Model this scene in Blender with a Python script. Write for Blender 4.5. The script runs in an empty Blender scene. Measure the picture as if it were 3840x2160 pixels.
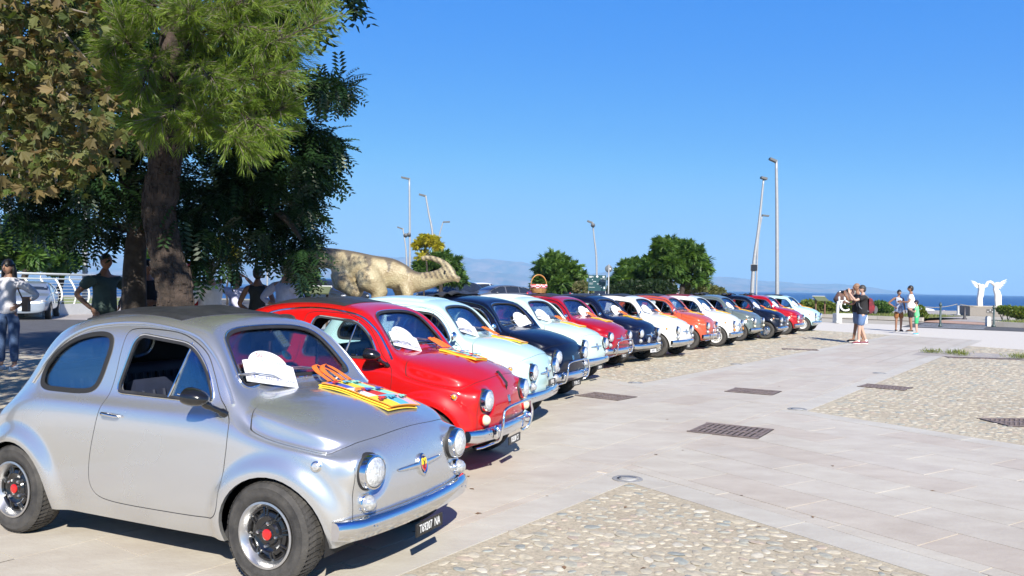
import bpy, bmesh, math, random
import numpy as np
from mathutils import Vector, Matrix, Euler
from mathutils.bvhtree import BVHTree
from math import sin, cos, pi, radians, sqrt, atan2

SC = bpy.context.scene
# ------------------------------------------------------------------ camera
cam_d = bpy.data.cameras.new('camera'); cam = bpy.data.objects.new('camera', cam_d)
SC.collection.objects.link(cam); SC.camera = cam
FPX, CAMH, ROLL = 3037.0, 1.44, 0.0155
cam_d.sensor_width = 36.0; cam_d.lens = FPX / 3840 * 36
cam_d.clip_start = 0.05; cam_d.clip_end = 60000
cam_d.shift_y = -2 / 3840
cam.matrix_world = Matrix.Translation((0, 0, CAMH)) @ Matrix.Rotation(radians(90), 4, 'X') @ Matrix.Rotation(ROLL, 4, 'Z')
# ------------------------------------------------------------------ light
SUN_EL = radians(35)
SUN_DIR = Vector((0.20, -0.98, 0)).normalized() * cos(SUN_EL) + Vector((0, 0, sin(SUN_EL)))   # towards the sun: behind the camera
world = bpy.data.worlds.new('World'); SC.world = world; world.use_nodes = True
wn = world.node_tree.nodes; wl = world.node_tree.links
bg = wn['Background']
sky = wn.new('ShaderNodeTexSky'); sky.sky_type = 'NISHITA'; sky.sun_disc = False
sky.sun_elevation = SUN_EL; sky.sun_rotation = atan2(SUN_DIR.x, SUN_DIR.y)
sky.altitude = 0; sky.air_density = 1.0; sky.dust_density = 0.0; sky.ozone_density = 6.0
# the camera's rendering of the sky: a per-channel response curve on the physical sky, the same in every direction
v1 = wn.new('ShaderNodeVectorMath'); v1.operation = 'SCALE'; v1.inputs['Scale'].default_value = .05; wl.new(sky.outputs[0], v1.inputs[0])
rc = wn.new('ShaderNodeRGBCurve'); wl.new(v1.outputs[0], rc.inputs['Color'])
for ci, pts in enumerate(([(0, 0), (.04, .011), (.0625, .032), (.08, .050), (.118, .103), (.195, .23), (.295, .295), (.43, .35), (1, .48)],
                          [(0, 0), (.08, .10), (.122, .268), (.156, .318), (.21, .41), (.308, .565), (.395, .60), (.45, .615), (1, .66)],
                          [(0, 0), (.12, .30), (.24, .90), (.30, .95), (.41, .97), (1, .92)])):
    cv = rc.mapping.curves[ci]
    while len(cv.points) < len(pts): cv.points.new(.5, .5)
    for q, (a, b_) in zip(cv.points, pts): q.location = (a, b_); q.handle_type = 'AUTO_CLAMPED'
rc.mapping.update()
v2 = wn.new('ShaderNodeVectorMath'); v2.operation = 'SCALE'; v2.inputs['Scale'].default_value = 6.97; wl.new(rc.outputs[0], v2.inputs[0])
wl.new(v2.outputs[0], bg.inputs[0]); bg.inputs[1].default_value = 0.079
sun_d = bpy.data.lights.new('sun', 'SUN'); sun_d.energy = 5.0; sun_d.angle = radians(0.53); sun_d.color = (1, 0.94, 0.83)
sun = bpy.data.objects.new('sun', sun_d); SC.collection.objects.link(sun)
sun.rotation_euler = SUN_DIR.to_track_quat('Z', 'Y').to_euler()
vs = SC.view_settings
vs.view_transform = 'Standard'; vs.look = 'None'; vs.exposure = 0.82; vs.gamma = 1.0; vs.use_curve_mapping = False
try:
    SC.cycles.max_bounces = 8; SC.cycles.transparent_max_bounces = 24; SC.cycles.volume_bounces = 1
    SC.cycles.caustics_reflective = False; SC.cycles.caustics_refractive = False
    SC.cycles.use_denoising = True
except Exception: pass

def PX(px, py, y):
    """a point of the place at depth y on the sight line of a pixel of the 3840 px photograph"""
    u = px - 1920; w = py - 1078; c, s = cos(ROLL), sin(ROLL)
    X = u * c + w * s; Z = u * s - w * c
    return Vector((X / FPX * y, y, CAMH + Z / FPX * y))
def GX(px, py, z=0.0):
    u = px - 1920; w = py - 1078; c, s = cos(ROLL), sin(ROLL)
    X = u * c + w * s; Z = u * s - w * c
    y = (z - CAMH) / (Z / FPX)
    return Vector((X / FPX * y, y, z))
# ------------------------------------------------------------------ helpers
COL = SC.collection
def link(o, parent=None, label=None, cat=None, group=None, kind=None):
    COL.objects.link(o)
    if parent is not None: o.parent = parent
    if label: o['label'] = label
    if cat: o['category'] = cat
    if group: o['group'] = group
    if kind: o['kind'] = kind
    return o
def empty(name, loc=(0, 0, 0), rz=0.0, label=None, cat=None, group=None, scale=None):
    o = bpy.data.objects.new(name, None); o.empty_display_size = 0.1
    o.location = loc; o.rotation_euler = (0, 0, rz)
    if scale: o.scale = (scale,) * 3 if not hasattr(scale, '__len__') else scale
    return link(o, None, label, cat, group)
def mk(name, me, parent=None, mats=None, loc=None, rot=None, scale=None, **kw):
    """an object on mesh data that may be shared; mats = per-object materials"""
    o = bpy.data.objects.new(name, me)
    if loc is not None: o.location = loc
    if rot is not None: o.rotation_euler = rot
    if scale is not None: o.scale = scale if hasattr(scale, '__len__') else (scale,) * 3
    link(o, parent, **kw)
    if mats is not None:
        if not isinstance(mats, (list, tuple)): mats = [mats]
        while len(me.materials) < len(mats): me.materials.append(None)
        for i, m in enumerate(mats):
            o.material_slots[i].link = 'OBJECT'; o.material_slots[i].material = m
    return o

class M:
    """collects shapes that become one mesh"""
    def __init__(s): s.v = []; s.f = []; s.m = []; s.sm = []
    def add(s, V, F, m=0, smooth=False, mat=None):
        b = len(s.v)
        if mat is not None: V = [mat @ Vector(p) for p in V]
        s.v += [tuple(p) for p in V]
        for f in F: s.f.append(tuple(i + b for i in f)); s.m.append(m); s.sm.append(smooth)
        return s
    def box(s, c, d, m=0, mat=None, taper=1.0):
        x, y, z = c; a, b, h = d[0] / 2, d[1] / 2, d[2] / 2; t = taper
        V = [(x - a, y - b, z - h), (x + a, y - b, z - h), (x + a, y + b, z - h), (x - a, y + b, z - h),
             (x - a * t, y - b * t, z + h), (x + a * t, y - b * t, z + h), (x + a * t, y + b * t, z + h), (x - a * t, y + b * t, z + h)]
        F = [(0, 3, 2, 1), (4, 5, 6, 7), (0, 1, 5, 4), (1, 2, 6, 5), (2, 3, 7, 6), (3, 0, 4, 7)]
        return s.add(V, F, m, False, mat)
    def lathe(s, prof, n=24, m=0, mat=None, smooth=True, cap=True, a0=0.0, a1=2 * pi, rx=1.0, ry=1.0):
        """prof: (r, z) list, axis z"""
        full = abs(a1 - a0 - 2 * pi) < 1e-6; k = n if full else n + 1
        V = []; F = []
        for r, z in prof:
            for i in range(k):
                a = a0 + (a1 - a0) * i / n; V.append((r * cos(a) * rx, r * sin(a) * ry, z))
        for j in range(len(prof) - 1):
            for i in range(n):
                i2 = (i + 1) % k
                F.append((j * k + i, j * k + i2, (j + 1) * k + i2, (j + 1) * k + i))
        if cap and full:
            if prof[0][0] > 1e-4: F.append(tuple(range(k - 1, -1, -1)))
            if prof[-1][0] > 1e-4: F.append(tuple((len(prof) - 1) * k + i for i in range(k)))
        return s.add(V, F, m, smooth, mat)
    def tube(s, pts, r, n=8, m=0, closed=False, mat=None, smooth=True, flat=None, up=None):
        """flat=(normals, factor): squash along normals"""
        P = [Vector(p) for p in pts]; N = len(P); V = []; F = []
        R = r if hasattr(r, '__len__') else [r] * N
        prev = None
        for i in range(N):
            a = P[i - 1] if (i > 0 or closed) else P[i]; b = P[(i + 1) % N] if (i < N - 1 or closed) else P[i]
            t = (b - a)
            if t.length < 1e-9: t = Vector((0, 0, 1))
            t.normalize()
            if flat is not None: u = Vector(flat[0][i])
            elif up is not None: u = Vector(up)
            elif prev is None: u = Vector((0, 0, 1)) if abs(t.z) < .9 else Vector((1, 0, 0))
            else: u = prev
            u = (u - t * u.dot(t))
            if u.length < 1e-6: u = t.orthogonal()
            u.normalize(); prev = u; w = t.cross(u)
            for k in range(n):
                an = 2 * pi * k / n; fu = flat[1] if flat is not None else 1.0
                V.append(P[i] + u * (cos(an) * R[i] * fu) + w * (sin(an) * R[i]))
        q = N if closed else N - 1
        for i in range(q):
            for k in range(n):
                k2 = (k + 1) % n; j = (i + 1) % N
                F.append((i * n + k, i * n + k2, j * n + k2, j * n + k))
        if not closed: F.append(tuple(range(n - 1, -1, -1))); F.append(tuple((N - 1) * n + k for k in range(n)))
        return s.add(V, F, m, smooth, mat)
    def sphere(s, c, r, n=12, m=0, mat=None, sc=(1, 1, 1), zmin=-1.0):
        k = max(4, n // 2); T = Matrix.Translation(c) @ Matrix.Diagonal((*sc, 1))
        prof = []
        for j in range(k + 1):
            a = -pi / 2 + pi * j / k
            if sin(a) < zmin - 1e-6: continue
            prof.append((max(r * cos(a), 1e-5), r * sin(a)))
        return s.lathe(prof, n, m, (mat @ T) if mat is not None else T, True, True)
    def prism(s, pts, z0, z1, m=0, mat=None, smooth=False):
        n = len(pts); V = [(p[0], p[1], z0) for p in pts] + [(p[0], p[1], z1) for p in pts]
        F = [tuple(range(n - 1, -1, -1)), tuple(range(n, 2 * n))] + [(i, (i + 1) % n, n + (i + 1) % n, n + i) for i in range(n)]
        return s.add(V, F, m, smooth, mat)
    def mesh(s, name, mats=None, sharp=None):
        me = bpy.data.meshes.new(name); me.from_pydata(s.v, [], s.f)
        if mats is not None:
            for x in (mats if isinstance(mats, (list, tuple)) else [mats]): me.materials.append(x)
        me.polygons.foreach_set('material_index', s.m); me.polygons.foreach_set('use_smooth', s.sm)
        if sharp: me.set_sharp_from_angle(angle=radians(sharp))
        me.update(); return me
    def obj(s, name, mats, parent=None, sharp=40, **kw):
        return mk(name, s.mesh(name, mats, sharp), parent, **kw)

def smooth_loop(pts, n=6, closed=True):
    """Catmull-Rom through the points"""
    P = [np.array(p, float) for p in pts]; N = len(P); out = []
    rng = range(N if closed else N - 1)
    for i in rng:
        if closed: a, b, c, d = P[(i - 1) % N], P[i], P[(i + 1) % N], P[(i + 2) % N]
        else: a, b, c, d = P[max(i - 1, 0)], P[i], P[i + 1], P[min(i + 2, N - 1)]
        for k in range(n):
            t = k / n
            out.append(tuple(0.5 * ((2 * b) + (c - a) * t + (2 * a - 5 * b + 4 * c - d) * t * t + (3 * b - a - 3 * c + d) * t ** 3)))
    if not closed: out.append(tuple(P[-1]))
    return out
def round_poly(pts, r, n=5):
    """round the corners of a polygon (2-D)"""
    N = len(pts); out = []
    for i in range(N):
        a, b, c = (np.array(pts[(i + k) % N], float) for k in (-1, 0, 1))
        ra = min(r if not hasattr(r, '__len__') else r[i], np.linalg.norm(a - b) * .45, np.linalg.norm(c - b) * .45)
        p = b + (a - b) / np.linalg.norm(a - b) * ra; q = b + (c - b) / np.linalg.norm(c - b) * ra
        for k in range(n + 1):
            t = k / n; out.append(tuple((1 - t) ** 2 * p + 2 * t * (1 - t) * b + t * t * q))
    return out
def offset_poly(pts, d):
    """offset a 2-D closed polygon outward by d"""
    P = np.array(pts, float); A = np.roll(P, 1, 0); B = np.roll(P, -1, 0)
    t = B - A; t /= np.maximum(np.linalg.norm(t, axis=1)[:, None], 1e-9); nrm = np.stack([t[:, 1], -t[:, 0]], 1)
    area = 0.5 * np.sum(P[:, 0] * B[:, 1] - B[:, 0] * P[:, 1])
    return [tuple(x) for x in P + nrm * d * (1 if area > 0 else -1)]

# ------------------------------------------------------------------ materials
def nt(name):
    m = bpy.data.materials.new(name); m.use_nodes = True; t = m.node_tree
    return m, t.nodes, t.links, t.nodes['Principled BSDF']
def pset(b, **k):
    for a, v in k.items():
        n = {'col': 'Base Color', 'rough': 'Roughness', 'metal': 'Metallic', 'coat': 'Coat Weight', 'crough': 'Coat Roughness', 'spec': 'Specular IOR Level',
             'trans': 'Transmission Weight', 'ior': 'IOR', 'alpha': 'Alpha', 'sheen': 'Sheen Weight', 'sub': 'Subsurface Weight', 'ecol': 'Emission Color', 'estr': 'Emission Strength'}[a]
        if a in ('col', 'ecol') and len(v) == 3: v = (*v, 1)
        b.inputs[n].default_value = v
def mat(name, col, rough=.5, noise=0.0, nscale=8.0, bump=0.0, bscale=60.0, col2=None, **k):
    """principled colour with fine procedural variation"""
    m, N, L, b = nt(name); pset(b, col=col, rough=rough, **k)
    if noise or col2 or bump:
        tc = N.new('ShaderNodeTexCoord')
    if noise or col2:
        nz = N.new('ShaderNodeTexNoise'); nz.inputs['Scale'].default_value = nscale; nz.inputs['Detail'].default_value = 6; nz.inputs['Roughness'].default_value = .62
        L.new(tc.outputs['Object'], nz.inputs['Vector'])
        rp = N.new('ShaderNodeValToRGB'); rp.color_ramp.elements[0].position = .33; rp.color_ramp.elements[1].position = .67
        c1 = tuple(c * (1 - noise) for c in col[:3]); c2 = tuple(min(1, c * (1 + noise)) for c in col[:3]) if col2 is None else col2
        rp.color_ramp.elements[0].color = (*c1, 1); rp.color_ramp.elements[1].color = (*c2, 1)
        L.new(nz.outputs[0], rp.inputs[0]); L.new(rp.outputs[0], b.inputs['Base Color'])
    if bump:
        n2 = N.new('ShaderNodeTexNoise'); n2.inputs['Scale'].default_value = bscale; n2.inputs['Detail'].default_value = 5
        L.new(tc.outputs['Object'], n2.inputs['Vector'])
        bp = N.new('ShaderNodeBump'); bp.inputs['Strength'].default_value = bump; bp.inputs['Distance'].default_value = .02
        L.new(n2.outputs[0], bp.inputs['Height']); L.new(bp.outputs[0], b.inputs['Normal'])
    return m
def paint(name, col, rough=.3, metal=0.0, coat=1.0):
    m, N, L, b = nt(name); pset(b, col=col, rough=rough, metal=metal, coat=coat, crough=.025, spec=.12)
    tc = N.new('ShaderNodeTexCoord')
    # a film of dust lying low on the panels and fine orange peel
    nz = N.new('ShaderNodeTexNoise'); nz.inputs['Scale'].default_value = 5; nz.inputs['Detail'].default_value = 3; L.new(tc.outputs['Object'], nz.inputs['Vector'])
    sp = N.new('ShaderNodeSeparateXYZ'); L.new(tc.outputs['Object'], sp.inputs[0])
    mr = N.new('ShaderNodeMapRange'); mr.inputs[1].default_value = .42; mr.inputs[2].default_value = .16; L.new(sp.outputs[2], mr.inputs[0])
    mu = N.new('ShaderNodeMath'); mu.operation = 'MULTIPLY'; L.new(nz.outputs[0], mu.inputs[0]); L.new(mr.outputs[0], mu.inputs[1])
    m2 = N.new('ShaderNodeMath'); m2.operation = 'MULTIPLY'; L.new(mu.outputs[0], m2.inputs[0]); m2.inputs[1].default_value = .22 if max(col) > .1 else .10
    mx = N.new('ShaderNodeMix'); mx.data_type = 'RGBA'; mx.inputs['A'].default_value = (*col, 1); mx.inputs['B'].default_value = (.33, .29, .24, 1)
    L.new(m2.outputs[0], mx.inputs['Factor']); L.new(mx.outputs['Result'], b.inputs['Base Color'])
    ra = N.new('ShaderNodeMapRange'); ra.inputs[3].default_value = rough; ra.inputs[4].default_value = rough + .12; L.new(nz.outputs[0], ra.inputs[0]); L.new(ra.outputs[0], b.inputs['Roughness'])
    n2 = N.new('ShaderNodeTexNoise'); n2.inputs['Scale'].default_value = 3.2; n2.inputs['Detail'].default_value = 1; L.new(tc.outputs['Object'], n2.inputs['Vector'])
    bp = N.new('ShaderNodeBump'); bp.inputs['Strength'].default_value = .035; bp.inputs['Distance'].default_value = .02
    L.new(n2.outputs[0], bp.inputs['Height'])
    return m
def glass(name, tint=(.75, .82, .85), f=.9):
    m, N, L, b = nt(name); N.remove(b); out = N['Material Output']
    tr = N.new('ShaderNodeBsdfTransparent'); tr.inputs[0].default_value = (*tint, 1)
    gl = N.new('ShaderNodeBsdfGlossy'); gl.inputs['Roughness'].default_value = .01; gl.inputs[0].default_value = (.95, .97, 1, 1)
    fr = N.new('ShaderNodeFresnel'); fr.inputs[0].default_value = 1.52
    mu = N.new('ShaderNodeMath'); mu.operation = 'MULTIPLY'; mu.inputs[1].default_value = f; L.new(fr.outputs[0], mu.inputs[0])
    mx = N.new('ShaderNodeMixShader'); L.new(mu.outputs[0], mx.inputs[0]); L.new(tr.outputs[0], mx.inputs[1]); L.new(gl.outputs[0], mx.inputs[2]); L.new(mx.outputs[0], out.inputs[0])
    return m
CHROME = mat('chrome', (.78, .79, .80), .07, metal=1.0)
STEEL = mat('satin_steel', (.55, .56, .57), .32, metal=1.0, noise=.12, nscale=20)
ALU = mat('cast_aluminium', (.60, .60, .60), .30, metal=.9, noise=.1, nscale=30)
RUBBER = mat('rubber', (.022, .022, .024), .62, noise=.35, nscale=14, bump=.15, bscale=90)
TYRE = mat('tyre_rubber', (.035, .034, .034), .78, noise=.35, nscale=9, col2=(.075, .070, .064), bump=.2, bscale=120)
BLACKP = mat('black_enamel', (.010, .010, .011), .18, coat=.6)
BLACKM = mat('matt_black', (.014, .014, .015), .7)
CANVAS = mat('black_vinyl_canvas', (.030, .031, .034), .46, noise=.35, nscale=7, bump=.35, bscale=10)
LEATHER_W = mat('white_leatherette', (.62, .62, .60), .45, noise=.08, nscale=10)
LEATHER_D = mat('navy_leatherette', (.020, .026, .050), .5, noise=.2)
LEATHER_R = mat('red_leatherette', (.42, .03, .02), .5, noise=.2)
HEADLINER = mat('dark_lining', (.045, .046, .052), .85, noise=.2)
GLASS_C = glass('clear_window_glass', (.80, .86, .88), .72)
GLASS_D = glass('tinted_window_glass', (.30, .34, .37))
WHITE = mat('white_board', (.80, .81, .82), .4)
REDE = mat('red_enamel', (.55, .015, .012), .3, coat=.5)
YEL = mat('yellow_print', (.80, .60, .03), .5)
ORANGE = mat('orange_cloth', (.80, .17, .025), .7, noise=.1)
AMBER = mat('amber_lens', (.75, .26, .015), .12, coat=1.0)
CLEARL = mat('clear_lens', (.50, .51, .51), .18, coat=1.0, metal=.45, noise=.35, nscale=70)
CREAML = mat('cream_lens', (.66, .60, .42), .15, coat=1.0, noise=.12, nscale=30)
INK = mat('dark_print', (.03, .03, .04), .6)
# ------------------------------------------------------------------ the small rounded two-door car: body surface
ROWS = [
 [(-1.25,.560,.565),(-1.31,.515,.585),(-1.36,.45,.605),(-1.39,.37,.62),(-1.41,.26,.633),(-1.42,.13,.64),(-1.425,0,.642)],
 [(-1.15,.600,.665),(-1.19,.56,.69),(-1.23,.49,.715),(-1.265,.41,.74),(-1.29,.30,.76),(-1.305,.15,.772),(-1.31,0,.775)],
 [(-1.00,.625,.745),(-1.02,.58,.79),(-1.055,.52,.835),(-1.10,.45,.87),(-1.14,.34,.895),(-1.165,.17,.91),(-1.17,0,.913)],
 [(-.88,.635,.775),(-.89,.595,.835),(-.91,.545,.92),(-.955,.485,.99),(-1.01,.38,1.03),(-1.045,.19,1.045),(-1.05,0,1.05)],
 [(-.76,.642,.79),(-.765,.600,.855),(-.775,.555,.985),(-.80,.495,1.12),(-.86,.39,1.18),(-.885,.2,1.20),(-.89,0,1.205)],
 [(-.60,.645,.80),(-.60,.600,.865),(-.60,.56,1.02),(-.61,.50,1.185),(-.64,.40,1.252),(-.66,.2,1.277),(-.665,0,1.283)],
 [(-.42,.647,.805),(-.42,.600,.87),(-.42,.562,1.035),(-.42,.503,1.205),(-.42,.405,1.278),(-.42,.2,1.306),(-.42,0,1.312)],
 [(-.2,.648,.805),(-.2,.600,.872),(-.2,.563,1.04),(-.2,.505,1.212),(-.2,.405,1.284),(-.2,.2,1.312),(-.2,0,1.318)],
 [(0,.648,.803),(0,.600,.872),(0,.563,1.04),(0,.503,1.208),(0,.40,1.278),(0,.2,1.306),(0,0,1.312)],
 [(.20,.647,.80),(.20,.600,.872),(.195,.56,1.035),(.18,.497,1.195),(.15,.395,1.258),(.135,.2,1.284),(.13,0,1.29)],
 [(.36,.645,.797),(.355,.598,.87),(.34,.555,1.01),(.330,.485,1.158),(.268,.385,1.216),(.235,.195,1.236),(.23,0,1.24)],
 [(.48,.642,.790),(.475,.595,.868),(.470,.55,.97),(.447,.487,1.050),(.392,.39,1.083),(.36,.2,1.096),(.355,0,1.099)],
 [(.57,.64,.780),(.56,.592,.855),(.545,.545,.915),(.52,.485,.95),(.495,.39,.964),(.475,.2,.972),(.47,0,.975)],
 [(.655,.637,.765),(.65,.588,.815),(.635,.545,.858),(.61,.48,.888),(.58,.38,.906),(.56,.2,.916),(.555,0,.919)],
 [(.76,.632,.742),(.755,.585,.748),(.745,.566,.812),(.735,.532,.852),(.725,.38,.880),(.72,.19,.895),(.72,0,.900)],
 [(.92,.62,.708),(.92,.572,.708),(.92,.556,.772),(.92,.522,.810),(.92,.37,.845),(.92,.18,.866),(.92,0,.873)],
 [(1.06,.605,.687),(1.06,.555,.687),(1.06,.540,.742),(1.06,.500,.779),(1.06,.345,.812),(1.06,.17,.833),(1.06,0,.839)],
 [(1.155,.58,.665),(1.165,.535,.669),(1.175,.505,.708),(1.185,.458,.742),(1.19,.305,.765),(1.195,.16,.785),(1.195,0,.790)],
 [(1.225,.55,.642),(1.250,.50,.652),(1.268,.44,.668),(1.280,.37,.690),(1.288,.275,.705),(1.294,.14,.716),(1.296,0,.720)],
]
for _i, _dx in ((9, .035), (10, .06), (11, .062), (12, .056), (13, .042), (14, .02)):
    ROWS[_i] = [(p[0] + _dx * (1 if _k > 1 else .7), p[1], p[2]) for _k, p in enumerate(ROWS[_i])]
def car_cage():
    V = []; idx = {}
    def vid(key, p):
        if key not in idx: idx[key] = len(V); V.append(p)
        return idx[key]
    nr = len(ROWS); ft = [0, .2, .42, .64, .84, 1.0]
    dy = [0, .012, .014, .008, -.012, -.050]
    def zb(x): return .205 + .05 * max(0, (x - 1.0) / .3) + .05 * max(0, (-x - 1.0) / .3)
    side = {}
    for i, row in enumerate(ROWS):
        x0, y0, z0 = row[0]
        for j, t in enumerate(ft):
            ex = 0
            if i == 0: ex = -[0, .02, .035, .04, .03, 0][j]
            if i == nr - 1: ex = [0, .035, .05, .052, .045, .015][j]
            side[(i, j)] = (x0 + ex, y0 + dy[j] * (1 if 0 < i < nr - 1 else .4), z0 + (zb(x0) - z0) * t)
    Q = []
    for s in (1, -1):
        key = lambda kind, a, b: (kind, a, b, 0 if (kind in 'TFR' and b == 6) else s)
        def T(i, k):
            p = ROWS[i][k] if k else side[(i, 0)]
            return vid(('T', i, k, 0 if k == 6 else s), (p[0], p[1] * s, p[2]))
        def S(i, j):
            if j == 0: return T(i, 0)
            p = side[(i, j)]; return vid(('S', i, j, s), (p[0], p[1] * s, p[2]))
        def E(end, j, k):
            i = nr - 1 if end > 0 else 0
            if j == 0: return T(i, k)
            if k == 0: return S(i, j)
            p = ROWS[i][k]; t = ft[j]
            d = ([0, .055, .080, .084, .072, .030] if end > 0 else [0, -.03, -.05, -.058, -.05, -.01])[j]
            w = .62 + .38 * (k / 6) ** .7
            z = p[2] + (zb(1.3) - p[2]) * t
            return vid(('E%d' % end, j, k, 0 if k == 6 else s), (p[0] + d * w, p[1] * s * (1 + .04 * sin(pi * t)), z))
        def quad(a, b, c, d): Q.append((a, b, c, d) if s > 0 else (d, c, b, a))
        for i in range(nr - 1):
            for k in range(6): quad(T(i, k), T(i, k + 1), T(i + 1, k + 1), T(i + 1, k))
            for j in range(5): quad(S(i, j), T(i, 0) if False else S(i, j), S(i, j), S(i, j)) if False else quad(S(i, j + 1), S(i, j), S(i + 1, j), S(i + 1, j + 1))
        for j in range(5):
            for k in range(6):
                quad(E(1, j + 1, k), E(1, j, k), E(1, j, k + 1), E(1, j + 1, k + 1))
                quad(E(-1, j + 1, k + 1), E(-1, j, k + 1), E(-1, j, k), E(-1, j + 1, k))
    return V, Q
def eval_mesh(o):
    dg = bpy.context.evaluated_depsgraph_get(); dg.update()
    return bpy.data.meshes.new_from_object(o.evaluated_get(dg), preserve_all_data_layers=True, depsgraph=dg)
def car_surface(level=3):
    V, Q = car_cage(); T0 = np.array(V); C = T0.copy(); n = len(V)
    for it in range(4):
        me = bpy.data.meshes.new('c'); me.from_pydata([tuple(p) for p in C], [], Q)
        o = bpy.data.objects.new('c', me); COL.objects.link(o)
        md = o.modifiers.new('s', 'SUBSURF'); md.levels = level if it == 3 else 1; md.render_levels = md.levels
        r = eval_mesh(o); P = np.empty(len(r.vertices) * 3); r.vertices.foreach_get('co', P); P = P.reshape(-1, 3)
        if it < 3: C += (T0 - P[:n]) * .75
        bpy.data.objects.remove(o)
    me = r
    # flared arches, lamp nacelles
    co = P.copy()
    def ss(t): t = np.clip(t, 0, 1); return t * t * (3 - 2 * t)
    for cx, A in ((.92, .030), (-.92, .034)):
        d = np.hypot(co[:, 0] - cx, (co[:, 2] - .265))
        w = ss((.410 - d) / .095) * ss((np.abs(co[:, 1]) - .40) / .12) * A
        w *= np.where(co[:, 2] < .9, 1, 0)
        co[:, 1] += np.sign(co[:, 1]) * w
    rr_ = np.hypot(np.abs(co[:, 1]) - .415, co[:, 2] - .585)
    w = ss((.150 - rr_) / .060) * (co[:, 0] > 1.0) * ss((.705 - co[:, 2]) / .05)
    co[:, 0] += np.clip(1.326 - co[:, 0], -.03, .10) * w
    me.vertices.foreach_set('co', co.ravel()); me.update()
    return me

def closed_from(me, off=0.0, flip=False):
    """offset copy along the normals, bottom closed -> (verts, faces)"""
    bm = bmesh.new(); bm.from_mesh(me); bm.normal_update()
    if off:
        for v in bm.verts: v.co = v.co + v.normal * off * 1.0
    e = [x for x in bm.edges if x.is_boundary]
    # a gentle floor: extrude the rim inward to keep faces tidy
    ret = bmesh.ops.extrude_edge_only(bm, edges=e); nv = [g for g in ret['geom'] if isinstance(g, bmesh.types.BMVert)]
    for v in nv: v.co = Vector((v.co.x * .9, v.co.y * .8, .205 + (-off if off else 0)))
    e = [x for x in bm.edges if x.is_boundary]
    bmesh.ops.holes_fill(bm, edges=e, sides=0)
    bmesh.ops.recalc_face_normals(bm, faces=bm.faces)
    if flip: bmesh.ops.reverse_faces(bm, faces=bm.faces)
    for f in bm.faces: f.smooth = True
    out = bpy.data.meshes.new('k'); bm.to_mesh(out); bm.free(); return out
def join_meshes(a, b, mi=(0, 1)):
    bm = bmesh.new(); bm.from_mesh(a); n = len(bm.faces); bm.from_mesh(b); bm.faces.ensure_lookup_table()
    for i, f in enumerate(bm.faces): f.material_index = mi[0] if i < n else mi[1]
    bmesh.ops.triangulate(bm, faces=[f for f in bm.faces if len(f.verts) > 4])
    out = bpy.data.meshes.new('j'); bm.to_mesh(out); bm.free()
    for _ in range(3): out.materials.append(None)
    return out
def boolean(me, cutter, op='DIFFERENCE'):
    a = bpy.data.objects.new('a', me); b = bpy.data.objects.new('b', cutter)
    COL.objects.link(a); COL.objects.link(b)
    md = a.modifiers.new('b', 'BOOLEAN'); md.object = b; md.operation = op; md.solver = 'MANIFOLD'
    r = eval_mesh(a)
    if len(r.polygons) == 0:
        md.solver = 'EXACT'; r = eval_mesh(a)
    bpy.data.objects.remove(a); bpy.data.objects.remove(b)
    return r
def cutter(pts, axis, a, b, mi=2):
    """closed prism: pts are the two other coordinates; axis 'y': (x,z); 'x': (y,z); 'z': (x,y)"""
    V = []; n = len(pts)
    for t in (a, b):
        for p in pts: V.append({'y': (p[0], t, p[1]), 'x': (t, p[0], p[1]), 'z': (p[0], p[1], t)}[axis])
    F = [tuple(range(n)), tuple(range(2 * n - 1, n - 1, -1))] + [(i, n + i, n + (i + 1) % n, (i + 1) % n) for i in range(n)]
    bm = bmesh.new(); vs_ = [bm.verts.new(v) for v in V]
    for f in F: bm.faces.new([vs_[i] for i in f]).material_index = mi
    bmesh.ops.recalc_face_normals(bm, faces=bm.faces); bmesh.ops.triangulate(bm, faces=[f for f in bm.faces if len(f.verts) > 4])
    me = bpy.data.meshes.new('cut'); bm.to_mesh(me); bm.free()
    for _ in range(3): me.materials.append(None)
    return me
def fix_normals(me, bvh, nrm_of, tol=.0015):
    """custom normals from the uncut surface so the paint reflects without creases"""
    n = len(me.loops); out = [None] * n; cn = [c.vector.copy() for c in me.corner_normals]
    vco = me.vertices; cache = {}
    for p in me.polygons:
        fn = p.normal
        for li in p.loop_indices:
            vi = me.loops[li].vertex_index
            if vi not in cache:
                loc, nn, fi, d = bvh.find_nearest(vco[vi].co)
                cache[vi] = (nrm_of(fi, loc), d)
            sn, d = cache[vi]
            if d < tol and sn.dot(fn) > .6: out[li] = sn
            else: out[li] = fn if d < tol or True else cn[li]
    me.normals_split_custom_set([tuple(v) for v in out]); me.update()

SURF = car_surface(3)
_bm = bmesh.new(); _bm.from_mesh(SURF); _bm.normal_update(); _bm.faces.ensure_lookup_table(); _bm.verts.ensure_lookup_table()
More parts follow.
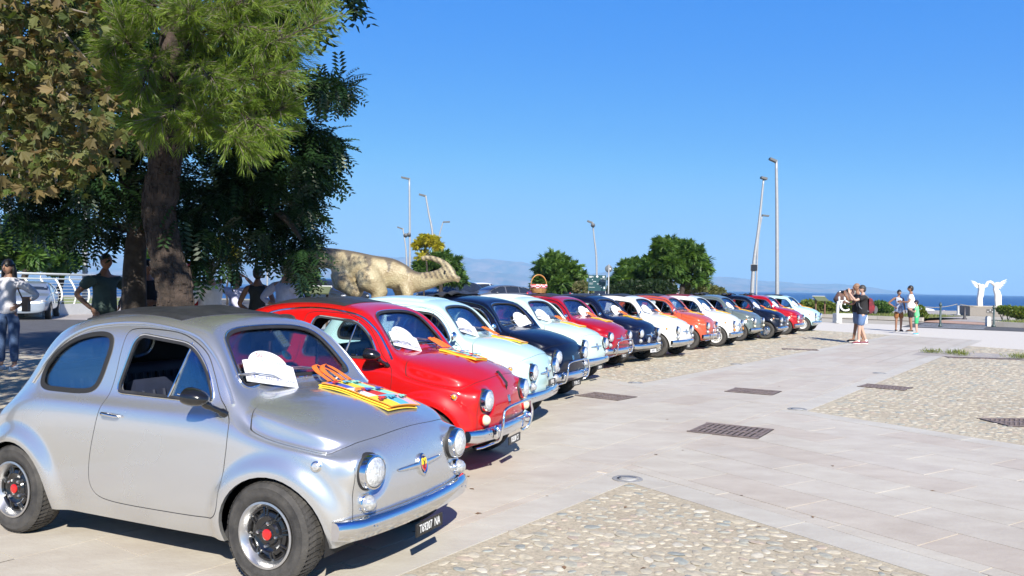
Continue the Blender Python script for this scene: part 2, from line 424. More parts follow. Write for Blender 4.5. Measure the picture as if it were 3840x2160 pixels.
# every face points outwards?
if sum(f.normal.y * f.calc_center_median().y for f in _bm.faces) < 0:
    bmesh.ops.reverse_faces(_bm, faces=_bm.faces); _bm.to_mesh(SURF); _bm.normal_update()
BVH = BVHTree.FromBMesh(_bm)
_V = [v.co.copy() for v in _bm.verts]; _N = [v.normal.copy() for v in _bm.verts]; _F = [[v.index for v in f.verts] for f in _bm.faces]
def nrm_of(fi, loc):
    s = Vector((0, 0, 0))
    for i in _F[fi]:
        w = 1 / ((_V[i] - loc).length_squared + 1e-7); s += _N[i] * w
    return s.normalized()
def on_surf(p2, axis, side=1):
    """shoot along an axis on to the skin -> (point, normal)"""
    if axis == 'y': o, d = Vector((p2[0], 3 * side, p2[1])), Vector((0, -side, 0))
    elif axis == 'x': o, d = Vector((3 * side, p2[0], p2[1])), Vector((-side, 0, 0))
    else: o, d = Vector((p2[0], p2[1], 3)), Vector((0, 0, -1))
    loc, n, fi, dist = BVH.ray_cast(o, d)
    if loc is None:
        loc, n, fi, dist = BVH.find_nearest(o + d * 2.4)
    return loc, nrm_of(fi, loc)
def surf_tube(m, pts, axis, side, r, out=0.0, closed=True, n=6, flat=1.0, mi=0):
    P = []; N = []
    for p in pts:
        a, b = on_surf(p, axis, side)
        if axis == 'y' and abs(a.y) < .36: continue
        pass; P.append(a + b * out); N.append(b)
    return m.tube(P, r, n, mi, closed, flat=(N, flat))

DOOR = smooth_loop([(-.19,1.195),(-.13,1.222),(.02,1.222),(.18,1.208),(.30,1.168),(.40,1.105),(.475,1.01),(.545,.905),(.60,.855),(.655,.79),(.662,.70),(.650,.58),(.635,.46),(.622,.375),(.585,.325),(.50,.308),(.2,.303),(-.1,.305),(-.24,.325),(-.295,.38),(-.302,.46),(-.285,.58),(-.255,.71),(-.225,.84),(-.205,.97),(-.20,1.10)], 4)
DWIN = round_poly([(-.165,.888),(.510,.878),(.415,1.04),(.285,1.148),(-.10,1.186)], [.05,.05,.12,.10,.06], 6)
QWIN = smooth_loop([(-.79,.905),(-.79,.975),(-.72,1.065),(-.62,1.13),(-.50,1.168),(-.38,1.182),(-.305,1.165),(-.282,1.11),(-.295,1.02),(-.32,.93),(-.36,.885),(-.45,.87),(-.60,.868),(-.74,.872)], 4)
_h = smooth_loop([(0,1.222),(.16,1.219),(.30,1.205),(.385,1.170),(.425,1.10),(.452,1.02),(.462,.968),(.430,.946),(.33,.951),(.16,.957),(0,.959)], 4, False)
_h = [(y*.955, z) for y, z in _h]
WSH = _h + [(-y, z) for y, z in reversed(_h[1:-1])]
_h = smooth_loop([(0,1.168),(.2,1.160),(.31,1.13),(.355,1.06),(.36,1.0),(.325,.962),(.2,.958),(0,.958)], 4, False)
RWIN = _h + [(-y, z) for y, z in reversed(_h[1:-1])]
_h = smooth_loop([(1.283,0),(1.281,.14),(1.272,.27),(1.252,.395),(1.222,.480),(1.165,.538),(1.06,.567),(.92,.583),(.78,.592),(.745,.582),(.728,.53),(.72,.40),(.715,.2),(.715,0)], 5, False)
HOOD = _h + [(x, -y) for x, y in reversed(_h[1:-1])]

OUT = closed_from(SURF, 0); INN = closed_from(SURF, -.020, True)
SHELL = join_meshes(OUT, INN)
GSH = join_meshes(closed_from(SURF, -.006), closed_from(SURF, -.009, True), (0, 0))
def build_parts():
    R = {}
    body = SHELL.copy()
    doorp = {}
    for s in (1, -1):
        a, b = (.3 * s, .9 * s)
        d = boolean(SHELL.copy(), cutter(offset_poly(DOOR, -.0048), 'y', a, b), 'INTERSECT')
        d = boolean(d, cutter(DWIN, 'y', .25 * s, .95 * s)); R['door', s] = d
        body = boolean(body, cutter(DOOR, 'y', a, b))
        body = boolean(body, cutter(QWIN, 'y', .25 * s, .95 * s))
        for cx in (.92, -.92):
            n = 40; circ = [(cx + .298 * cos(2 * pi * k / n), .262 + .298 * sin(2 * pi * k / n)) for k in range(n)]
            if cx < 0: circ = [(x, min(z, .50)) if False else (x, z) for x, z in circ]
            body = boolean(body, cutter(circ, 'y', .36 * s, 1.0 * s))
    R['hood'] = boolean(SHELL.copy(), cutter(offset_poly(HOOD, -.0055), 'z', .60, 1.05), 'INTERSECT')
    body = boolean(body, cutter(HOOD, 'z', .60, 1.05))
    body = boolean(body, cutter(WSH, 'x', .05, 1.2)); body = boolean(body, cutter(RWIN, 'x', -1.4, -.5))
    R['body'] = body
    R['windshield'] = boolean(GSH.copy(), cutter(offset_poly(WSH, .004), 'x', .05, 1.2), 'INTERSECT')
    R['rear_window'] = boolean(GSH.copy(), cutter(offset_poly(RWIN, .004), 'x', -1.4, -.5), 'INTERSECT')
    for s in (1, -1):
        R['quarter_window', s] = boolean(GSH.copy(), cutter(offset_poly(QWIN, .004), 'y', .25 * s, .95 * s), 'INTERSECT')
        R['door_window', s] = boolean(GSH.copy(), cutter(offset_poly(DWIN, .004), 'y', .25 * s, .95 * s), 'INTERSECT')
        vent = [p for p in offset_poly(DWIN, .004)]
        R['vent_window', s] = boolean(R['door_window', s].copy(), cutter([(.214, .86), (.6, .86), (.6, 1.2), (.296, 1.2)], 'y', .25 * s, .95 * s), 'INTERSECT')
    for k, me in R.items():
        if k in ('body', 'hood') or k[0] == 'door':
            fix_normals(me, BVH, nrm_of)
            if k == 'hood':
                cn = [c.vector.copy() for c in me.corner_normals]
                for v in me.vertices: v.co.z += .0045; v.co.x += .002
                me.normals_split_custom_set([tuple(c) for c in cn])
        else:
            for p in me.polygons: p.use_smooth = True
            me.set_sharp_from_angle(angle=radians(40))
    return R
CP = build_parts()

# ------------------------------------------------------------------ fittings, shared by all the cars
def fit_meshes():
    G = {}
    def put(name, m, sharp=40): G[name] = m.mesh(name if isinstance(name, str) else name[0], None, sharp); return G[name]
    # seals and bright trims
    m = M(); surf_tube(m, WSH, 'x', 1, .0125, .0015, flat=.55); put('windshield_seal', m)
    m = M(); surf_tube(m, offset_poly(WSH, .0115), 'x', 1, .0045, .004, flat=.8); put('windshield_trim', m)
    m = M(); surf_tube(m, RWIN, 'x', -1, .0125, .0015, flat=.55); put('rear_window_seal', m)
    for s in (1, -1):
        m = M(); surf_tube(m, QWIN, 'y', s, .0155, .001, flat=.5); put(('quarter_seal', s), m)
        m = M(); surf_tube(m, DWIN, 'y', s, .010, .0005, flat=.5); put(('door_seal_and_gap_shade', s), m)
        m = M(); surf_tube(m, offset_poly(DWIN, .010), 'y', s, .0052, .003, flat=.9); put(('door_trim', s), m)
        gut = smooth_loop([(.625,.868),(.575,.935),(.49,1.045),(.405,1.125),(.30,1.188),(.15,1.222),(-.1,1.246),(-.32,1.238),(-.52,1.207),(-.68,1.135),(-.79,1.03),(-.86,.93),(-.885,.885)], 5, False)
        m = M(); surf_tube(m, gut, 'y', s, .0095, .006, closed=False, flat=.8); put(('drip_rail', s), m)
        m = M(); surf_tube(m, offset_poly(DOOR, -.0022), 'y', s, .0042, -.0052, n=5); put(('door_gap', s), m)
        # vent pillar
        a, na = on_surf((.210, .882), 'y', s); b, nb = on_surf((.285, 1.162), 'y', s)
        m = M(); m.tube([a + na * -.002, b + nb * -.002], .0065, 6); put(('vent_pillar', s), m)
        m = M(); p, n_ = on_surf((.33, .895), 'y', s); m.tube([p, p + n_ * .014], .005, 6); m.tube([p + n_ * .012, p + n_ * .016 + Vector((-.045, 0, .004))], .0042, 6); put(('vent_catch', s), m)
        # door handle: a bar on two stems
        p, n_ = on_surf((-.175, .772), 'y', s); q, n2 = on_surf((-.085, .766), 'y', s); m = M()
        m.tube([p, p + n_ * .024], .010, 10); m.tube([q, q + n2 * .022], .007, 8)
        L = [p + n_ * .024 + Vector((-.016, 0, .001)), p + n_ * .028, (p + q) / 2 + n_ * .030, q + n2 * .025, q + n2 * .020 + Vector((.018, 0, -.001))]
        m.tube(L, [.006, .011, .0085, .0085, .005], 10); put(('door_handle', s), m)
        # side marker and front indicator
        p, n_ = on_surf((1.155, .622), 'y', s); R_ = n_.to_track_quat('Z', 'Y').to_matrix().to_4x4(); R_.translation = p
        m = M(); m.lathe([(.026, -.004), (.026, .005), (.021, .009)], 20, 0, R_); m.lathe([(.021, .007), (.017, .016), (.008, .0195), (.0005, .0205)], 20, 1, R_); put(('side_marker', s), m)
        p, n_ = on_surf((s * .445, .440), 'x', 1); d_ = (n_ + Vector((.5, 0, .1))).normalized(); R_ = d_.to_track_quat('Z', 'Y').to_matrix().to_4x4(); R_.translation = p
        m = M(); m.lathe([(.047, -.03), (.046, .010), (.041, .014)], 22, 0, R_); m.lathe([(.041, .010), (.040, .024), (.030, .042), (.015, .052), (.0005, .055)], 22, 1, R_); put(('turn_signal', s), m)
        # head lamp
        p, n_ = on_surf((s * .415, .585), 'x', 1); d_ = Vector((1, s * .06, .02)).normalized(); R_ = d_.to_track_quat('Z', 'Y').to_matrix().to_4x4()
        c = Vector((1.338, s * .418, .585)); R_.translation = c
        m = M(); m.lathe([(.095, -.045), (.096, -.006), (.092, .000), (.085, .002)], 36, 0, R_); put(('lamp_gasket', s), m)
        m = M(); m.lathe([(.088, -.02), (.0895, .022), (.086, .034), (.078, .037), (.0755, .030)], 36, 0, R_); put(('lamp_rim', s), m)
        m = M(); m.lathe([(.076, .030), (.0745, .036), (.055, .049), (.030, .056), (.0005, .058)], 36, 0, R_); put(('lamp_lens', s), m)
        m = M(); m.lathe([(.075, .026), (.060, .000), (.03, -.022), (.0005, -.028)], 30, 0, R_); m.lathe([(.012, -.02), (.013, .006), (.0005, .012)], 12, 1, R_); put(('lamp_bowl', s), m)
        for q_ in ('lamp_gasket', 'lamp_rim', 'lamp_lens', 'lamp_bowl'): G[q_, s].transform(Matrix.Translation(c) @ Matrix.Diagonal((1, .94, .94, 1)) @ Matrix.Translation(-c))
        # wiper
        yb = .30 if s > 0 else -.14
        a, na = on_surf((yb, .935), 'x', 1); e0, ne = on_surf((yb - .30 if s < 0 else yb - .26, .990), 'x', 1)
        b0, nb0 = on_surf((yb - .10, .975), 'x', 1); b1, nb1 = on_surf((yb - .40 if yb - .40 > -.46 else -.45, 1.00), 'x', 1)
        m = M(); a2 = Vector((a.x + .02, a.y, a.z - .02)); m.lathe([(.012, -.01), (.012, .018), (.006, .024)], 12, 0, Matrix.Translation(a2) @ na.to_track_quat('Z', 'Y').to_matrix().to_4x4())
        mid = (b0 + b1) / 2 + nb0 * .024
        m.tube([a2 + na * .022, (a2 + mid) / 2 + na * .030, mid], [.006, .0045, .003], 6)
        m.tube([b0 + nb0 * .012, mid, b1 + nb1 * .012], [.0028, .0042, .0028], 6); m.tube([b0 + nb0 * .006, (b0 + b1) / 2 + nb0 * .006, b1 + nb1 * .006], .0048, 6); put(('wiper', s), m)
    m = M(); surf_tube(m, offset_poly(HOOD, -.0025), 'z', 1, .0045, -.0045, n=5); put('hood_gap', m)
    # hood ridge strip, following the skin
    m = M(); xs = np.linspace(1.02, 1.272, 14); P = []; N = []
    for x in xs: a, b = on_surf((x, 0), 'z'); P.append(a - b * .003); N.append(b)
    m.tube(P, [.0085 * min(1, .2 + i / 3) for i in range(14)], 8, flat=(N, .75)); put('hood_ridge', m)
    # bonnet-to-nose seams
    for s in (1, -1):
        P = [on_surf((s * (.512 + .006 * sin(t * 3)), .27 + .38 * t), 'x', 1) for t in np.linspace(0, 1, 12)]
        m = M(); m.tube([a + b * .0002 for a, b in P], .0016, 5, flat=([b for a, b in P], .6)); put(('nose_seam', s), m)
    # plain bumper: a bowed pressing with rolled edges
    def bumper(y1=.60, z0=.335, h=.10, n=22):
        m = M(); prof = [(-.010, -.052), (.006, -.054), (.024, -.044), (.032, -.020), (.034, .004), (.030, .026), (.018, .044), (.002, .050), (-.012, .046)]
        V = []; F = []
        for i in range(n + 1):
            t = -1 + 2 * i / n; y = y1 * t; x = 1.392 - .070 * abs(t) ** 2.2 - (.055 * max(0, (abs(t) - .86) / .14) ** 1.6)
            for dx, dz in prof:
                k = 1 - .18 * max(0, (abs(t) - .9) / .1); V.append((x + dx, y, z0 + dz * h / .1 * k))
        q = len(prof)
        for i in range(n):
            for k in range(q - 1): F.append((i * q + k, (i + 1) * q + k, (i + 1) * q + k + 1, i * q + k + 1))
        F += [tuple(range(q)), tuple(n * q + k for k in range(q - 1, -1, -1))]
        m.add(V, F, 0, True)
        for s in (1, -1):
            m.tube([(1.30, s * .40, z0 + .035), (1.372, s * .40, z0 + .035)], .011, 8)
            m.sphere((1.402, s * .44, z0), .007, 8, sc=(.6, 1, 1))
        return m
    put('bumper', bumper()); 
    # bumper of the richer model: wider gap with a nudge bar
    m = M(); P = [(1.395, -.30, .26), (1.435, -.335, .30), (1.455, -.345, .40), (1.452, -.32, .475), (1.460, -.27, .515), (1.478, 0, .53), (1.460, .27, .515), (1.452, .32, .475), (1.455, .345, .40), (1.435, .335, .30), (1.395, .30, .26)]
    m.tube(smooth_loop(P, 5, False), .0115, 10)
    m.tube([(1.395, -.30, .26), (1.33, -.44, .235), (1.30, -.50, .232)], .0105, 8); m.tube([(1.395, .30, .26), (1.33, .44, .235), (1.30, .50, .232)], .0105, 8)
    for s in (1, -1): m.tube([(1.40, s * .36, .35), (1.452, s * .345, .36)], .009, 8)
    put('nudge_bar', m)
    m = M()
    m.lathe([(.040, 0), (.040, .02), (.033, .03), (.02, .032)], 14, 0, Matrix.Translation((1.40, 0, .345)) @ Matrix.Rotation(pi / 2, 4, 'Y') @ Matrix.Diagonal((1.35, .55, 1, 1)))
    put('overrider', m)
    # moustache badge: wings and round shield / square emblem
    cb, nb = on_surf((0, .545), 'x', 1)
    m = M()
    for s in (1, -1):
        P = []
        for t, dz, w in ((.035, .002, .014), (.07, .003, .0125), (.12, .004, .0105), (.17, .005, .0085), (.205, .006, .006), (.212, .006, .003)):
            a, b = on_surf((s * t, .545 + dz), 'x', 1); P.append((a + b * .006, b, w))
        m.tube([p[0] for p in P], [p[2] for p in P], 8, flat=([p[1] for p in P], .7))
    T = nb.to_track_quat('Z', 'Y').to_matrix().to_4x4(); T.translation = cb
    RS = [(.046, -.006), (.046, .010), (.040, .016), (.036, .012), (.0005, .010)]
    m.lathe(RS, 28, 0, T @ Matrix.Diagonal((.86, 1.25, 1, 1))); put('wing_badge', m)
    R2 = T.copy()
    sh = [(-.026, .030), (-.014, .034), (0, .030), (.014, .034), (.026, .030), (.027, .004), (.020, -.022), (0, -.040), (-.020, -.022), (-.027, .004)]
    tilt = Matrix.Rotation(0, 4, 'Z')
    up = (Vector((0, 0, 1)) - nb * nb.z).normalized(); rt = up.cross(nb)
    B = Matrix((rt, up, nb)).transposed().to_4x4(); B.translation = cb + nb * .012
    m = M(); m.prism(sh, 0, .004, 0, B)
    m.prism([(-.026, .029), (-.014, .033), (0, .029), (0, .029), (0, -.002), (-.0265, -.002)], .004, .0052, 1, B)
    m.prism([(0, .029), (.014, .033), (.026, .029), (.0265, -.002), (0, -.002)], .004, .0052, 1, B)
    # the small black scorpion of the shield: body, two claws, curled tail
    sc = []
    m.tube([B @ Vector(p) for p in [(-.002, -.008, .006), (.001, .004, .006), (.004, .012, .006)]], [.003, .005, .004], 6, 2)
    for s in (1, -1): m.tube([B @ Vector(p) for p in [(.002, .012, .006), (.002 + s * .011, .017, .006), (.002 + s * .009, .025, .006)]], [.0016, .0018, .0012], 5, 2)
    m.tube([B @ Vector(p) for p in [(-.002, -.008, .006), (-.006, -.018, .006), (.002, -.024, .006), (.010, -.018, .006)]], [.003, .002, .0016, .001], 5, 2)
    m.tube([B @ Vector((x, y, .004)) for x, y in sh], .0022, 5, 3, closed=True)
    put('shield', m)
    m = M()
    for s in (1, -1): m.tube([B @ Vector((s * .009, -.030, -.008)), B @ Vector((s * .009, .030, -.008))], .0065, 6)
    m.tube([B @ Vector((s2 * .020, z, -.010)) for s2, z in ((-1, -.036), (1, -.036), (1, .036), (-1, .036))], .0042, 6, closed=True); put('emblem', m)
    B2 = B.copy(); G['_badge'] = B
    # registration plate below the bumper
    m = M(); m.box((0, 0, 0), (.262, .008, .066)); put('licence_plate', m)
    # mirrors
    m = M(); p, n_ = on_surf((.60, .835), 'y', -1)
    m.tube(smooth_loop([p + Vector((.01, .0, -.01)), p + Vector((.0, -.03, .01)), p + Vector((-.015, -.075, .035)), p + Vector((-.035, -.105, .062))], 4, False), [.021] * 4 + [.015] * 5 + [.021] * 4, 10)
    c = p + Vector((-.075, -.125, .085))
    m.lathe([(.0005, -.085), (.022, -.076), (.040, -.050), (.050, -.012), (.052, .020), (.049, .036), (.042, .040)], 20, 0, Matrix.Translation(c) @ Matrix.Rotation(radians(-82), 4, 'Y') @ Matrix.Rotation(radians(8), 4, 'X') @ Matrix.Diagonal((.86, 1.15, 1, 1)))
    m.lathe([(.0005, .036), (.045, .036)], 20, 1, Matrix.Translation(c) @ Matrix.Rotation(radians(-82), 4, 'Y') @ Matrix.Rotation(radians(8), 4, 'X') @ Matrix.Diagonal((.86, 1.15, 1, 1)), cap=False)
    put('cone_mirror', m)
    m = M(); m.tube([p, p + Vector((0, -.03, .03)), p + Vector((-.01, -.07, .07))], .006, 8); c = p + Vector((-.02, -.075, .10))
    m.lathe([(.0005, -.028), (.03, -.022), (.048, -.006), (.050, .006)], 22, 0, Matrix.Translation(c) @ Matrix.Rotation(radians(-85), 4, 'Y')); m.lathe([(.0005, .005), (.048, .005)], 22, 1, Matrix.Translation(c) @ Matrix.Rotation(radians(-85), 4, 'Y'), cap=False); put('round_mirror', m)
    # wheel wells, floor
    for s in (1, -1):
        m = M(); T = Matrix.Translation((0, .36 * s, .262)) @ Matrix.Rotation(-pi / 2, 4, 'X') @ Matrix.Scale(s, 4, (0, 0, 1))
        m.lathe([(.0005, 0), (.296, 0), (.296, .235)], 26, 0, T, cap=False, a0=-pi - .2, a1=.2); put(('wheel_well', s), m)
    # interior
    def seat(x, y, w, tall):
        m = M(); d = .44
        sh = smooth_loop([(-.22, -.05), (.22, -.05), (.24, .03), (.18, .075), (-.1, .06), (-.22, .05)], 4)
        m.prism([(a, b) for a, b in sh], -w / 2, w / 2, 0, Matrix.Translation((x, y, .38)) @ Matrix.Rotation(pi / 2, 4, 'X'), True)
        bk = smooth_loop([(-.16, -.02), (-.24, .20), (-.30, tall), (-.345, tall + .02), (-.37, tall - .03), (-.31, .16), (-.25, -.03)], 4)
        m.prism(bk, -w / 2 * .96, w / 2 * .96, 0, Matrix.Translation((x, y, .40)) @ Matrix.Rotation(pi / 2, 4, 'X'), True)
        k = max(4, int(w / .07))
        for i in range(k):
            yy = y - w / 2 * .8 + w * .8 * i / (k - 1); m.tube([(x - .165, yy, .45), (x - .235, yy, .60), (x - .285, yy, .40 + tall - .03)], .012, 6)
        return m
    put('seat', seat(.12, 0, .44, .50), 50); put('rear_bench', seat(-.50, 0, 1.0, .52), 50)
    m = M(); m.prism(smooth_loop([(.52, .90), (.42, .905), (.34, .88), (.33, .80), (.42, .74), (.56, .74), (.60, .85)], 3), -.54, .54, 0, Matrix.Rotation(pi / 2, 4, 'X'), True); put('dashboard', m); G['dashboard'].transform(Matrix.Translation((.04, 0, 0)))
    m = M(); T = Matrix.Translation((.185, .27, .845)) @ Matrix.Rotation(radians(-62), 4, 'Y')
    m.tube([T @ Vector((.165 * cos(a), .165 * sin(a), 0)) for a in np.linspace(0, 2 * pi, 32, endpoint=False)], .0115, 8, closed=True)
    for a in (0.1, pi - .1, -pi / 2): m.tube([T @ Vector((0, 0, -.02)), T @ Vector((.16 * cos(a), .16 * sin(a), 0))], [.018, .009], 6)
    m.tube([T @ Vector((0, 0, 0)), T @ Vector((0, 0, -.30))], .02, 8); m.lathe([(.0005, .012), (.03, .008), (.035, -.01)], 14, 0, T); put('steering_wheel', m)
    m = M(); m.box((.31, 0, 1.165), (.012, .17, .045)); m.tube([(.31, 0, 1.185), (.295, 0, 1.215)], .006, 6); put('rear_view_mirror', m)
    m = M()
    for s in (1, -1): m = M(); m.tube([(-.20, s * .575, .50), (-.20, s * .56, .88), (-.19, s * .49, 1.2)], .018, 6); put(('door_post', s), m)
    # windscreen stickers, tax card
    # hood clamp
    a, na = on_surf((1.262, 0), 'z'); b, nb = on_surf((0, .665), 'x', 1); m = M(); m.tube([a + na * .012, a + na * .02 + Vector((.012, 0, -.012)), b + nb * .022, b + nb * .012 + Vector((0, 0, -.03))], [.011, .009, .008, .011], 8)
    m.tube([a + na * .016 + Vector((0, .02, 0)), a + na * .016 - Vector((0, .02, 0))], .006, 6); m.tube([b + nb * .02 + Vector((0, .016, -.02)), b + nb * .02 + Vector((0, -.016, -.02))], .006, 6); m.tube([b + nb * .015 + Vector((0, 0, -.03)), b + nb * .014 + Vector((.0, 0, -.062))], .008, 6); put('hood_clamp', m)
    # fog lamps
    for s in (1, -1):
        m = M(); T = Matrix.Translation((1.425, s * .225, .455)) @ Matrix.Rotation(pi / 2, 4, 'Y'); m.lathe([(.02, -.05), (.05, -.03), (.060, 0), (.058, .012)], 24, 0, T); m.lathe([(.058, .008), (.04, .018), (.0005, .022)], 24, 1, T); put(('fog_lamp', s), m)
    return G
G5 = fit_meshes()

def roof_canvas(kind):
    """kind 'closed': a stretched cover with shallow waves; 'rolled': pushed back into a wavy bundle; 'panel': smooth"""
    rnd = random.Random(5); nx, ny = 34, 30; x0, x1 = -.70, .105; yw = .405; V = []; F = []; up = []
    if kind == 'rolled': x1 = -.24
    for i in range(nx + 1):
        for j in range(ny + 1):
            u = i / nx; v = -1 + 2 * j / ny; 
            xe = x1 - (.05 * (1 - v * v) if kind != 'panel' else 0) if kind != 'rolled' else x1
            if kind == 'closed': xe = x1 + .035 * (1 - abs(v)) ** .7 - .012
            x = x0 + (xe - x0) * u; y = v * yw * (.93 + .07 * (1 - u) if kind != 'closed' else .90 + .10 * u ** 3)
            p, n = on_surf((x, y), 'z')
            if kind == 'closed': h = .009 + .006 * sin(u * 11 + v * 1.5) * (1 - abs(v) ** 6) + .010 * (sin(u * 3.14)) * (1 - v * v) - .003 * cos(v * 9) * u
            elif kind == 'panel': h = .010 + .006 * sin(pi * u)
            else: h = .02 + .030 * (1 + sin(u * 17 + .8 * sin(v * 3) + v * .6)) * (.4 + .6 * u) * (.8 + .2 * sin(v * 7)) + .015 * v * v
            e = max(abs(v), abs(2 * u - 1)); 
            if e > .96 and kind != 'rolled': h *= max(.15, (1 - e) / .04)
            V.append(p + n * h)
    q = ny + 1
    for i in range(nx):
        for j in range(ny): F.append((i * q + j, (i + 1) * q + j, (i + 1) * q + j + 1, i * q + j + 1))
    m = M(); m.add(V, F, 0, True)
    if kind == 'rolled':
        V2 = [Vector(p) + Vector((0, 0, -.012)) for p in V]; m.add(V2, [f[::-1] for f in F], 0, True)
        rim = [i * q + ny for i in range(nx + 1)]; b = len(V)
        for i in range(nx): m.f.append((i * q, (i + 1) * q, b + (i + 1) * q, b + i * q)); m.m.append(0); m.sm.append(True); m.f.append((i * q + ny, b + i * q + ny, b + (i + 1) * q + ny, (i + 1) * q + ny)); m.m.append(0); m.sm.append(True)
        # the opening in front of it, with its bare frame
    else:
        edge = [(i, 0) for i in range(nx)] + [(nx, j) for j in range(ny)] + [(i, ny) for i in range(nx, 0, -1)] + [(0, j) for j in range(ny, 0, -1)]
        P = [V[i * q + j] for i, j in edge]; N_ = [on_surf((p.x, p.y), 'z')[1] for p in P]
        m.tube([p + n * .001 for p, n in zip(P, N_)], .0055, 6, closed=True, flat=(N_, .8))
    return m.mesh('roof_canvas_' + kind, None, 60)
ROOFS = {k: roof_canvas(k) for k in ('closed', 'rolled', 'panel')}

# ------------------------------------------------------------------ wheels (axis y, outer face towards +y)
def wheel_parts(style):
    G = {}; X = Matrix.Rotation(-pi / 2, 4, 'X')      # lathe axis z -> +y
    R, W = (.252, .160) if style == 'slot' else (.262, .128)
    ri = .153 if style == 'slot' else .158
    m = M(); w = W / 2
    prof = [(ri, -w + .012), (ri + .012, -w + .002), (R - .045, -w - .004), (R - .022, -w + .004), (R - .007, -w + .018), (R - .002, -w + .03)]
    prof += [(R - .002, w - .03), (R - .007, w - .018), (R - .022, w - .004), (R - .030, w + .001), (R - .034, w - .001), (R - .055, w + .004), (ri + .026, w + .002), (ri + .022, w - .002), (ri + .012, w - .002), (ri, w - .012)]
    m.lathe(prof, 64, 0, X, cap=False)
    # tread blocks
    nb = 56 if style == 'slot' else 64
    for k in range(nb):
        for (ya, yb, sh) in ((-w + .014, -.022, .0), (-.018, .018, .5), (.022, w - .014, 0)):
            a = 2 * pi * (k + sh) / nb; da = 2 * pi / nb * .40; tw = .05 * (1 if ya < 0 else -1) if sh == 0 else 0
            V = []
            for (aa, yy) in ((a - da + tw, ya), (a + da + tw, ya), (a + da, yb), (a - da, yb)):
                for rr in (R - .004, R + .0035 - (.010 if abs(yy) > w - .02 else 0)): V.append((rr * cos(aa), yy, rr * sin(aa)))
            m.add(V, [(1, 3, 5, 7), (0, 1, 7, 6), (2, 4, 5, 3), (0, 2, 3, 1), (6, 7, 5, 4)], 0)
    for k in range(36 if style == 'slot' else 0):      # shoulder ribs
        a = 2 * pi * k / 36
        V = [( (rr) * cos(a + d), yy, rr * sin(a + d)) for d, rr, yy in ((-.03, R - .032, w + .0015), (.03, R - .032, w + .0015), (.035, R - .012, w - .012), (-.035, R - .012, w - .012))]
    G['tyre'] = m.mesh('tyre', None, 50)
    m = M()
    if style == 'slot':
        m.lathe([(ri + .004, w - .004), (ri + .006, w + .004), (ri - .004, w + .006), (ri - .012, w - .004), (ri - .020, w - .022), (ri - .026, w - .034), (ri - .032, w - .036)], 56, 0, X, cap=False)
        G['rim'] = m.mesh('rim', None, 40)
        m = M(); d0 = w - .036
        m.lathe([(.144, d0), (.132, d0 - .006), (.128, d0 - .010), (.112, d0 - .012), (.106, d0 + .006), (.090, d0 + .012), (.082, d0 + .004), (.060, d0 + .002), (.052, d0 + .012), (.034, d0 + .014), (.030, d0 + .020), (.0005, d0 + .020)], 48, 0, X, cap=False)
        for k in range(8):
            a = 2 * pi * k / 8 + .2
            P = []
            for t in np.linspace(0, 1, 7): aa = a - .28 + .56 * t; P.append((.128 * cos(aa), d0 + .004, .128 * sin(aa)))
            m.tube(P, .008, 6)
            for aa in (a - .30, a + .30): m.tube([(.090 * cos(aa), d0 + .010, .090 * sin(aa)), (.136 * cos(aa), d0 + .000, .136 * sin(aa))], .0075, 6)
            V = [(r * cos(aa), d0 - .006, r * sin(aa)) for r, aa in ((.098, a - .22), (.098, a + .22), (.120, a + .22), (.120, a - .22))]
        G['disc'] = m.mesh('wheel_disc', None, 40); G['disc'].transform(Matrix.Diagonal((.96, 1, .96, 1)))
        m = M(); m.lathe([(.026, d0 + .018), (.026, d0 + .026), (.020, d0 + .030), (.0005, d0 + .030)], 24, 0, X)
        G['centre_cap'] = m.mesh('centre_cap', None, 40)
        m = M()
        m.lathe([(.0105, d0), (.0105, d0 + .022), (.006, d0 + .030), (.0005, d0 + .031)], 6, 0, X); G['lug_nut'] = m.mesh('lug_nut', None, 30)
    else:
        m.lathe([(ri + .003, w - .006), (ri + .004, w + .003), (ri - .005, w + .003), (ri - .014, w - .012), (ri - .020, w - .028), (.118, w - .040), (.105, w - .022), (.085, w - .016), (.0005, w - .016)], 48, 0, X, cap=False)
        if style == 'wire':
            for k in range(32):
                a = 2 * pi * k / 32; b = a + (.25 if k % 2 else -.25); m.tube([(.03 * cos(a), w - .002, .03 * sin(a)), (.148 * cos(b), w - .016, .148 * sin(b))], .0022, 4, 1)
        else:
            for k in range(16):
                a = 2 * pi * k / 16; m.tube([(.112 * cos(a), w - .034, .112 * sin(a)), (.128 * cos(a), w - .034, .128 * sin(a))], .007, 5, 2)
        G['rim'] = m.mesh('rim', None, 40)
        m = M(); hr = .085 if style != 'wire' else .035
        m.lathe([(hr, w - .020), (hr + .002, w - .012), (hr - .006, w - .004), (hr * .75, w + .006), (hr * .45, w + .012), (hr * .40, w + .009), (.0005, w + .011)], 36, 0, X, cap=False)
        G['hub_cap'] = m.mesh('hub_cap', None, 40)
        m = M(); m.lathe([(ri + .008, w + .001), (ri + .006, w + .008), (ri - .006, w + .008), (ri - .012, w - .002)], 48, 0, X, cap=False); G['trim_ring'] = m.mesh('trim_ring', None, 40)
    return G
WHEELS = {k: wheel_parts(k) for k in ('slot', 'steel', 'wire')}
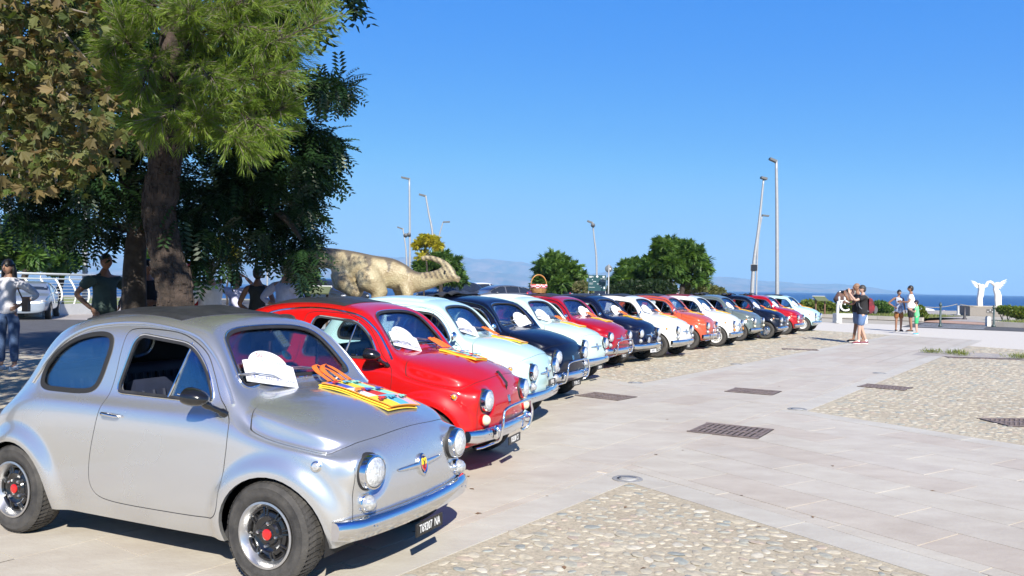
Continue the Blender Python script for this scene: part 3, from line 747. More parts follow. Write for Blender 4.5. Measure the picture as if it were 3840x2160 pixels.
# ------------------------------------------------------------------ the parked row
P_SILVER = paint('silver_metallic', (.63, .64, .645), .20, .80, 1.0)
P_RED = paint('red_paint', (.47, .006, .006)); P_RED2 = paint('crimson_paint', (.34, .004, .012)); P_RED3 = paint('scarlet_paint', (.37, .005, .010))
P_MINT = paint('pale_aqua_paint', (.52, .72, .70)); P_MINT2 = paint('pale_green_white_paint', (.58, .74, .69)); P_MINT3 = paint('light_aqua_paint', (.50, .73, .75))
P_NAVY = paint('navy_paint', (.003, .005, .017), .3, 0, .6); P_NAVY2 = paint('dark_blue_paint', (.004, .007, .028), .3, 0, .6)
P_WHITE = paint('white_paint', (.76, .76, .73)); P_WHITE2 = paint('clean_white_paint', (.76, .78, .78))
P_CORAL = paint('coral_orange_paint', (.50, .085, .035)); P_GREY = paint('slate_grey_paint', (.115, .145, .145))
WINE = mat('dark_red_canvas', (.16, .018, .022), .6, noise=.2); IVORY = mat('ivory_canvas', (.72, .74, .68), .6, noise=.05)
PLATE_B = mat('black_plate_enamel', (.012, .013, .015), .3); PLATE_W = mat('white_plate_enamel', (.70, .71, .72), .35); LETTER_W = mat('white_lettering', (.80, .80, .78), .5)
BOWL = mat('lamp_reflector', (.74, .75, .76), .25, metal=.0, coat=1.0); BULB = mat('bulb_glass', (.8, .8, .78), .1)
LENS = mat('headlight_glass', (.66, .68, .69), .22, noise=.30, nscale=45, metal=.35, coat=1.0, bump=.5, bscale=70)
RIMP = mat('painted_rim', (.48, .49, .50), .35, metal=.3, noise=.1); RIMW = mat('white_rim', (.70, .70, .68), .4)

def text(name, s, size, m, parent, M4, extrude=.0006, sx=1.0, align='CENTER', **kw):
    c = bpy.data.curves.new(name, 'FONT'); c.body = s; c.size = size; c.extrude = extrude; c.align_x = align; c.align_y = 'CENTER'; c.materials.append(m); c.resolution_u = 2
    t_ = bpy.data.objects.new(name, c); COL.objects.link(t_); me = eval_mesh(t_); me.name = name; bpy.data.objects.remove(t_); o = bpy.data.objects.new(name, me); link(o, parent, **kw)
    o.matrix_local = M4 @ Matrix.Diagonal((sx, 1, 1, 1)); return o
FRONTM = Matrix(((0, 0, 1), (1, 0, 0), (0, 1, 0))).to_4x4()       # text on a face that looks to +x

def small_car(pose, label, P, canvas='closed', canvas_mat=None, bar=False, plate=None, plate_mat=None, badge='wing', wheel='steel', rim=None, signal=None, marker=None,
              mirror='round', lining=None, seats=None, drop=0.0, plate_z=.235, clamp=False, fogs=False, trims=True, plate_x=None, posts=True, ring=None, scale=1.0, seal=None):
    car = empty('small_car', (pose[0], pose[1], 0), pose[2], label, 'car', 'small vintage cars parked in a slanting row')
    D = Vector((0, 0, drop)); lining = lining or HEADLINER; seats = seats or LEATHER_D; canvas_mat = canvas_mat or CANVAS
    def part(name, me, mats, parent=car, loc=None, **kw):
        return mk(name, me, parent, mats, D if (loc is None and parent is car) else loc, **kw)
    part('body', CP['body'], [P, lining, P])
    hd = part('hood', CP['hood'], [P, lining, P]); part('hood_ridge', G5['hood_ridge'], P, hd); part('hood_gap_shade', G5['hood_gap'], BLACKM)  # black line added in the hood gap to paint its shade
    if clamp: part('hood_clamp', G5['hood_clamp'], BLACKM, hd)
    for s in (1, -1):
        d = part('door', CP['door', s], [P, lining, P])
        part('door_handle', G5['door_handle', s], CHROME, d); part('door_seal_and_gap_shade', G5['door_gap', s], BLACKM, d); part('window_seal', G5['door_seal_and_gap_shade', s], RUBBER, d)  # black line added in the door gap paints its shade; window seal is rubber
        part('window_trim', G5['door_trim', s], CHROME if trims else P, d); part('vent_pillar', G5['vent_pillar', s], CHROME, d); part('vent_catch', G5['vent_catch', s], CHROME, d)
        part('vent_window', CP['vent_window', s], GLASS_C, d)
        q = part('quarter_window', CP['quarter_window', s], GLASS_C); part('window_seal', G5['quarter_seal', s], seal or RUBBER, q)
        part('drip_rail', G5['drip_rail', s], CHROME if bar else P)
        part('side_marker', G5['side_marker', s], [CHROME, marker or AMBER]); part('turn_signal', G5['turn_signal', s], [P if signal is CREAML else CHROME, signal or CLEARL])
        h = part('headlight', G5['lamp_rim', s], CHROME)
        part('lamp_gasket', G5['lamp_gasket', s], RUBBER, h); part('lamp_bowl', G5['lamp_bowl', s], [BOWL, BULB], h); part('lamp_lens', G5['lamp_lens', s], LENS, h)
        part('wiper', G5['wiper', s], BLACKP if not trims else STEEL); part('nose_seam', G5['nose_seam', s], BLACKM)
        if fogs: part('fog_lamp', G5['fog_lamp', s], [CHROME, CLEARL])
    w = part('windshield', CP['windshield'], GLASS_C); part('windshield_seal', G5['windshield_seal'], RUBBER, w); part('windshield_trim', G5['windshield_trim'], CHROME, w)
    w = part('rear_window', CP['rear_window'], GLASS_C); part('window_seal', G5['rear_window_seal'], RUBBER, w)
    part('canvas_roof', ROOFS[canvas], canvas_mat)
    b = part('bumper', G5['bumper'], CHROME)
    if bar: part('nudge_bar', G5['nudge_bar'], CHROME, b); [part('overrider', G5['overrider'], CHROME, b, loc=(0, s * .375, 0)) for s in (1, -1)]
    if badge == 'wing': part('wing_badge', G5['wing_badge'], CHROME)
    elif badge == 'shield':
        g = part('wing_badge', G5['wing_badge'], CHROME); part('shield', G5['shield'], [REDE, YEL, INK, CHROME], g)
    else: part('emblem', G5['emblem'], CHROME)
    if plate:
        px = plate_x if plate_x is not None else (1.425 if plate_z < .3 else 1.405)
        p = part('licence_plate', G5['licence_plate'], plate_mat or PLATE_B, loc=Vector((px, 0, plate_z)) + D, rot=(0, 0, pi / 2))
        T = Matrix.Translation((0, -.0046, 0)) @ Matrix(((1, 0, 0), (0, 0, -1), (0, 1, 0))).to_4x4()
        text('plate_lettering', plate, .062, LETTER_W if plate_mat is None else INK, p, T, sx=.66, kind='stuff')
    if mirror == 'cone': part('mirror', G5['cone_mirror'], [BLACKP, CHROME])
    elif mirror == 'round': part('mirror', G5['round_mirror'], [CHROME, CHROME])
    [part('wheel_well', G5['wheel_well', s], BLACKM, loc=Vector((cx, 0, 0)) + D) for s in (1, -1) for cx in (.92, -.92)]
    for yy in (.255, -.255): part('seat', G5['seat'], seats, loc=Vector((0, yy, 0)) + D)
    part('rear_bench', G5['rear_bench'], seats); part('dashboard', G5['dashboard'], P if P is not P_SILVER else HEADLINER); part('steering_wheel', G5['steering_wheel'], BLACKM)
    part('rear_view_mirror', G5['rear_view_mirror'], BLACKM)
    [part('door_post', G5['door_post', s], BLACKM) for s in (1, -1)]
    R = .252 if wheel == 'slot' else .262; W = WHEELS[wheel]; rim = rim or RIMP
    for cx in (.92, -.92):
        for s in (1, -1):
            y = s * (.585 if wheel == 'slot' else .570)
            q = bpy.data.objects.new('wheel', W['rim']); q.location = (cx, y, R); q.rotation_euler = (0, (.31 * cx + s) % 1.5, 0 if s > 0 else pi); link(q, car)
            while len(W['rim'].materials) < 3: W['rim'].materials.append(None)
            for i, mm in enumerate((ALU if wheel == 'slot' else rim, CHROME, BLACKM)): q.material_slots[i].link = 'OBJECT'; q.material_slots[i].material = mm
            part('tyre', W['tyre'], TYRE, q)
            if wheel == 'slot': part('wheel_disc', W['disc'], BLACKP, q); part('centre_cap', W['centre_cap'], REDE, q); [part('lug_nut', W['lug_nut'], STEEL, q, loc=(.055 * cos(pi / 4 + k * pi / 2 + .1), 0, .055 * sin(pi / 4 + k * pi / 2 + .1))) for k in range(4)]
            else:
                part('hub_cap', W['hub_cap'], CHROME, q)
                part('trim_ring', W['trim_ring'], ring or CHROME, q)
    return car
LW = radians
SILVER = small_car((-1.705, 4.81, -.432), 'silver metallic small car with black canvas roof and black slotted wheels, nearest in the row', P_SILVER, 'closed', badge='shield', plate='T69207  NA', wheel='slot', signal=CLEARL, marker=CLEARL, mirror='cone', seats=LEATHER_D, drop=-.035, seal=BLACKM)
CARS = [SILVER]
CARS.append(small_car((-1.300, 6.955, -.350), 'bright red small car with black canvas roof and hood clamp, beside the silver car', P_RED, 'closed', bar=True, badge='emblem', plate='K8338 CS', signal=CREAML, mirror='cone', clamp=True))
CARS.append(small_car((-.925, 9.00, -.31), 'pale aqua small car with closed aqua roof, next behind the bright red car', P_MINT, 'panel', P_MINT, plate='119 RG', plate_z=.452, plate_x=1.432, badge='wing', signal=CLEARL))
CARS.append(small_car((-.413, 11.03, -.49), 'navy small car with rolled back black roof and chrome nudge bar', P_NAVY, 'rolled', bar=True, badge='emblem', plate='91726 CS', seats=LEATHER_R))
CARS.append(small_car((.11, 13.12, -.487), 'pale mint small car with ivory roof and a sunshade behind its windshield', P_MINT2, 'panel', IVORY, badge='wing', plate='X99124'))
CARS.append(small_car((.829, 15.41, -.545), 'crimson small car with nudge bar and wicker basket on its black roof', P_RED2, 'closed', bar=True, badge='wing', plate='T9367 CS'))
CARS.append(small_car((1.623, 16.81, -.58), 'navy small car with fog lamps and white plate under its bumper', P_NAVY2, 'closed', badge='wing', plate='BA 402 C', plate_mat=PLATE_W, fogs=True))
CARS.append(small_car((2.60, 18.18, -.549), 'white small car with black roof and steel rims between navy and coral cars', P_WHITE, 'closed', badge='wing', plate='CS 248', seats=LEATHER_R, lining=HEADLINER, signal=CLEARL))
CARS.append(small_car((3.76, 20.55, -.50), 'coral orange small car with black roof and nudge bar', P_CORAL, 'closed', bar=True, badge='emblem', signal=CLEARL))
CARS.append(small_car((4.75, 21.82, -.50), 'white small car with dark red roof and orange indicators', P_WHITE2, 'panel', WINE, badge='wing', signal=AMBER, rim=RIMW, ring=RIMW, plate='CS 31', plate_z=.452, plate_x=1.432))
CARS.append(small_car((6.07, 24.30, -.57), 'slate grey small car with its black roof folded up', P_GREY, 'rolled', badge='emblem', signal=CREAML))
CARS.append(small_car((7.20, 25.51, -.53), 'dark blue small car with folded roof and chrome wire wheels', P_NAVY, 'rolled', badge='wing', wheel='wire', rim=CHROME, seats=LEATHER_R))
CARS.append(small_car((8.62, 28.06, -.54), 'scarlet small car with raised roof flap, last but one in the row', P_RED3, 'rolled', badge='wing', signal=CREAML))
CARS.append(small_car((10.17, 30.57, -.56), 'light aqua small car with black roof at the far end of the row', P_MINT3, 'closed', badge='wing', rim=RIMW, ring=RIMW, plate='CS 7', plate_z=.452, plate_x=1.432))

# ------------------------------------------------------------------ rally plaques, tote bags, basket (each lies on a car)
def carM(i, drop=0.0):
    c = CARS[i]; return Matrix.Translation((c.location.x, c.location.y, -.035 if i == 0 else 0)) @ Matrix.Rotation(c.rotation_euler.z, 4, 'Z')
BAG = {k: mat('bag_' + k, v, .62) for k, v in dict(blue=(.08, .10, .50), yellow=(.80, .62, .05), mint=(.30, .70, .55), red=(.62, .04, .03), white=(.72, .74, .76), orange=(.80, .30, .05), cyan=(.12, .45, .60), pink=(.72, .42, .50)).items()}
def plaque(i, label, y=-.235, z=.99, w=.31, h=.235, tilt=.12, sun_=True):
    p, n = on_surf((y, z), 'x', 1); n = (n + Vector((.0, -.15, 0))).normalized()
    up = (Vector((0, 0, 1)) - n * n.z).normalized(); rt = up.cross(n); up2 = up * cos(tilt) + rt * sin(tilt); rt2 = up2.cross(n)
    B = Matrix((rt2, up2, n)).transposed().to_4x4(); B.translation = p + n * .034
    o = empty('rally_plaque', label=label, cat='plaque', group='white rally plaques behind wipers'); o.matrix_world = carM(i) @ B
    m = M(); arch = [(.095 * 1.25 * cos(a), .03 + .085 * sin(a) * 1.1) for a in np.linspace(.15, pi - .15, 14)]
    out = [(w / 2, -.02), (w / 2, .035), (.125, .045)] + arch + [(-.125, .045), (-w / 2, .035), (-w / 2, -.02), (-w / 2, -.105), (w / 2, -.105)]
    m.prism(out, -.002, .002); mk('board', m.mesh('plaque_board', None, 30), o, WHITE)
    if i < 3:
        T = Matrix.Translation((0, 0, .0028))
        text('place_lettering', 'CoRiGLiANo RoSSANo', .032, BAG['blue'], o, T @ Matrix.Translation((0, -.072, 0)), .0003, .95)
        text('number_lettering', '50', .040, REDE, o, T @ Matrix.Translation((-.045, .085, 0)), .0003)
        text('club_lettering', '500 Club Italia', .028, BAG['cyan'], o, T @ Matrix.Translation((.02, .048, 0)), .0003)
        m = M(); m.tube([(-.09 + .18 * t, -.01 + .035 * sin(pi * t), .003) for t in np.linspace(0, 1, 12)], .0012, 4); mk('outline_print', m.mesh('outline_print', None), o, BAG['cyan'])
    return o
def tote(i, label, x0=.72, x1=1.17, y0=.0, y1=.29, skew=.0, thin=False, cols=0):
    o = empty('tote_bag', label=label, cat='tote bag', group='orange handled tote bags on hoods'); o.matrix_world = carM(i)
    names = [['blue', 'white', 'yellow'], ['yellow', 'red', 'cyan'], ['mint', 'mint', 'pink'], ]
    keys = list(BAG); m = M(); L = M(); nx, ny = 18, 15
    def P(u, v, h):
        x = x0 + (x1 - x0) * u; y = y0 + (y1 - y0) * v - skew * (u - .5); p, n = on_surf((x, y), 'z'); return p + n * (h + .004 * sin(u * 7 + v * 3 + i) + .014 * max(0, u - .6) + .008 * max(0, .3 - v))
    for lay, h in ((0, .022), (1, .012), (2, .005)) if i == 0 else ((0, .016), (1, .009), (2, .004)):
        b = len(m.v); du = 0 if lay == 0 else (-.02 if lay == 1 else .015); dv = 0 if lay == 0 else -.05 * lay
        V = [P(a / nx + du, c / ny + dv, h) for a in range(nx + 1) for c in range(ny + 1)]
        if lay == 2: m.add([Vector(p) + Vector((0, 0, -.004)) for p in V], [], 0); V2 = V
        q = ny + 1
        for a in range(nx):
            for c in range(ny):
                k = keys.index('yellow') if lay == 1 else keys.index('orange') if lay == 2 else keys.index(names[(min(2, c * 3 // ny) + cols) % 3][min(2, a * 3 // nx)])
                m.f.append(tuple(b + t for t in (a * q + c, (a + 1) * q + c, (a + 1) * q + c + 1, a * q + c + 1))); m.m.append(k); m.sm.append(True)
        if lay != 2: m.add(V, [])
        else: m.v = m.v[:b] + [tuple(p) for p in V]
        # hem so that the cloth has an edge
        edge = [V[a * q] for a in range(nx + 1)] + [V[nx * q + c] for c in range(1, ny + 1)] + [V[a * q + ny] for a in range(nx - 1, -1, -1)] + [V[c] for c in range(ny - 1, 0, -1)]
        m.tube(edge, .0035, 5, keys.index('orange' if lay == 0 else 'yellow'), closed=True)
    me = m.mesh('cloth', None, 50); mk('cloth', me, o, [BAG[k] for k in keys])
    if i in (0, 1, 6):       # little printed cars
        m = M(); prof = [(-.045, 0), (-.042, .014), (-.028, .018), (-.016, .033), (.008, .034), (.020, .020), (.040, .016), (.045, 0)]
        for a in range(3):
            for c in range(3):
                u0, v0 = (a + .5) / 3, (c + .42) / 3; p, n = P(u0, v0, .034), on_surf((x0 + (x1 - x0) * u0, y0 + (y1 - y0) * v0), 'z')[1]
                B = Matrix((Vector((-.25, 1, 0)), Vector((-1, -.25, 0)), Vector((0, 0, 1)))).transposed(); k = [keys.index(z) for z in ('red', 'blue', 'cyan', 'orange', 'mint', 'blue')][(a * 3 + c * 2) % 6]
                nn = n.normalized(); rx = Vector((-.25, .97, 0)); rx = (rx - nn * rx.dot(nn)).normalized(); ry = nn.cross(rx)
                T = Matrix((rx, ry, nn)).transposed().to_4x4(); T.translation = p
                m.prism(prof, 0, .001, k, T)
                for w_ in (-.026, .026): m.lathe([(.009, 0), (.009, .0015)], 8, len(keys), T @ Matrix.Translation((w_, 0, 0)))
        mk('print', m.mesh('bag_print', None), o, [BAG[k] for k in keys] + [INK], kind='stuff')
    for a, (ya, yb) in enumerate(((.20, .62), (.38, .84))):
        pa = P(0.02, ya, .03); pb = P(0.02, yb, .03); top = [pa, pa + Vector((-.10, .01, .05)), (pa + pb) / 2 + Vector((-.17, .02 + .03 * a, .075)), pb + Vector((-.10, 0, .05)), pb]
        m = M(); S = smooth_loop(top, 5, False); m.tube(S, .0165, 6, flat=([Vector((-.3, 0, 1))] * len(S), .18)); mk('handle', m.mesh('bag_handle', None, 60), o, ORANGE)
    return o
LAB = ['silver car', 'bright red car', 'aqua third car', 'navy car with nudge bar', 'mint car with ivory roof', 'crimson basket car', 'navy car with fog lamps', 'white car with black roof', 'coral orange car', 'white car with red roof', 'slate grey car', 'dark blue wire-wheeled car', 'scarlet car near the end', 'light aqua last car']
for i in range(14):
    if i in (8,): continue
    left = i in (3, 5, 6)
    plaque(i, 'white arched rally plaque on the windshield of the ' + LAB[i], y=(.14 if left else -.215), tilt=(-.2 if left else .26 + .03 * (i % 3)))
for i in (0, 1, 2, 4, 5, 6, 7, 8, 9, 10, 11, 12, 13):
    tote(i, ('colourful printed' if i in (0, 1, 6) else 'folded orange and yellow') + ' tote bag on the hood of the ' + LAB[i], cols=i % 3,
         **({} if i == 0 else dict(x0=.74, x1=1.08, y0=.02, y1=.27, skew=.04)))
# ------------------------------------------------------------------ piazza: stone bands crossing at an oblique angle, pebble fields between
EP = Vector((.582, .813, 0)); EQ = Vector((.55, -.835, 0)); O0 = Vector((.90, 6.04, 0))
BL, BW = 4.64, -3.03                       # length of the crossing along EP, width of the band along -EQ
def ab(a, b): return O0 + EP * a + EQ * b
def to_ab(x, y):
    d = np.stack([np.asarray(x) - O0.x, np.asarray(y) - O0.y]); Mx = np.linalg.inv(np.array([[EP.x, EQ.x], [EP.y, EQ.y]])); return Mx @ d.reshape(2, -1)
rs = np.random.RandomState(7)
def stone_mat(name, c1, c2, c3, rough=.6, streak=True):
    m, N, L, b = nt(name)
    tc = N.new('ShaderNodeTexCoord'); at = N.new('ShaderNodeAttribute'); at.attribute_name = 'rnd'; oi = N.new('ShaderNodeObjectInfo')
    geo = N.new('ShaderNodeNewGeometry')
    ad = N.new('ShaderNodeMath'); ad.operation = 'ADD'; L.new(at.outputs['Fac'], ad.inputs[0]); L.new(oi.outputs['Random'], ad.inputs[1])
    fr = N.new('ShaderNodeMath'); fr.operation = 'FRACT'; L.new(ad.outputs[0], fr.inputs[0])
    rp = N.new('ShaderNodeValToRGB'); rp.color_ramp.elements[0].color = (*c1, 1); rp.color_ramp.elements[1].color = (*c3, 1)
    e = rp.color_ramp.elements.new(.5); e.color = (*c2, 1); L.new(fr.outputs[0], rp.inputs[0])
    mp = N.new('ShaderNodeMapping'); mp.inputs['Rotation'].default_value = (0, 0, radians(-33)); mp.inputs['Scale'].default_value = (1, 1.9, 1) if streak else (1, 1, 1)
    L.new(geo.outputs['Position'], mp.inputs[0])
    n1 = N.new('ShaderNodeTexNoise'); n1.inputs['Scale'].default_value = 2.2; n1.inputs['Detail'].default_value = 9; n1.inputs['Roughness'].default_value = .68; L.new(mp.outputs[0], n1.inputs['Vector'])
    r2 = N.new('ShaderNodeValToRGB'); r2.color_ramp.elements[0].position = .35; r2.color_ramp.elements[1].position = .68
    r2.color_ramp.elements[0].color = (.90, .87, .85, 1); r2.color_ramp.elements[1].color = (1.08, 1.08, 1.07, 1); L.new(n1.outputs[0], r2.inputs[0])
    mu = N.new('ShaderNodeMix'); mu.data_type = 'RGBA'; mu.blend_type = 'MULTIPLY'; mu.inputs['Factor'].default_value = 1; L.new(rp.outputs[0], mu.inputs['A']); L.new(r2.outputs[0], mu.inputs['B'])
    # worn dark specks and broad traffic stains
    n3 = N.new('ShaderNodeTexNoise'); n3.inputs['Scale'].default_value = .35; n3.inputs['Detail'].default_value = 4; L.new(geo.outputs['Position'], n3.inputs['Vector'])
    r3 = N.new('ShaderNodeValToRGB'); r3.color_ramp.elements[0].position = .3; r3.color_ramp.elements[1].position = .7; r3.color_ramp.elements[0].color = (.90, .88, .86, 1); r3.color_ramp.elements[1].color = (1.03, 1.03, 1.04, 1); L.new(n3.outputs[0], r3.inputs[0])
    m3 = N.new('ShaderNodeMix'); m3.data_type = 'RGBA'; m3.blend_type = 'MULTIPLY'; m3.inputs['Factor'].default_value = 1; L.new(mu.outputs['Result'], m3.inputs['A']); L.new(r3.outputs[0], m3.inputs['B'])
    if not streak:      # fine gravel in the mortar
        ng = N.new('ShaderNodeTexNoise'); ng.inputs['Scale'].default_value = 34; ng.inputs['Detail'].default_value = 8; ng.inputs['Roughness'].default_value = .8; L.new(geo.outputs['Position'], ng.inputs['Vector'])
        rg = N.new('ShaderNodeValToRGB'); rg.color_ramp.elements[0].position = .36; rg.color_ramp.elements[1].position = .64; rg.color_ramp.elements[0].color = (.66, .66, .64, 1); rg.color_ramp.elements[1].color = (1.18, 1.16, 1.12, 1); L.new(ng.outputs[0], rg.inputs[0])
        mg = N.new('ShaderNodeMix'); mg.data_type = 'RGBA'; mg.blend_type = 'MULTIPLY'; mg.inputs['Factor'].default_value = 1; L.new(m3.outputs['Result'], mg.inputs['A']); L.new(rg.outputs[0], mg.inputs['B']); m3 = mg
    L.new(m3.outputs['Result'], b.inputs['Base Color']); b.inputs['Roughness'].default_value = rough; b.inputs['Specular IOR Level'].default_value = .35
    n4 = N.new('ShaderNodeTexNoise'); n4.inputs['Scale'].default_value = 45; n4.inputs['Detail'].default_value = 6; L.new(geo.outputs['Position'], n4.inputs['Vector'])
    bp = N.new('ShaderNodeBump'); bp.inputs['Strength'].default_value = .35; bp.inputs['Distance'].default_value = .006; L.new(n4.outputs[0], bp.inputs['Height']); L.new(bp.outputs[0], b.inputs['Normal'])
    return m
TILE = stone_mat('travertine_tile', (.515, .465, .40), (.55, .52, .45), (.53, .495, .435))
EDGE = stone_mat('border_stone', (.52, .50, .44), (.54, .52, .46), (.55, .53, .47))
MORTAR = stone_mat('pebble_mortar', (.47, .43, .34), (.49, .445, .35), (.50, .455, .36), .85, False)
JOINT = mat('white_joint', (.58, .55, .50), .9, noise=.15, nscale=30)
PEB, N, L, b = nt('river_pebble')
def _peb():
    at = N.new('ShaderNodeAttribute'); at.attribute_name = 'rnd'; oi = N.new('ShaderNodeObjectInfo')
    ad = N.new('ShaderNodeMath'); ad.operation = 'ADD'; L.new(at.outputs['Fac'], ad.inputs[0]); L.new(oi.outputs['Random'], ad.inputs[1])
    fr = N.new('ShaderNodeMath'); fr.operation = 'FRACT'; L.new(ad.outputs[0], fr.inputs[0])
    rp = N.new('ShaderNodeValToRGB'); rp.color_ramp.interpolation = 'CONSTANT'; E = rp.color_ramp.elements
    cols = [(.45, .41, .32), (.43, .40, .32), (.36, .36, .31), (.49, .45, .36), (.44, .37, .30), (.29, .31, .29), (.46, .42, .33), (.41, .375, .30), (.52, .49, .41), (.38, .37, .31), (.44, .40, .31)]
    E[0].color = (*cols[0], 1); E[1].position = .97; E[1].color = (*cols[-1], 1)
    for i, c in enumerate(cols[1:-1]): e = E.new((i + 1) / 10.5); e.color = (*c, 1)
    L.new(fr.outputs[0], rp.inputs[0])
    geo = N.new('ShaderNodeNewGeometry'); nz = N.new('ShaderNodeTexNoise'); nz.inputs['Scale'].default_value = 28; nz.inputs['Detail'].default_value = 7; L.new(geo.outputs['Position'], nz.inputs['Vector'])
    r2 = N.new('ShaderNodeValToRGB'); r2.color_ramp.elements[0].position = .3; r2.color_ramp.elements[1].position = .7; r2.color_ramp.elements[0].color = (.80, .80, .80, 1); r2.color_ramp.elements[1].color = (1.25, 1.22, 1.18, 1); L.new(nz.outputs[0], r2.inputs[0])
    mu = N.new('ShaderNodeMix'); mu.data_type = 'RGBA'; mu.blend_type = 'MULTIPLY'; mu.inputs['Factor'].default_value = 1; L.new(rp.outputs[0], mu.inputs['A']); L.new(r2.outputs[0], mu.inputs['B'])
    L.new(mu.outputs['Result'], b.inputs['Base Color']); b.inputs['Roughness'].default_value = .68
_peb()
def attr_rnd(me, vals):
    a = me.attributes.new('rnd', 'FLOAT', 'FACE'); a.data.foreach_set('value', vals)

# ground far and wide: land up to the beach, falling to the shore
def sheet(name, pts, z, m, **kw):
    me = bpy.data.meshes.new(name); me.from_pydata([(p[0], p[1], z if len(p) < 3 else p[2]) for p in pts], [], [tuple(range(len(pts)))]); me.materials.append(m)
    return mk(name, me, **kw)
SAND = mat('pale_sand', (.40, .37, .31), .95, noise=.18, nscale=1.5)
# the land: one sheet with its seaward slope
shore = lambda x: 60 + 0.0 * x
V = []; F = []
xs = list(np.linspace(-260, 200, 24)); rows = [(-30, -.03), (20, -.03), (60, -.03), (74, -.06), (84, -1.2), (104, -2.6), (150, -4.2)]
for (y, z) in rows:
    for x in xs: V.append((x, y + (.10 * abs(x - 20) if y > 50 and x < 20 else 0) , z))
n = len(xs)
for j in range(len(rows) - 1):
    for i in range(n - 1): F.append((j * n + i, j * n + i + 1, (j + 1) * n + i + 1, (j + 1) * n + i))
m = M(); m.add(V, F, 0, True); m.obj('ground', SAND, kind='structure')
# the stone pavement base sheet (mortar between the tiles) and the fields
PAVE = sheet('piazza_pavement', [(-40, -8), (34, -8), (34, 33.5), (21, 35.2), (12.5, 41), (-14, 30), (-30, 22)], -.006, JOINT, kind='structure')

def clip_poly(poly, a, b_, c):
    """keep a*x+b*y<=c"""
    out = []
    for i in range(len(poly)):
        p, q = poly[i], poly[(i + 1) % len(poly)]; dp = a * p[0] + b_ * p[1] - c; dq = a * q[0] + b_ * q[1] - c
        if dp <= 0: out.append(p)
        if dp * dq < 0: t = dp / (dp - dq); out.append((p[0] + (q[0] - p[0]) * t, p[1] + (q[1] - p[1]) * t))
    return out
def inset_convex(poly, d):
    P = list(poly); A = sum(P[i][0] * P[(i + 1) % len(P)][1] - P[(i + 1) % len(P)][0] * P[i][1] for i in range(len(P)))
    if A < 0: P = P[::-1]
    out = P
    for i in range(len(P)):
        p, q = P[i], P[(i + 1) % len(P)]; dx, dy = q[0] - p[0], q[1] - p[1]; l = sqrt(dx * dx + dy * dy)
        if l < 1e-6: continue
        nx, ny = dy / l, -dx / l; out = clip_poly(out, nx, ny, nx * p[0] + ny * p[1] - d)
        if len(out) < 3: return []
    return out
def tiles(region, ang, tw, tl, near):
    """region: convex polygon; running bond of tw x tl slabs along ang"""
    c, s = cos(ang), sin(ang); loc = [(p[0] * c + p[1] * s, -p[0] * s + p[1] * c) for p in region]
    u0 = min(p[0] for p in loc); u1 = max(p[0] for p in loc); v0 = min(p[1] for p in loc); v1 = max(p[1] for p in loc)
    A = sum(loc[i][0] * loc[(i + 1) % len(loc)][1] - loc[(i + 1) % len(loc)][0] * loc[i][1] for i in range(len(loc)))
    if A < 0: loc = loc[::-1]
    out = []
    r = int(v0 // tw)
    while r * tw < v1:
        k = int(u0 // tl) - 1
        while k * tl < u1:
            off = (r % 2) * tl * .5 + ((r * 7919) % 13) / 13 * tl * .25
            poly = [(k * tl + off, r * tw), (k * tl + off + tl, r * tw), (k * tl + off + tl, r * tw + tw), (k * tl + off, r * tw + tw)]; k += 1
            for i in range(len(loc)):
                p, q = loc[i], loc[(i + 1) % len(loc)]; dx, dy = q[0] - p[0], q[1] - p[1]; l = sqrt(dx * dx + dy * dy); nx, ny = dy / l, -dx / l
                poly = clip_poly(poly, nx, ny, nx * p[0] + ny * p[1])
                if len(poly) < 3: break
            if len(poly) < 3: continue
            poly = inset_convex(poly, .0035)
            if len(poly) < 3: continue
            a = abs(sum(poly[i][0] * poly[(i + 1) % len(poly)][1] - poly[(i + 1) % len(poly)][0] * poly[i][1] for i in range(len(poly)))) / 2
            if a < .004: continue
            out.append([(u * c - v * s, u * s + v * c) for u, v in poly])
        r += 1
    return out
F3 = lambda *q: [tuple(ab(a, b_))[:2] for a, b_ in q]
BB = .30          # width of the border slabs round each pebble field
TL = []
TL += [(t, 0) for t in tiles(F3((-9, BW + BB), (-9, -BB), (0, -BB), (0, BW + BB)), atan2(EP.y, EP.x), .45, .90, 1)]            # band along EP, near arm
TL += [(t, 0) for t in tiles(F3((0, BW + BB), (0, -BB), (BL, -BB), (BL, BW + BB)), atan2(EP.y, EP.x), .45, .90, 1)]
TL += [(t, 0) for t in tiles(F3((BL, BW + BB), (BL, -BB), (24, -BB), (24, BW + BB)), atan2(EP.y, EP.x), .45, .90, 1)]
TL += [(t, 0) for t in tiles(F3((BB, -BB), (BB, 9), (BL - BB, 9), (BL - BB, -BB)), atan2(EQ.y, EQ.x), .45, .90, 1)]              # arm to the right
TL += [(t, 0) for t in tiles(F3((BB, BW + BB), (BB, -16), (BL - BB, -16), (BL - BB, BW + BB)), atan2(EQ.y, EQ.x), .45, .90, 1)]
for q in (((-9, -BB), (-9, 0), (0, 0), (0, -BB)), ((0, -BB), (0, 9), (BB, 9), (BB, -BB)), ((BL - BB, -BB), (BL - BB, 9), (BL, 9), (BL, -BB)), ((BL, -BB), (BL, 0), (24, 0), (24, -BB)),
          ((BL, BW), (BL, BW + BB), (24, BW + BB), (24, BW)), ((BL - BB, BW + BB), (BL, BW + BB), (BL, -16), (BL - BB, -16)), ((-9, BW), (-9, BW + BB), (0, BW + BB), (0, BW)), ((0, BW + BB), (BB, BW + BB), (BB, -16), (0, -16))):
    TL += [(t, 1) for t in tiles(F3(*q), atan2(EP.y, EP.x) if abs(q[0][0] - q[2][0]) > 5 else atan2(EQ.y, EQ.x), 2.0, 1.1, 1)]
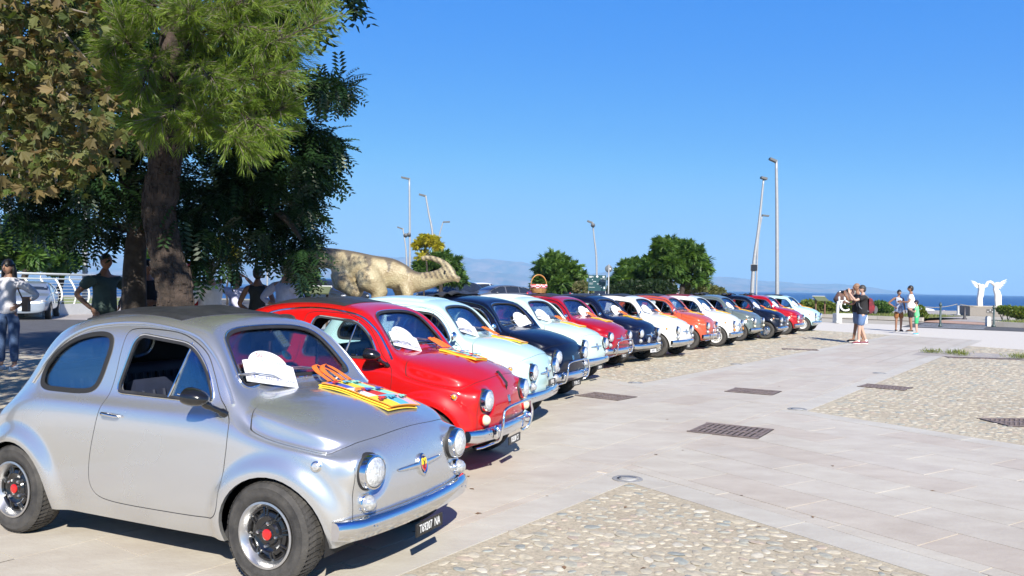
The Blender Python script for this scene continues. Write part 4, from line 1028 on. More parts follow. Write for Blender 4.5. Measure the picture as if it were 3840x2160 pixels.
def cen(t): return (sum(p[0] for p in t) / len(t), sum(p[1] for p in t) / len(t))
def inview(x, y, mg=.04): return y > 2.5 and abs(x) / y < .632 + mg and (y > 3.9 or True)
TL.sort(key=lambda t: (0 if inview(*cen(t[0])) and cen(t[0])[1] > 3.7 else 100) + cen(t[0])[1])
far_v = [[], []]; far_f = [[], []]; far_r = [[], []]
rt = random.Random(3)
for i, (t, k) in enumerate(TL):
    c0 = cen(t)
    if i < 295:
        m = M(); dz = rt.uniform(-.0012, .0012); sl = rt.uniform(-.002, .002)
        m.prism([(p[0] - c0[0], p[1] - c0[1]) for p in t], -.008, dz); 
        mk('tile', m.mesh('tile', [EDGE if k else TILE]), PAVE, loc=(c0[0], c0[1], 0))
    else:
        b0 = len(far_v[k]); far_v[k] += [(p[0], p[1], rt.uniform(-.0004, .0004)) for p in t]; far_f[k].append(tuple(range(b0, b0 + len(t)))); far_r[k].append(rt.random())
for k in (0, 1):
    me = bpy.data.meshes.new('paving'); me.from_pydata(far_v[k], [], far_f[k]); me.materials.append([TILE, EDGE][k]); attr_rnd(me, far_r[k])
    mk(['distant_tiles', 'distant_border_stones'][k], me, PAVE, kind='stuff')
# paving beyond the bands: light concrete up to the road
CONC = stone_mat('grey_concrete', (.40, .375, .355), (.41, .385, .365), (.42, .395, .37), .7)
# ------------------------------------------------------------------ pebble fields
FIELDS = {'A': [(-9, 0), (0, 0), (0, 9), (-9, 9)], 'B': [(BL, 0), (20.5, 0), (20.5, 9.5), (BL, 9.5)], 'C': [(BL, -16), (24, -16), (24, BW), (BL, BW)], 'D': [(-9, -16), (0, -16), (0, BW), (-9, BW)]}
PM = []; dome = []
def pebble_mesh(seed):
    r = random.Random(seed); n = 8; V = []; F = []
    rad = [r.uniform(.78, 1.1) for _ in range(n)]
    for (sc_, z) in ((1.0, 0.0), (.93, .45), (.62, .88)):
        for k in range(n): a = 2 * pi * k / n; V.append((cos(a) * rad[k] * sc_, sin(a) * rad[k] * sc_ * .68, z))
    V.append((0, 0, 1.0))
    for j in range(2):
        for k in range(n): F.append((j * n + k, j * n + (k + 1) % n, (j + 1) * n + (k + 1) % n, (j + 1) * n + k))
    for k in range(n): F.append((2 * n + k, 2 * n + (k + 1) % n, 3 * n))
    return np.array(V), F
PV = [pebble_mesh(s) for s in range(6)]
PME = []
for V, F in PV:
    me = bpy.data.meshes.new('pebble'); me.from_pydata([tuple(v) for v in V], [], F); me.materials.append(PEB)
    me.polygons.foreach_set('use_smooth', [True] * len(F)); PME.append(me)
cand = []
for name, q in FIELDS.items():
    fld = sheet('pebble_field', [tuple(ab(a, b_))[:2] for a, b_ in q], -.0025, MORTAR, kind='structure')
    a0, a1 = q[0][0], q[1][0]; b0, b1 = q[0][1], q[2][1]
    # jittered packing in rows, density falls with distance
    P = []
    for (cell, ymin, ymax, keep) in ((.088, 3.4, 9.0, .93), (.12, 9.0, 16, .9), (.17, 16, 30, .8)):
        aa = np.arange(a0 + .05, a1 - .05, cell); bb = np.arange(min(b0, b1) + .05, max(b0, b1) - .05, cell * .92)
        A_, B_ = np.meshgrid(aa, bb); A_ = A_ + (np.arange(B_.shape[0]) % 2 * cell * .5)[:, None]
        A_ = (A_ + rs.uniform(-.3, .3, A_.shape) * cell).ravel(); B_ = (B_ + rs.uniform(-.3, .3, B_.shape) * cell).ravel()
        ok = (A_ > a0 + .05) & (A_ < a1 - .05) & (B_ > min(b0, b1) + .05) & (B_ < max(b0, b1) - .05) & (rs.rand(len(A_)) < keep); A_, B_ = A_[ok], B_[ok]
        X = O0.x + EP.x * A_ + EQ.x * B_; Y = O0.y + EP.y * A_ + EQ.y * B_
        ok = (Y > ymin) & (Y <= ymax) & (np.abs(X) < .66 * Y + 1.5)
        S = cell * rs.choice([.30, .38, .45, .52, .60], len(X), p=[.25, .25, .25, .15, .10])
        P.append(np.stack([X[ok], Y[ok], S[ok], rs.uniform(0, pi, ok.sum())], 1))
    P = np.concatenate(P) if P else np.zeros((0, 4))
    if len(P) == 0: continue
    # gratings keep clear
    order = np.argsort(P[:, 1] / (P[:, 2] + .02)); P = P[order]
    nb = {'A': 290, 'B': 6, 'C': 2, 'D': 0}[name]
    for i in range(min(nb, len(P))):
        x, y, s_, a = P[i]; s_ *= 1.15; mk('pebble', PME[i % 6], fld, loc=(x, y, -.003), rot=(rt.uniform(-.1, .1), rt.uniform(-.1, .1), a), scale=(s_, s_, .004 + s_ * .045))
    R = P[nb:]; Vs = []; Fs = []; rr = []; base = 0
    for t in range(6):
        T_ = R[t::6]
        if len(T_) == 0: continue
        v, f = PV[t]; c, s = np.cos(T_[:, 3]), np.sin(T_[:, 3])
        vx = T_[:, 0:1] + T_[:, 2:3] * (v[:, 0] * c[:, None] - v[:, 1] * s[:, None]); vy = T_[:, 1:2] + T_[:, 2:3] * (v[:, 0] * s[:, None] + v[:, 1] * c[:, None])
        vz = -.003 + v[None, :, 2] * (.003 + T_[:, 2:3] * .045)
        Vs.append(np.stack([vx, vy, vz], 2).reshape(-1, 3)); nv = len(v)
        for i in range(len(T_)):
            bb0 = base + i * nv; Fs += [tuple(bb0 + q_ for q_ in ff) for ff in f]; 
        rr.append(np.repeat(rs.rand(len(T_)), len(f))); base += len(T_) * nv
    me = bpy.data.meshes.new('pebbles'); me.from_pydata(np.concatenate(Vs).tolist(), [], Fs); me.materials.append(PEB); me.polygons.foreach_set('use_smooth', [True] * len(Fs)); attr_rnd(me, np.concatenate(rr))
    mk('small_pebbles', me, fld, kind='stuff')
# ------------------------------------------------------------------ gratings and ground lights
IRON = mat('rusty_cast_iron', (.17, .13, .12), .7, noise=.35, nscale=12, metal=.1, col2=(.28, .22, .20)); RINGM = mat('dull_ring_steel', (.26, .26, .26), .65, noise=.2, nscale=20); PIT = mat('drain_pit', (.02, .018, .016), .9)
def grate(c, ang, w, l, label, rows=2, n=11, style='slots'):
    g = empty('drain_grate', (c[0], c[1], 0), ang, label, 'drain grate', 'drain gratings set in the paving')
    m = M(); m.box((0, 0, -.0005), (l + .05, w + .05, .006)); mk('pit', m.mesh('pit', PIT), g)
    m = M()
    for s in (1, -1): m.box((0, s * w / 2, .005), (l + .06, .03, .008)); m.box((s * l / 2, 0, .005), (.03, w - .03, .008))
    mk('grate_frame', m.mesh('grate_frame', IRON), g)
    hh = (w - .03) / rows
    for r in range(rows):
        y = -w / 2 + .015 + hh * (r + .5)
        if r: m = M(); m.box((0, y - hh / 2, .005), (l - .03, .028, .0075)); mk('grate_bar', m.mesh('grate_bar', IRON), g)
        if style == 'slots':
            m = M(); m.box((0, 0, 0), (.030, hh - .03, .0078)); bm_ = m.mesh('grate_slat', IRON)
            for k in range(n): mk('grate_slat', bm_, g, loc=(-l / 2 + .015 + (l - .03) * (k + .5) / n, y, .0051))
        else:
            m = M()
            for k in range(n):
                for q in range(3): m.box((-l / 2 + .015 + (l - .03) * (k + .5) / n, y - hh / 2 + hh * (q + .5) / 3, .0048), (.7 * l / n, hh / 3 * .6, .0074))
            mk('grate_mesh', m.mesh('grate_mesh', IRON), g, kind='stuff')
def q4(a, b, c, d):
    p = [GX(*t) for t in (a, b, c, d)]; cc = sum(p, Vector()) / 4; u = ((p[1] - p[0]) + (p[2] - p[3])) / 2; return (cc.x, cc.y), atan2(u.y, u.x)
c_, a_ = q4((2585, 1618), (2826, 1643), (2892, 1613), (2667, 1589)); grate(c_, a_, .62, .66, 'nearest iron drain grate with two rows of slots, beside the round ground light')
c_, a_ = q4((2726, 1468), (2888, 1481), (2926, 1469), (2763, 1456)); grate(c_, a_, .50, .62, 'brown mesh drain grate in the middle of the stone paving', 2, 12, 'mesh')
c_, a_ = q4((2165, 1487), (2300, 1500), (2360, 1487), (2265, 1474)); grate(c_, a_, .46, .62, 'rusty mesh drain grate in front of the two pale and navy cars', 2, 12, 'mesh')
c_, a_ = q4((3230, 1450), (3390, 1465), (3407, 1453), (3255, 1441)); grate(c_, a_, .46, .62, 'slotted drain grate set in the pebble field right of the paving')
c_, a_ = q4((3757, 1566), (3772, 1592), (3900, 1604), (3880, 1578)); grate(c_, a_ - 1.0, .5, .62, 'drain grate cut off by the right edge of the photo', 2, 10, 'mesh')
p = GX(3690, 1344); grate((p.x, p.y), -.2, .3, 1.5, 'long narrow drain grate by the grass tufts', 1, 24)
p = GX(3000, 1311); grate((p.x, p.y), -.25, .4, .8, 'drain grate in the pebbles in front of the far cars', 1, 10, 'mesh')
GLENS = mat('frosted_ground_lens', (.36, .36, .35), .55, noise=.2, nscale=10)
for k, (px, py, lab) in enumerate(((2353, 1797, 'round steel ground light at the corner of the nearest pebble field'), (2990, 1535, 'round ground light where the right pebble field begins'), (2383, 1436, 'round ground light at the corner near the parked cars'), (3298, 1400, 'small ground light on the edge of the right pebble field'), (2760, 1366, 'small ground light on the edge of the paving before the far cars'))):
    p = GX(px, py); g = empty('ground_light', (p.x, p.y, 0), .4 * k, lab, 'ground light', 'round lights set in the paving')
    m = M(); m.lathe([(.115, -.002), (.115, .005), (.105, .0085), (.083, .0085), (.080, .0065)], 32, cap=False); mk('light_ring', m.mesh('light_ring', RINGM, 30), g)
    m = M(); m.lathe([(.081, .006), (.04, .0075), (.0005, .008)], 28); mk('light_lens', m.mesh('light_lens', GLENS), g)
    if k == 0: m = M(); m.box((.02, 0, .009), (.13, .022, .003)); m.box((-.02, .03, .009), (.05, .018, .003)); mk('light_louvre', m.mesh('light_louvre', RINGM), g)
# ------------------------------------------------------------------ sea, mountains, haze
def sea_mat():
    m, N, L, b = nt('sea_water'); pset(b, col=(.012, .085, .20), rough=.35, spec=.3)
    geo = N.new('ShaderNodeNewGeometry'); mp = N.new('ShaderNodeMapping'); mp.inputs['Scale'].default_value = (.018, .10, 1); L.new(geo.outputs['Position'], mp.inputs[0])
    n = N.new('ShaderNodeTexNoise'); n.inputs['Scale'].default_value = 1.0; n.inputs['Detail'].default_value = 6; L.new(mp.outputs[0], n.inputs['Vector'])
    rp = N.new('ShaderNodeValToRGB'); rp.color_ramp.elements[0].position = .35; rp.color_ramp.elements[1].position = .72; rp.color_ramp.elements[0].color = (.003, .034, .15, 1); rp.color_ramp.elements[1].color = (.010, .075, .22, 1)
    L.new(n.outputs[0], rp.inputs[0]); L.new(rp.outputs[0], b.inputs['Base Color'])
    w = N.new('ShaderNodeTexNoise'); w.inputs['Scale'].default_value = .9; w.inputs['Detail'].default_value = 8; mp2 = N.new('ShaderNodeMapping'); mp2.inputs['Scale'].default_value = (.35, 1, 1); L.new(geo.outputs['Position'], mp2.inputs[0]); L.new(mp2.outputs[0], w.inputs['Vector'])
    bp = N.new('ShaderNodeBump'); bp.inputs['Strength'].default_value = .8; bp.inputs['Distance'].default_value = .35; L.new(w.outputs[0], bp.inputs['Height']); L.new(bp.outputs[0], b.inputs['Normal'])
    return m
sheet('sea', [(-9500, 88), (9500, 88), (9500, 11800), (-9500, 11800)], -3.4, sea_mat(), kind='structure')
# mountain range across the gulf: a real relief, ridge over ridge
import mathutils.noise as mn
def ridge(name, y0, depth, prof, nx, ny, seed, m):
    V = []; F = []; x0, x1 = prof[0][0], prof[-1][0]
    px = [p[0] for p in prof]; ph = [p[1] for p in prof]
    for j in range(ny + 1):
        v = j / ny; env = sin(pi * min(1, v * 1.0)) ** .8 if v < .5 else 1 - (v - .5) * .9
        for i in range(nx + 1):
            x = x0 + (x1 - x0) * i / nx; h = np.interp(x, px, ph)
            nn = mn.fractal(Vector((x * .0016 + seed, v * 2.6, seed)), 1.0, 2.1, 6)
            nz2 = mn.ridged_multi_fractal(Vector((x * .004 + seed, v * 3, 0)), 1.0, 2.0, 4, 1.0, 2.0)
            z = -6 + max(0, h * env * (1 + .14 * nn) + (nz2 - 1) * 10 * env * min(1, h / 60))
            V.append((x, y0 + depth * v, z))
    q = nx + 1
    for j in range(ny):
        for i in range(nx): F.append((j * q + i, j * q + i + 1, (j + 1) * q + i + 1, (j + 1) * q + i))
    mm = M(); mm.add(V, F, 0, True); return mm.obj(name, m, kind='structure')
MTN, N, L, b = nt('dry_mountain')
geo = N.new('ShaderNodeNewGeometry'); n_ = N.new('ShaderNodeTexNoise'); n_.inputs['Scale'].default_value = .006; n_.inputs['Detail'].default_value = 9; n_.inputs['Roughness'].default_value = .65; L.new(geo.outputs['Position'], n_.inputs['Vector'])
rp = N.new('ShaderNodeValToRGB'); rp.color_ramp.elements[0].position = .42; rp.color_ramp.elements[1].position = .62; rp.color_ramp.elements[0].color = (.02, .04, .05, 1); rp.color_ramp.elements[1].color = (.20, .13, .11, 1)
L.new(n_.outputs[0], rp.inputs[0]); L.new(rp.outputs[0], b.inputs['Base Color']); b.inputs['Roughness'].default_value = 1
def prof_px(pts, y): return [((px - 1920) / FPX * y, max(0, (1048 + .0155 * px + 4 - py)) / FPX * y) for px, py in pts]
YM = 9000
ridge('far_mountains', YM, 1500, prof_px([(-500, 930), (60, 925), (300, 935), (560, 950), (800, 975), (1000, 985), (1180, 975), (1330, 955), (1460, 965), (1590, 945), (1680, 942), (1780, 962), (1880, 968), (1960, 975), (2080, 1003), (2200, 1020), (2400, 1005), (2480, 1010), (2560, 1022), (2650, 1020), (2760, 1036), (2900, 1052), (3050, 1060), (3200, 1064), (3350, 1078), (3470, 1098)], YM), 260, 22, 2.0, MTN)
YM2 = 7600
ridge('near_foothills', YM2, 900, prof_px([(-500, 985), (300, 1000), (800, 1015), (1200, 1012), (1500, 1010), (1800, 1018), (2100, 1040), (2500, 1052), (2800, 1066), (3100, 1080), (3260, 1095)], YM2), 220, 14, 9.0, MTN)
HZ = M(); HZ.box((0, 5600, 234), (19600, 12600 + 400, 484)); hz = HZ.obj('haze', None, kind='stuff')
hm = bpy.data.materials.new('haze'); hm.use_nodes = True; hn = hm.node_tree.nodes; hn.remove(hn['Principled BSDF']); pv = hn.new('ShaderNodeVolumePrincipled'); pv.inputs['Color'].default_value = (.46, .76, 1, 1); pv.inputs['Density'].default_value = .00014; pv.inputs['Anisotropy'].default_value = .0
hm.node_tree.links.new(pv.outputs[0], hn['Material Output'].inputs['Volume']); hz.data.materials.clear(); hz.data.materials.append(hm)
try: hm.cycles.homogeneous_volume = True
except Exception: pass
# ------------------------------------------------------------------ foliage
def leaf_mat(name, cols, rough=.5, trans=.35):
    m, N, L, b = nt(name); at = N.new('ShaderNodeAttribute'); at.attribute_name = 'rnd'; oi = N.new('ShaderNodeObjectInfo')
    ad = N.new('ShaderNodeMath'); ad.operation = 'ADD'; L.new(at.outputs['Fac'], ad.inputs[0]); L.new(oi.outputs['Random'], ad.inputs[1]); fr = N.new('ShaderNodeMath'); fr.operation = 'FRACT'; L.new(ad.outputs[0], fr.inputs[0])
    rp = N.new('ShaderNodeValToRGB'); E = rp.color_ramp.elements; E[0].color = (*cols[0], 1); E[1].color = (*cols[-1], 1)
    for i, c in enumerate(cols[1:-1]): e = E.new((i + 1) / (len(cols) - 1)); e.color = (*c, 1)
    L.new(fr.outputs[0], rp.inputs[0]); L.new(rp.outputs[0], b.inputs['Base Color']); b.inputs['Roughness'].default_value = rough; b.inputs['Specular IOR Level'].default_value = .35
    tr = N.new('ShaderNodeBsdfTranslucent'); g = N.new('ShaderNodeMix'); g.data_type = 'RGBA'; g.blend_type = 'MULTIPLY'; g.inputs['Factor'].default_value = 1; g.inputs['B'].default_value = (1.5, 1.6, .7, 1); L.new(rp.outputs[0], g.inputs['A']); L.new(g.outputs['Result'], tr.inputs[0])
    mx = N.new('ShaderNodeMixShader'); mx.inputs[0].default_value = trans; L.new(b.outputs[0], mx.inputs[1]); L.new(tr.outputs[0], mx.inputs[2]); L.new(mx.outputs[0], N['Material Output'].inputs[0]); return m
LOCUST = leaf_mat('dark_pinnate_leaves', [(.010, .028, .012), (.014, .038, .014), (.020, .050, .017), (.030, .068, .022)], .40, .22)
PINE = leaf_mat('pine_needles', [(.085, .145, .022), (.125, .20, .03), (.17, .25, .035), (.23, .30, .05)], .5, .3)
PLANE = leaf_mat('plane_leaves', [(.05, .075, .018), (.10, .12, .035), (.11, .09, .035), (.22, .16, .07), (.08, .12, .022), (.12, .08, .032), (.15, .17, .06)], .55, .3)
FARLEAF = leaf_mat('far_tree_leaves', [(.045, .10, .030), (.075, .15, .038), (.11, .19, .045), (.15, .24, .06)], .42)
YELLEAF = leaf_mat('yellow_leaves', [(.42, .36, .03), (.50, .44, .05), (.35, .34, .04), (.56, .47, .07)], .5)
HEDGE = leaf_mat('hedge_leaves', [(.10, .16, .02), (.14, .20, .03), (.09, .13, .02), (.20, .20, .04)], .5)
BARK = mat('pine_bark', (.030, .023, .020), .95, noise=.5, nscale=9, bump=1.0, bscale=22, col2=(.070, .050, .040))
BARKD = mat('dark_bark', (.045, .036, .030), .95, noise=.4, nscale=8, bump=.8, bscale=26)
TWIG = mat('grey_twig', (.20, .17, .14), .9)
def rot_basis(d, roll):
    """orthonormal frames (n,3,3): rows = along, side, up"""
    d = d / np.linalg.norm(d, axis=1)[:, None]; z = np.tile([0., 0., 1.], (len(d), 1)); s = np.cross(z, d); l = np.linalg.norm(s, axis=1)
    s[l < 1e-3] = [1, 0, 0]; s /= np.linalg.norm(s, axis=1)[:, None]; u = np.cross(d, s); c, q = np.cos(roll)[:, None], np.sin(roll)[:, None]
    return np.stack([d, s * c + u * q, -s * q + u * c], 1)
def scatter(tv, tf, pos, frames, scale, name, m, parent, rnd=None, kind='stuff', per=None):
    """bake copies of a small template into one crown mesh"""
    n = len(pos); tv = np.array(tv); V = pos[:, None, :] + scale[:, None, None] * np.einsum('vk,nkj->nvj', tv, frames)
    nv = len(tv); k = len(tf[0]); F = (np.array(tf)[None] + (np.arange(n) * nv)[:, None, None]).reshape(-1, k)
    me = bpy.data.meshes.new(name); V = V.reshape(-1, 3); me.vertices.add(len(V)); me.vertices.foreach_set('co', V.astype(np.float32).ravel())
    me.loops.add(F.size); me.loops.foreach_set('vertex_index', F.ravel().astype(np.int32)); me.polygons.add(len(F)); me.polygons.foreach_set('loop_start', (np.arange(len(F)) * k).astype(np.int32)); me.polygons.foreach_set('loop_total', np.full(len(F), k, np.int32))
    me.update(calc_edges=True); me.materials.append(m); r = rs.rand(n) if rnd is None else rnd; attr_rnd(me, np.repeat(r, len(tf)).astype(np.float32)); return mk(name, me, parent, kind=kind) if parent is not None or kind else me
def pinnate(n=7, droop=.25, w=.13, l=.30):
    """leaflets along a drooping midrib, unit length"""
    V = []; F = []
    for i in range(n):
        t = .12 + .88 * i / (n - 1); x, z = t, -droop * t * t
        for s in (1, -1):
            ll = l * (1 - .35 * abs(t - .45)); b = len(V); dx = .55 * ll
            V += [(x, 0, z), (x + dx * .5 - w * .35, s * ll * .5, z + .01), (x + dx, s * ll, z - .06 * ll - .04), (x + dx * .5 + w * .5, s * ll * .45, z - .01)]; F.append((b, b + 1, b + 2, b + 3) if s > 0 else (b + 3, b + 2, b + 1, b))
    return V, F
def limb(m, a, b, r0, r1, rnd, n=7, wob=.10, mi=0, k=8):
    a, b = Vector(a), Vector(b); L_ = (b - a).length; P = []
    for i in range(n + 1):
        t = i / n; o = Vector((rnd.uniform(-1, 1), rnd.uniform(-1, 1), rnd.uniform(-1, 1))) * wob * L_ * .3 * sin(pi * t); P.append(a.lerp(b, t) + o)
    m.tube(P, [r0 + (r1 - r0) * (i / n) ** .8 for i in range(n + 1)], k, mi); return P
# each foliage mass is a set of overlapping clumps (x, y, z, rx, ry, rz)
def clump_points(cl, n, rng, surf=.55):
    cl = np.array(cl, float); w = cl[:, 3] * cl[:, 4] * cl[:, 5]; w = w ** .8; idx = rng.choice(len(cl), n, p=w / w.sum()); d = rng.normal(size=(n, 3)); d /= np.linalg.norm(d, axis=1)[:, None]
    r = rng.rand(n) ** (1 / 3 if surf == 0 else .45 * (1 - surf) + .12); P = cl[idx, :3] + d * cl[idx, 3:6] * r[:, None]; return P, d, idx
FAN = ([], [])
for k_ in range(9):
    a_ = k_ * 2.399; e_ = Vector((.62 + .25 * cos(a_ * 1.7), .62 * cos(a_), .45 * sin(a_))); s_ = Vector((-e_.y, e_.x, .2)).normalized() * .17; b_ = len(FAN[0]); q_ = Vector((.25 * cos(a_), .2 * sin(a_), .1))
    FAN[0].extend([tuple(q_), tuple(q_ + e_ * .5 - s_), tuple(q_ + e_ + Vector((0, 0, -.1))), tuple(q_ + e_ * .5 + s_)]); FAN[1].append((b_, b_ + 1, b_ + 2, b_ + 3))
def broad_tree(name, base, label, clumps, m, leafn, leafs, trunk, group='trees by the car park', seed=1, bark=BARKD, tmpl=None, subn=6):
    rng = np.random.RandomState(seed); rnd = random.Random(seed); t = empty(name, base, 0, label, 'tree', group)
    base = Vector(base); mt = M(); fork = Vector(trunk['fork']) - base; P = limb(mt, (0, 0, 0), fork, trunk['r'], trunk['r'] * .7, rnd, 6, .12, k=12)
    for c in clumps:
        e = Vector(c[:3]) - base; mid = fork.lerp(e, .5) + Vector((0, 0, -.1 * (e - fork).length)); limb(mt, fork, mid, trunk['r'] * .45, trunk['r'] * .25, rnd, 4, .15); limb(mt, mid, e, trunk['r'] * .25, trunk['r'] * .08, rnd, 4, .2, k=6)
    mk('trunk', mt.mesh('trunk', bark), t)
    cl = []
    for c in clumps:
        for _ in range(subn):
            d = Vector((rnd.gauss(0, 1), rnd.gauss(0, 1), rnd.gauss(0, 1))).normalized(); f = rnd.uniform(.45, 1.0); q = rnd.uniform(.22, .42)
            cl.append((c[0] + d.x * c[3] * f, c[1] + d.y * c[4] * f, c[2] + d.z * c[5] * f, c[3] * q, c[4] * q, c[5] * q))
    P, d, idx = clump_points(cl, leafn, rng, .6); P = P - np.array(base)
    dirs = d + rng.normal(size=d.shape) * .35; dirs[:, 2] -= .25; fr = rot_basis(dirs, rng.uniform(-.6, .6, leafn)); sc = leafs * rng.uniform(.7, 1.3, leafn)
    tv, tf = tmpl or FAN; scatter(tv, tf, P, fr, sc, 'crown', m, t); return t

# ------------------------------------------------------------------ the dark locust tree behind the pine
def pxc(px, py, y, r, ry=None, rz=None):
    p = PX(px, py, y); return (p.x, p.y, p.z, r, ry or r, rz or r)
def dark_tree():
    Y = 11.6; base = GX(505, 1300); base = Vector((PX(505, 1100, Y).x, Y, 0)); rnd = random.Random(11); rng = np.random.RandomState(11)
    t = empty('locust_tree', base, 0, 'dark leafy locust tree spreading behind the pine trunk', 'tree')
    mt = M(); L0 = lambda *a: PX(*a) - base
    tr = [Vector((0, 0, 0)), L0(505, 1000, Y), L0(520, 830, Y), L0(500, 760, Y), L0(478, 640, Y), L0(480, 500, Y), L0(500, 330, Y), L0(540, 150, Y), L0(580, -50, Y)]
    mt.tube(smooth_loop(tr, 5, False), list(np.interp(np.linspace(0, 1, 41), [0, .15, .45, .8, 1], [.20, .145, .13, .09, .05])), 12)
    boughs = [((520, 830), (600, 700), (700, 560), (860, 430), 11.3), ((520, 800), (640, 740), (900, 690), (1120, 640), 11.0), ((500, 760), (380, 700), (290, 690), (180, 700), 11.8), ((480, 640), (560, 540), (760, 420), (1010, 380), 11.2),
              ((525, 860), (420, 850), (330, 830), (240, 860), 12), ((490, 560), (360, 470), (240, 400), (120, 340), 12.2), ((500, 400), (700, 260), (900, 160), (1080, 130), 11.6), ((510, 330), (430, 200), (330, 90), (200, 0), 11.9),
              ((530, 850), (700, 800), (820, 850), (930, 930), 10.9), ((900, 690), (1000, 760), (1080, 830), (1130, 900), 10.8), ((1010, 380), (1090, 350), (1150, 330), (1240, 320), 11.1), ((760, 420), (900, 470), (1080, 520), (1200, 560), 11.2)]
    for a, b_, c, d, y in boughs:
        P = smooth_loop([L0(*a, Y), L0(*b_, (Y + y) / 2), L0(*c, y), L0(*d, y)], 5, False); mt.tube(P, list(np.linspace(.085, .018, len(P))), 7)
    mk('trunk', mt.mesh('trunk', BARKD), t)
    C = []
    spots = [(180, 690, 75), (250, 640, 85), (330, 700, 65), (150, 770, 60), (225, 850, 34), (300, 810, 50), (380, 780, 60), (335, 880, 30), (262, 925, 24), (430, 880, 36), (420, 700, 90), (380, 600, 90), (250, 520, 120), (120, 560, 120), (60, 690, 80), (50, 790, 55), (120, 420, 120),
             (110, 850, 34), (560, 640, 70), (560, 760, 60), (700, 700, 90), (760, 800, 95), (840, 720, 100), (720, 890, 70), (795, 960, 58), (765, 1015, 30), (850, 890, 60), (900, 820, 90), (960, 720, 100), (930, 620, 95), (1040, 660, 95), (1000, 840, 62), (960, 925, 38), (1060, 780, 85), (1120, 720, 80), (1150, 640, 75), (1100, 560, 90),
             (1190, 600, 55), (1230, 640, 40), (1260, 530, 40), (1180, 500, 62), (1080, 460, 80), (980, 500, 90), (860, 540, 90), (740, 560, 90), (1170, 790, 45), (1160, 870, 42), (1130, 930, 42), (1090, 900, 46), (1120, 985, 44), (1150, 1020, 32), (1170, 950, 26), (1065, 960, 26),
             (1220, 300, 52), (1270, 320, 44), (1180, 310, 40), (1240, 360, 32), (1290, 350, 24), (1060, 340, 65), (1010, 280, 70), (1080, 250, 40), (940, 350, 80), (860, 200, 110), (700, 300, 120), (600, 150, 140), (430, 300, 140), (300, 200, 150), (450, 60, 150), (250, 60, 150), (960, 120, 100), (1020, 40, 80), (560, 450, 90), (430, 470, 90), (660, 440, 80), (875, 975, 22), (700, 990, 22)]
    for (px, py, r) in spots:
        y = Y - .4 + rnd.uniform(-1.0, 1.0) * (1 if 200 < px < 1000 else .6); C.append(pxc(px, py, y, r / FPX * y, .55 + r / 400, r / FPX * y * .95))
    C = [(c[0] + rnd.uniform(-.6, .6) * c[3], c[1] + rnd.uniform(-.6, .6) * c[4], c[2] + rnd.uniform(-.6, .6) * c[5], c[3] * .48, c[4] * .5, c[5] * .46) for c in C for _ in range(4)]; P, d, idx = clump_points(C, 7400, rng, .3); P -= np.array(base)
    dirs = d * .6 + rng.normal(size=d.shape) * .5; dirs[:, 2] -= .45
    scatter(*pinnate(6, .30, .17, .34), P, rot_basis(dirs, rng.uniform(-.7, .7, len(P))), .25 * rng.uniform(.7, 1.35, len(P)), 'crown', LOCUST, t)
    # hidden upper crown, above the frame, that shades the people below
    C2 = [(-7.5, 10.5, 7.2, 2.4, 2.2, 1.1), (-4.5, 10.8, 7.6, 2.3, 2.0, 1.1), (-9.5, 12.5, 6.0, 2.0, 2.0, 1.4), (-3.2, 11.5, 6.3, 1.3, 1.3, .9), (-6, 12.8, 6.8, 2.2, 1.6, 1.1)]
    P, d, idx = clump_points(C2, 3400, rng, .2); P -= np.array(base)
    scatter(*pinnate(5, .35, .16, .34), P, rot_basis(d + rng.normal(size=d.shape) * .6, rng.uniform(-.5, .5, len(P))), .46 * rng.uniform(.7, 1.3, len(P)), 'unseen_shade_crown', LOCUST, t)
dark_tree()
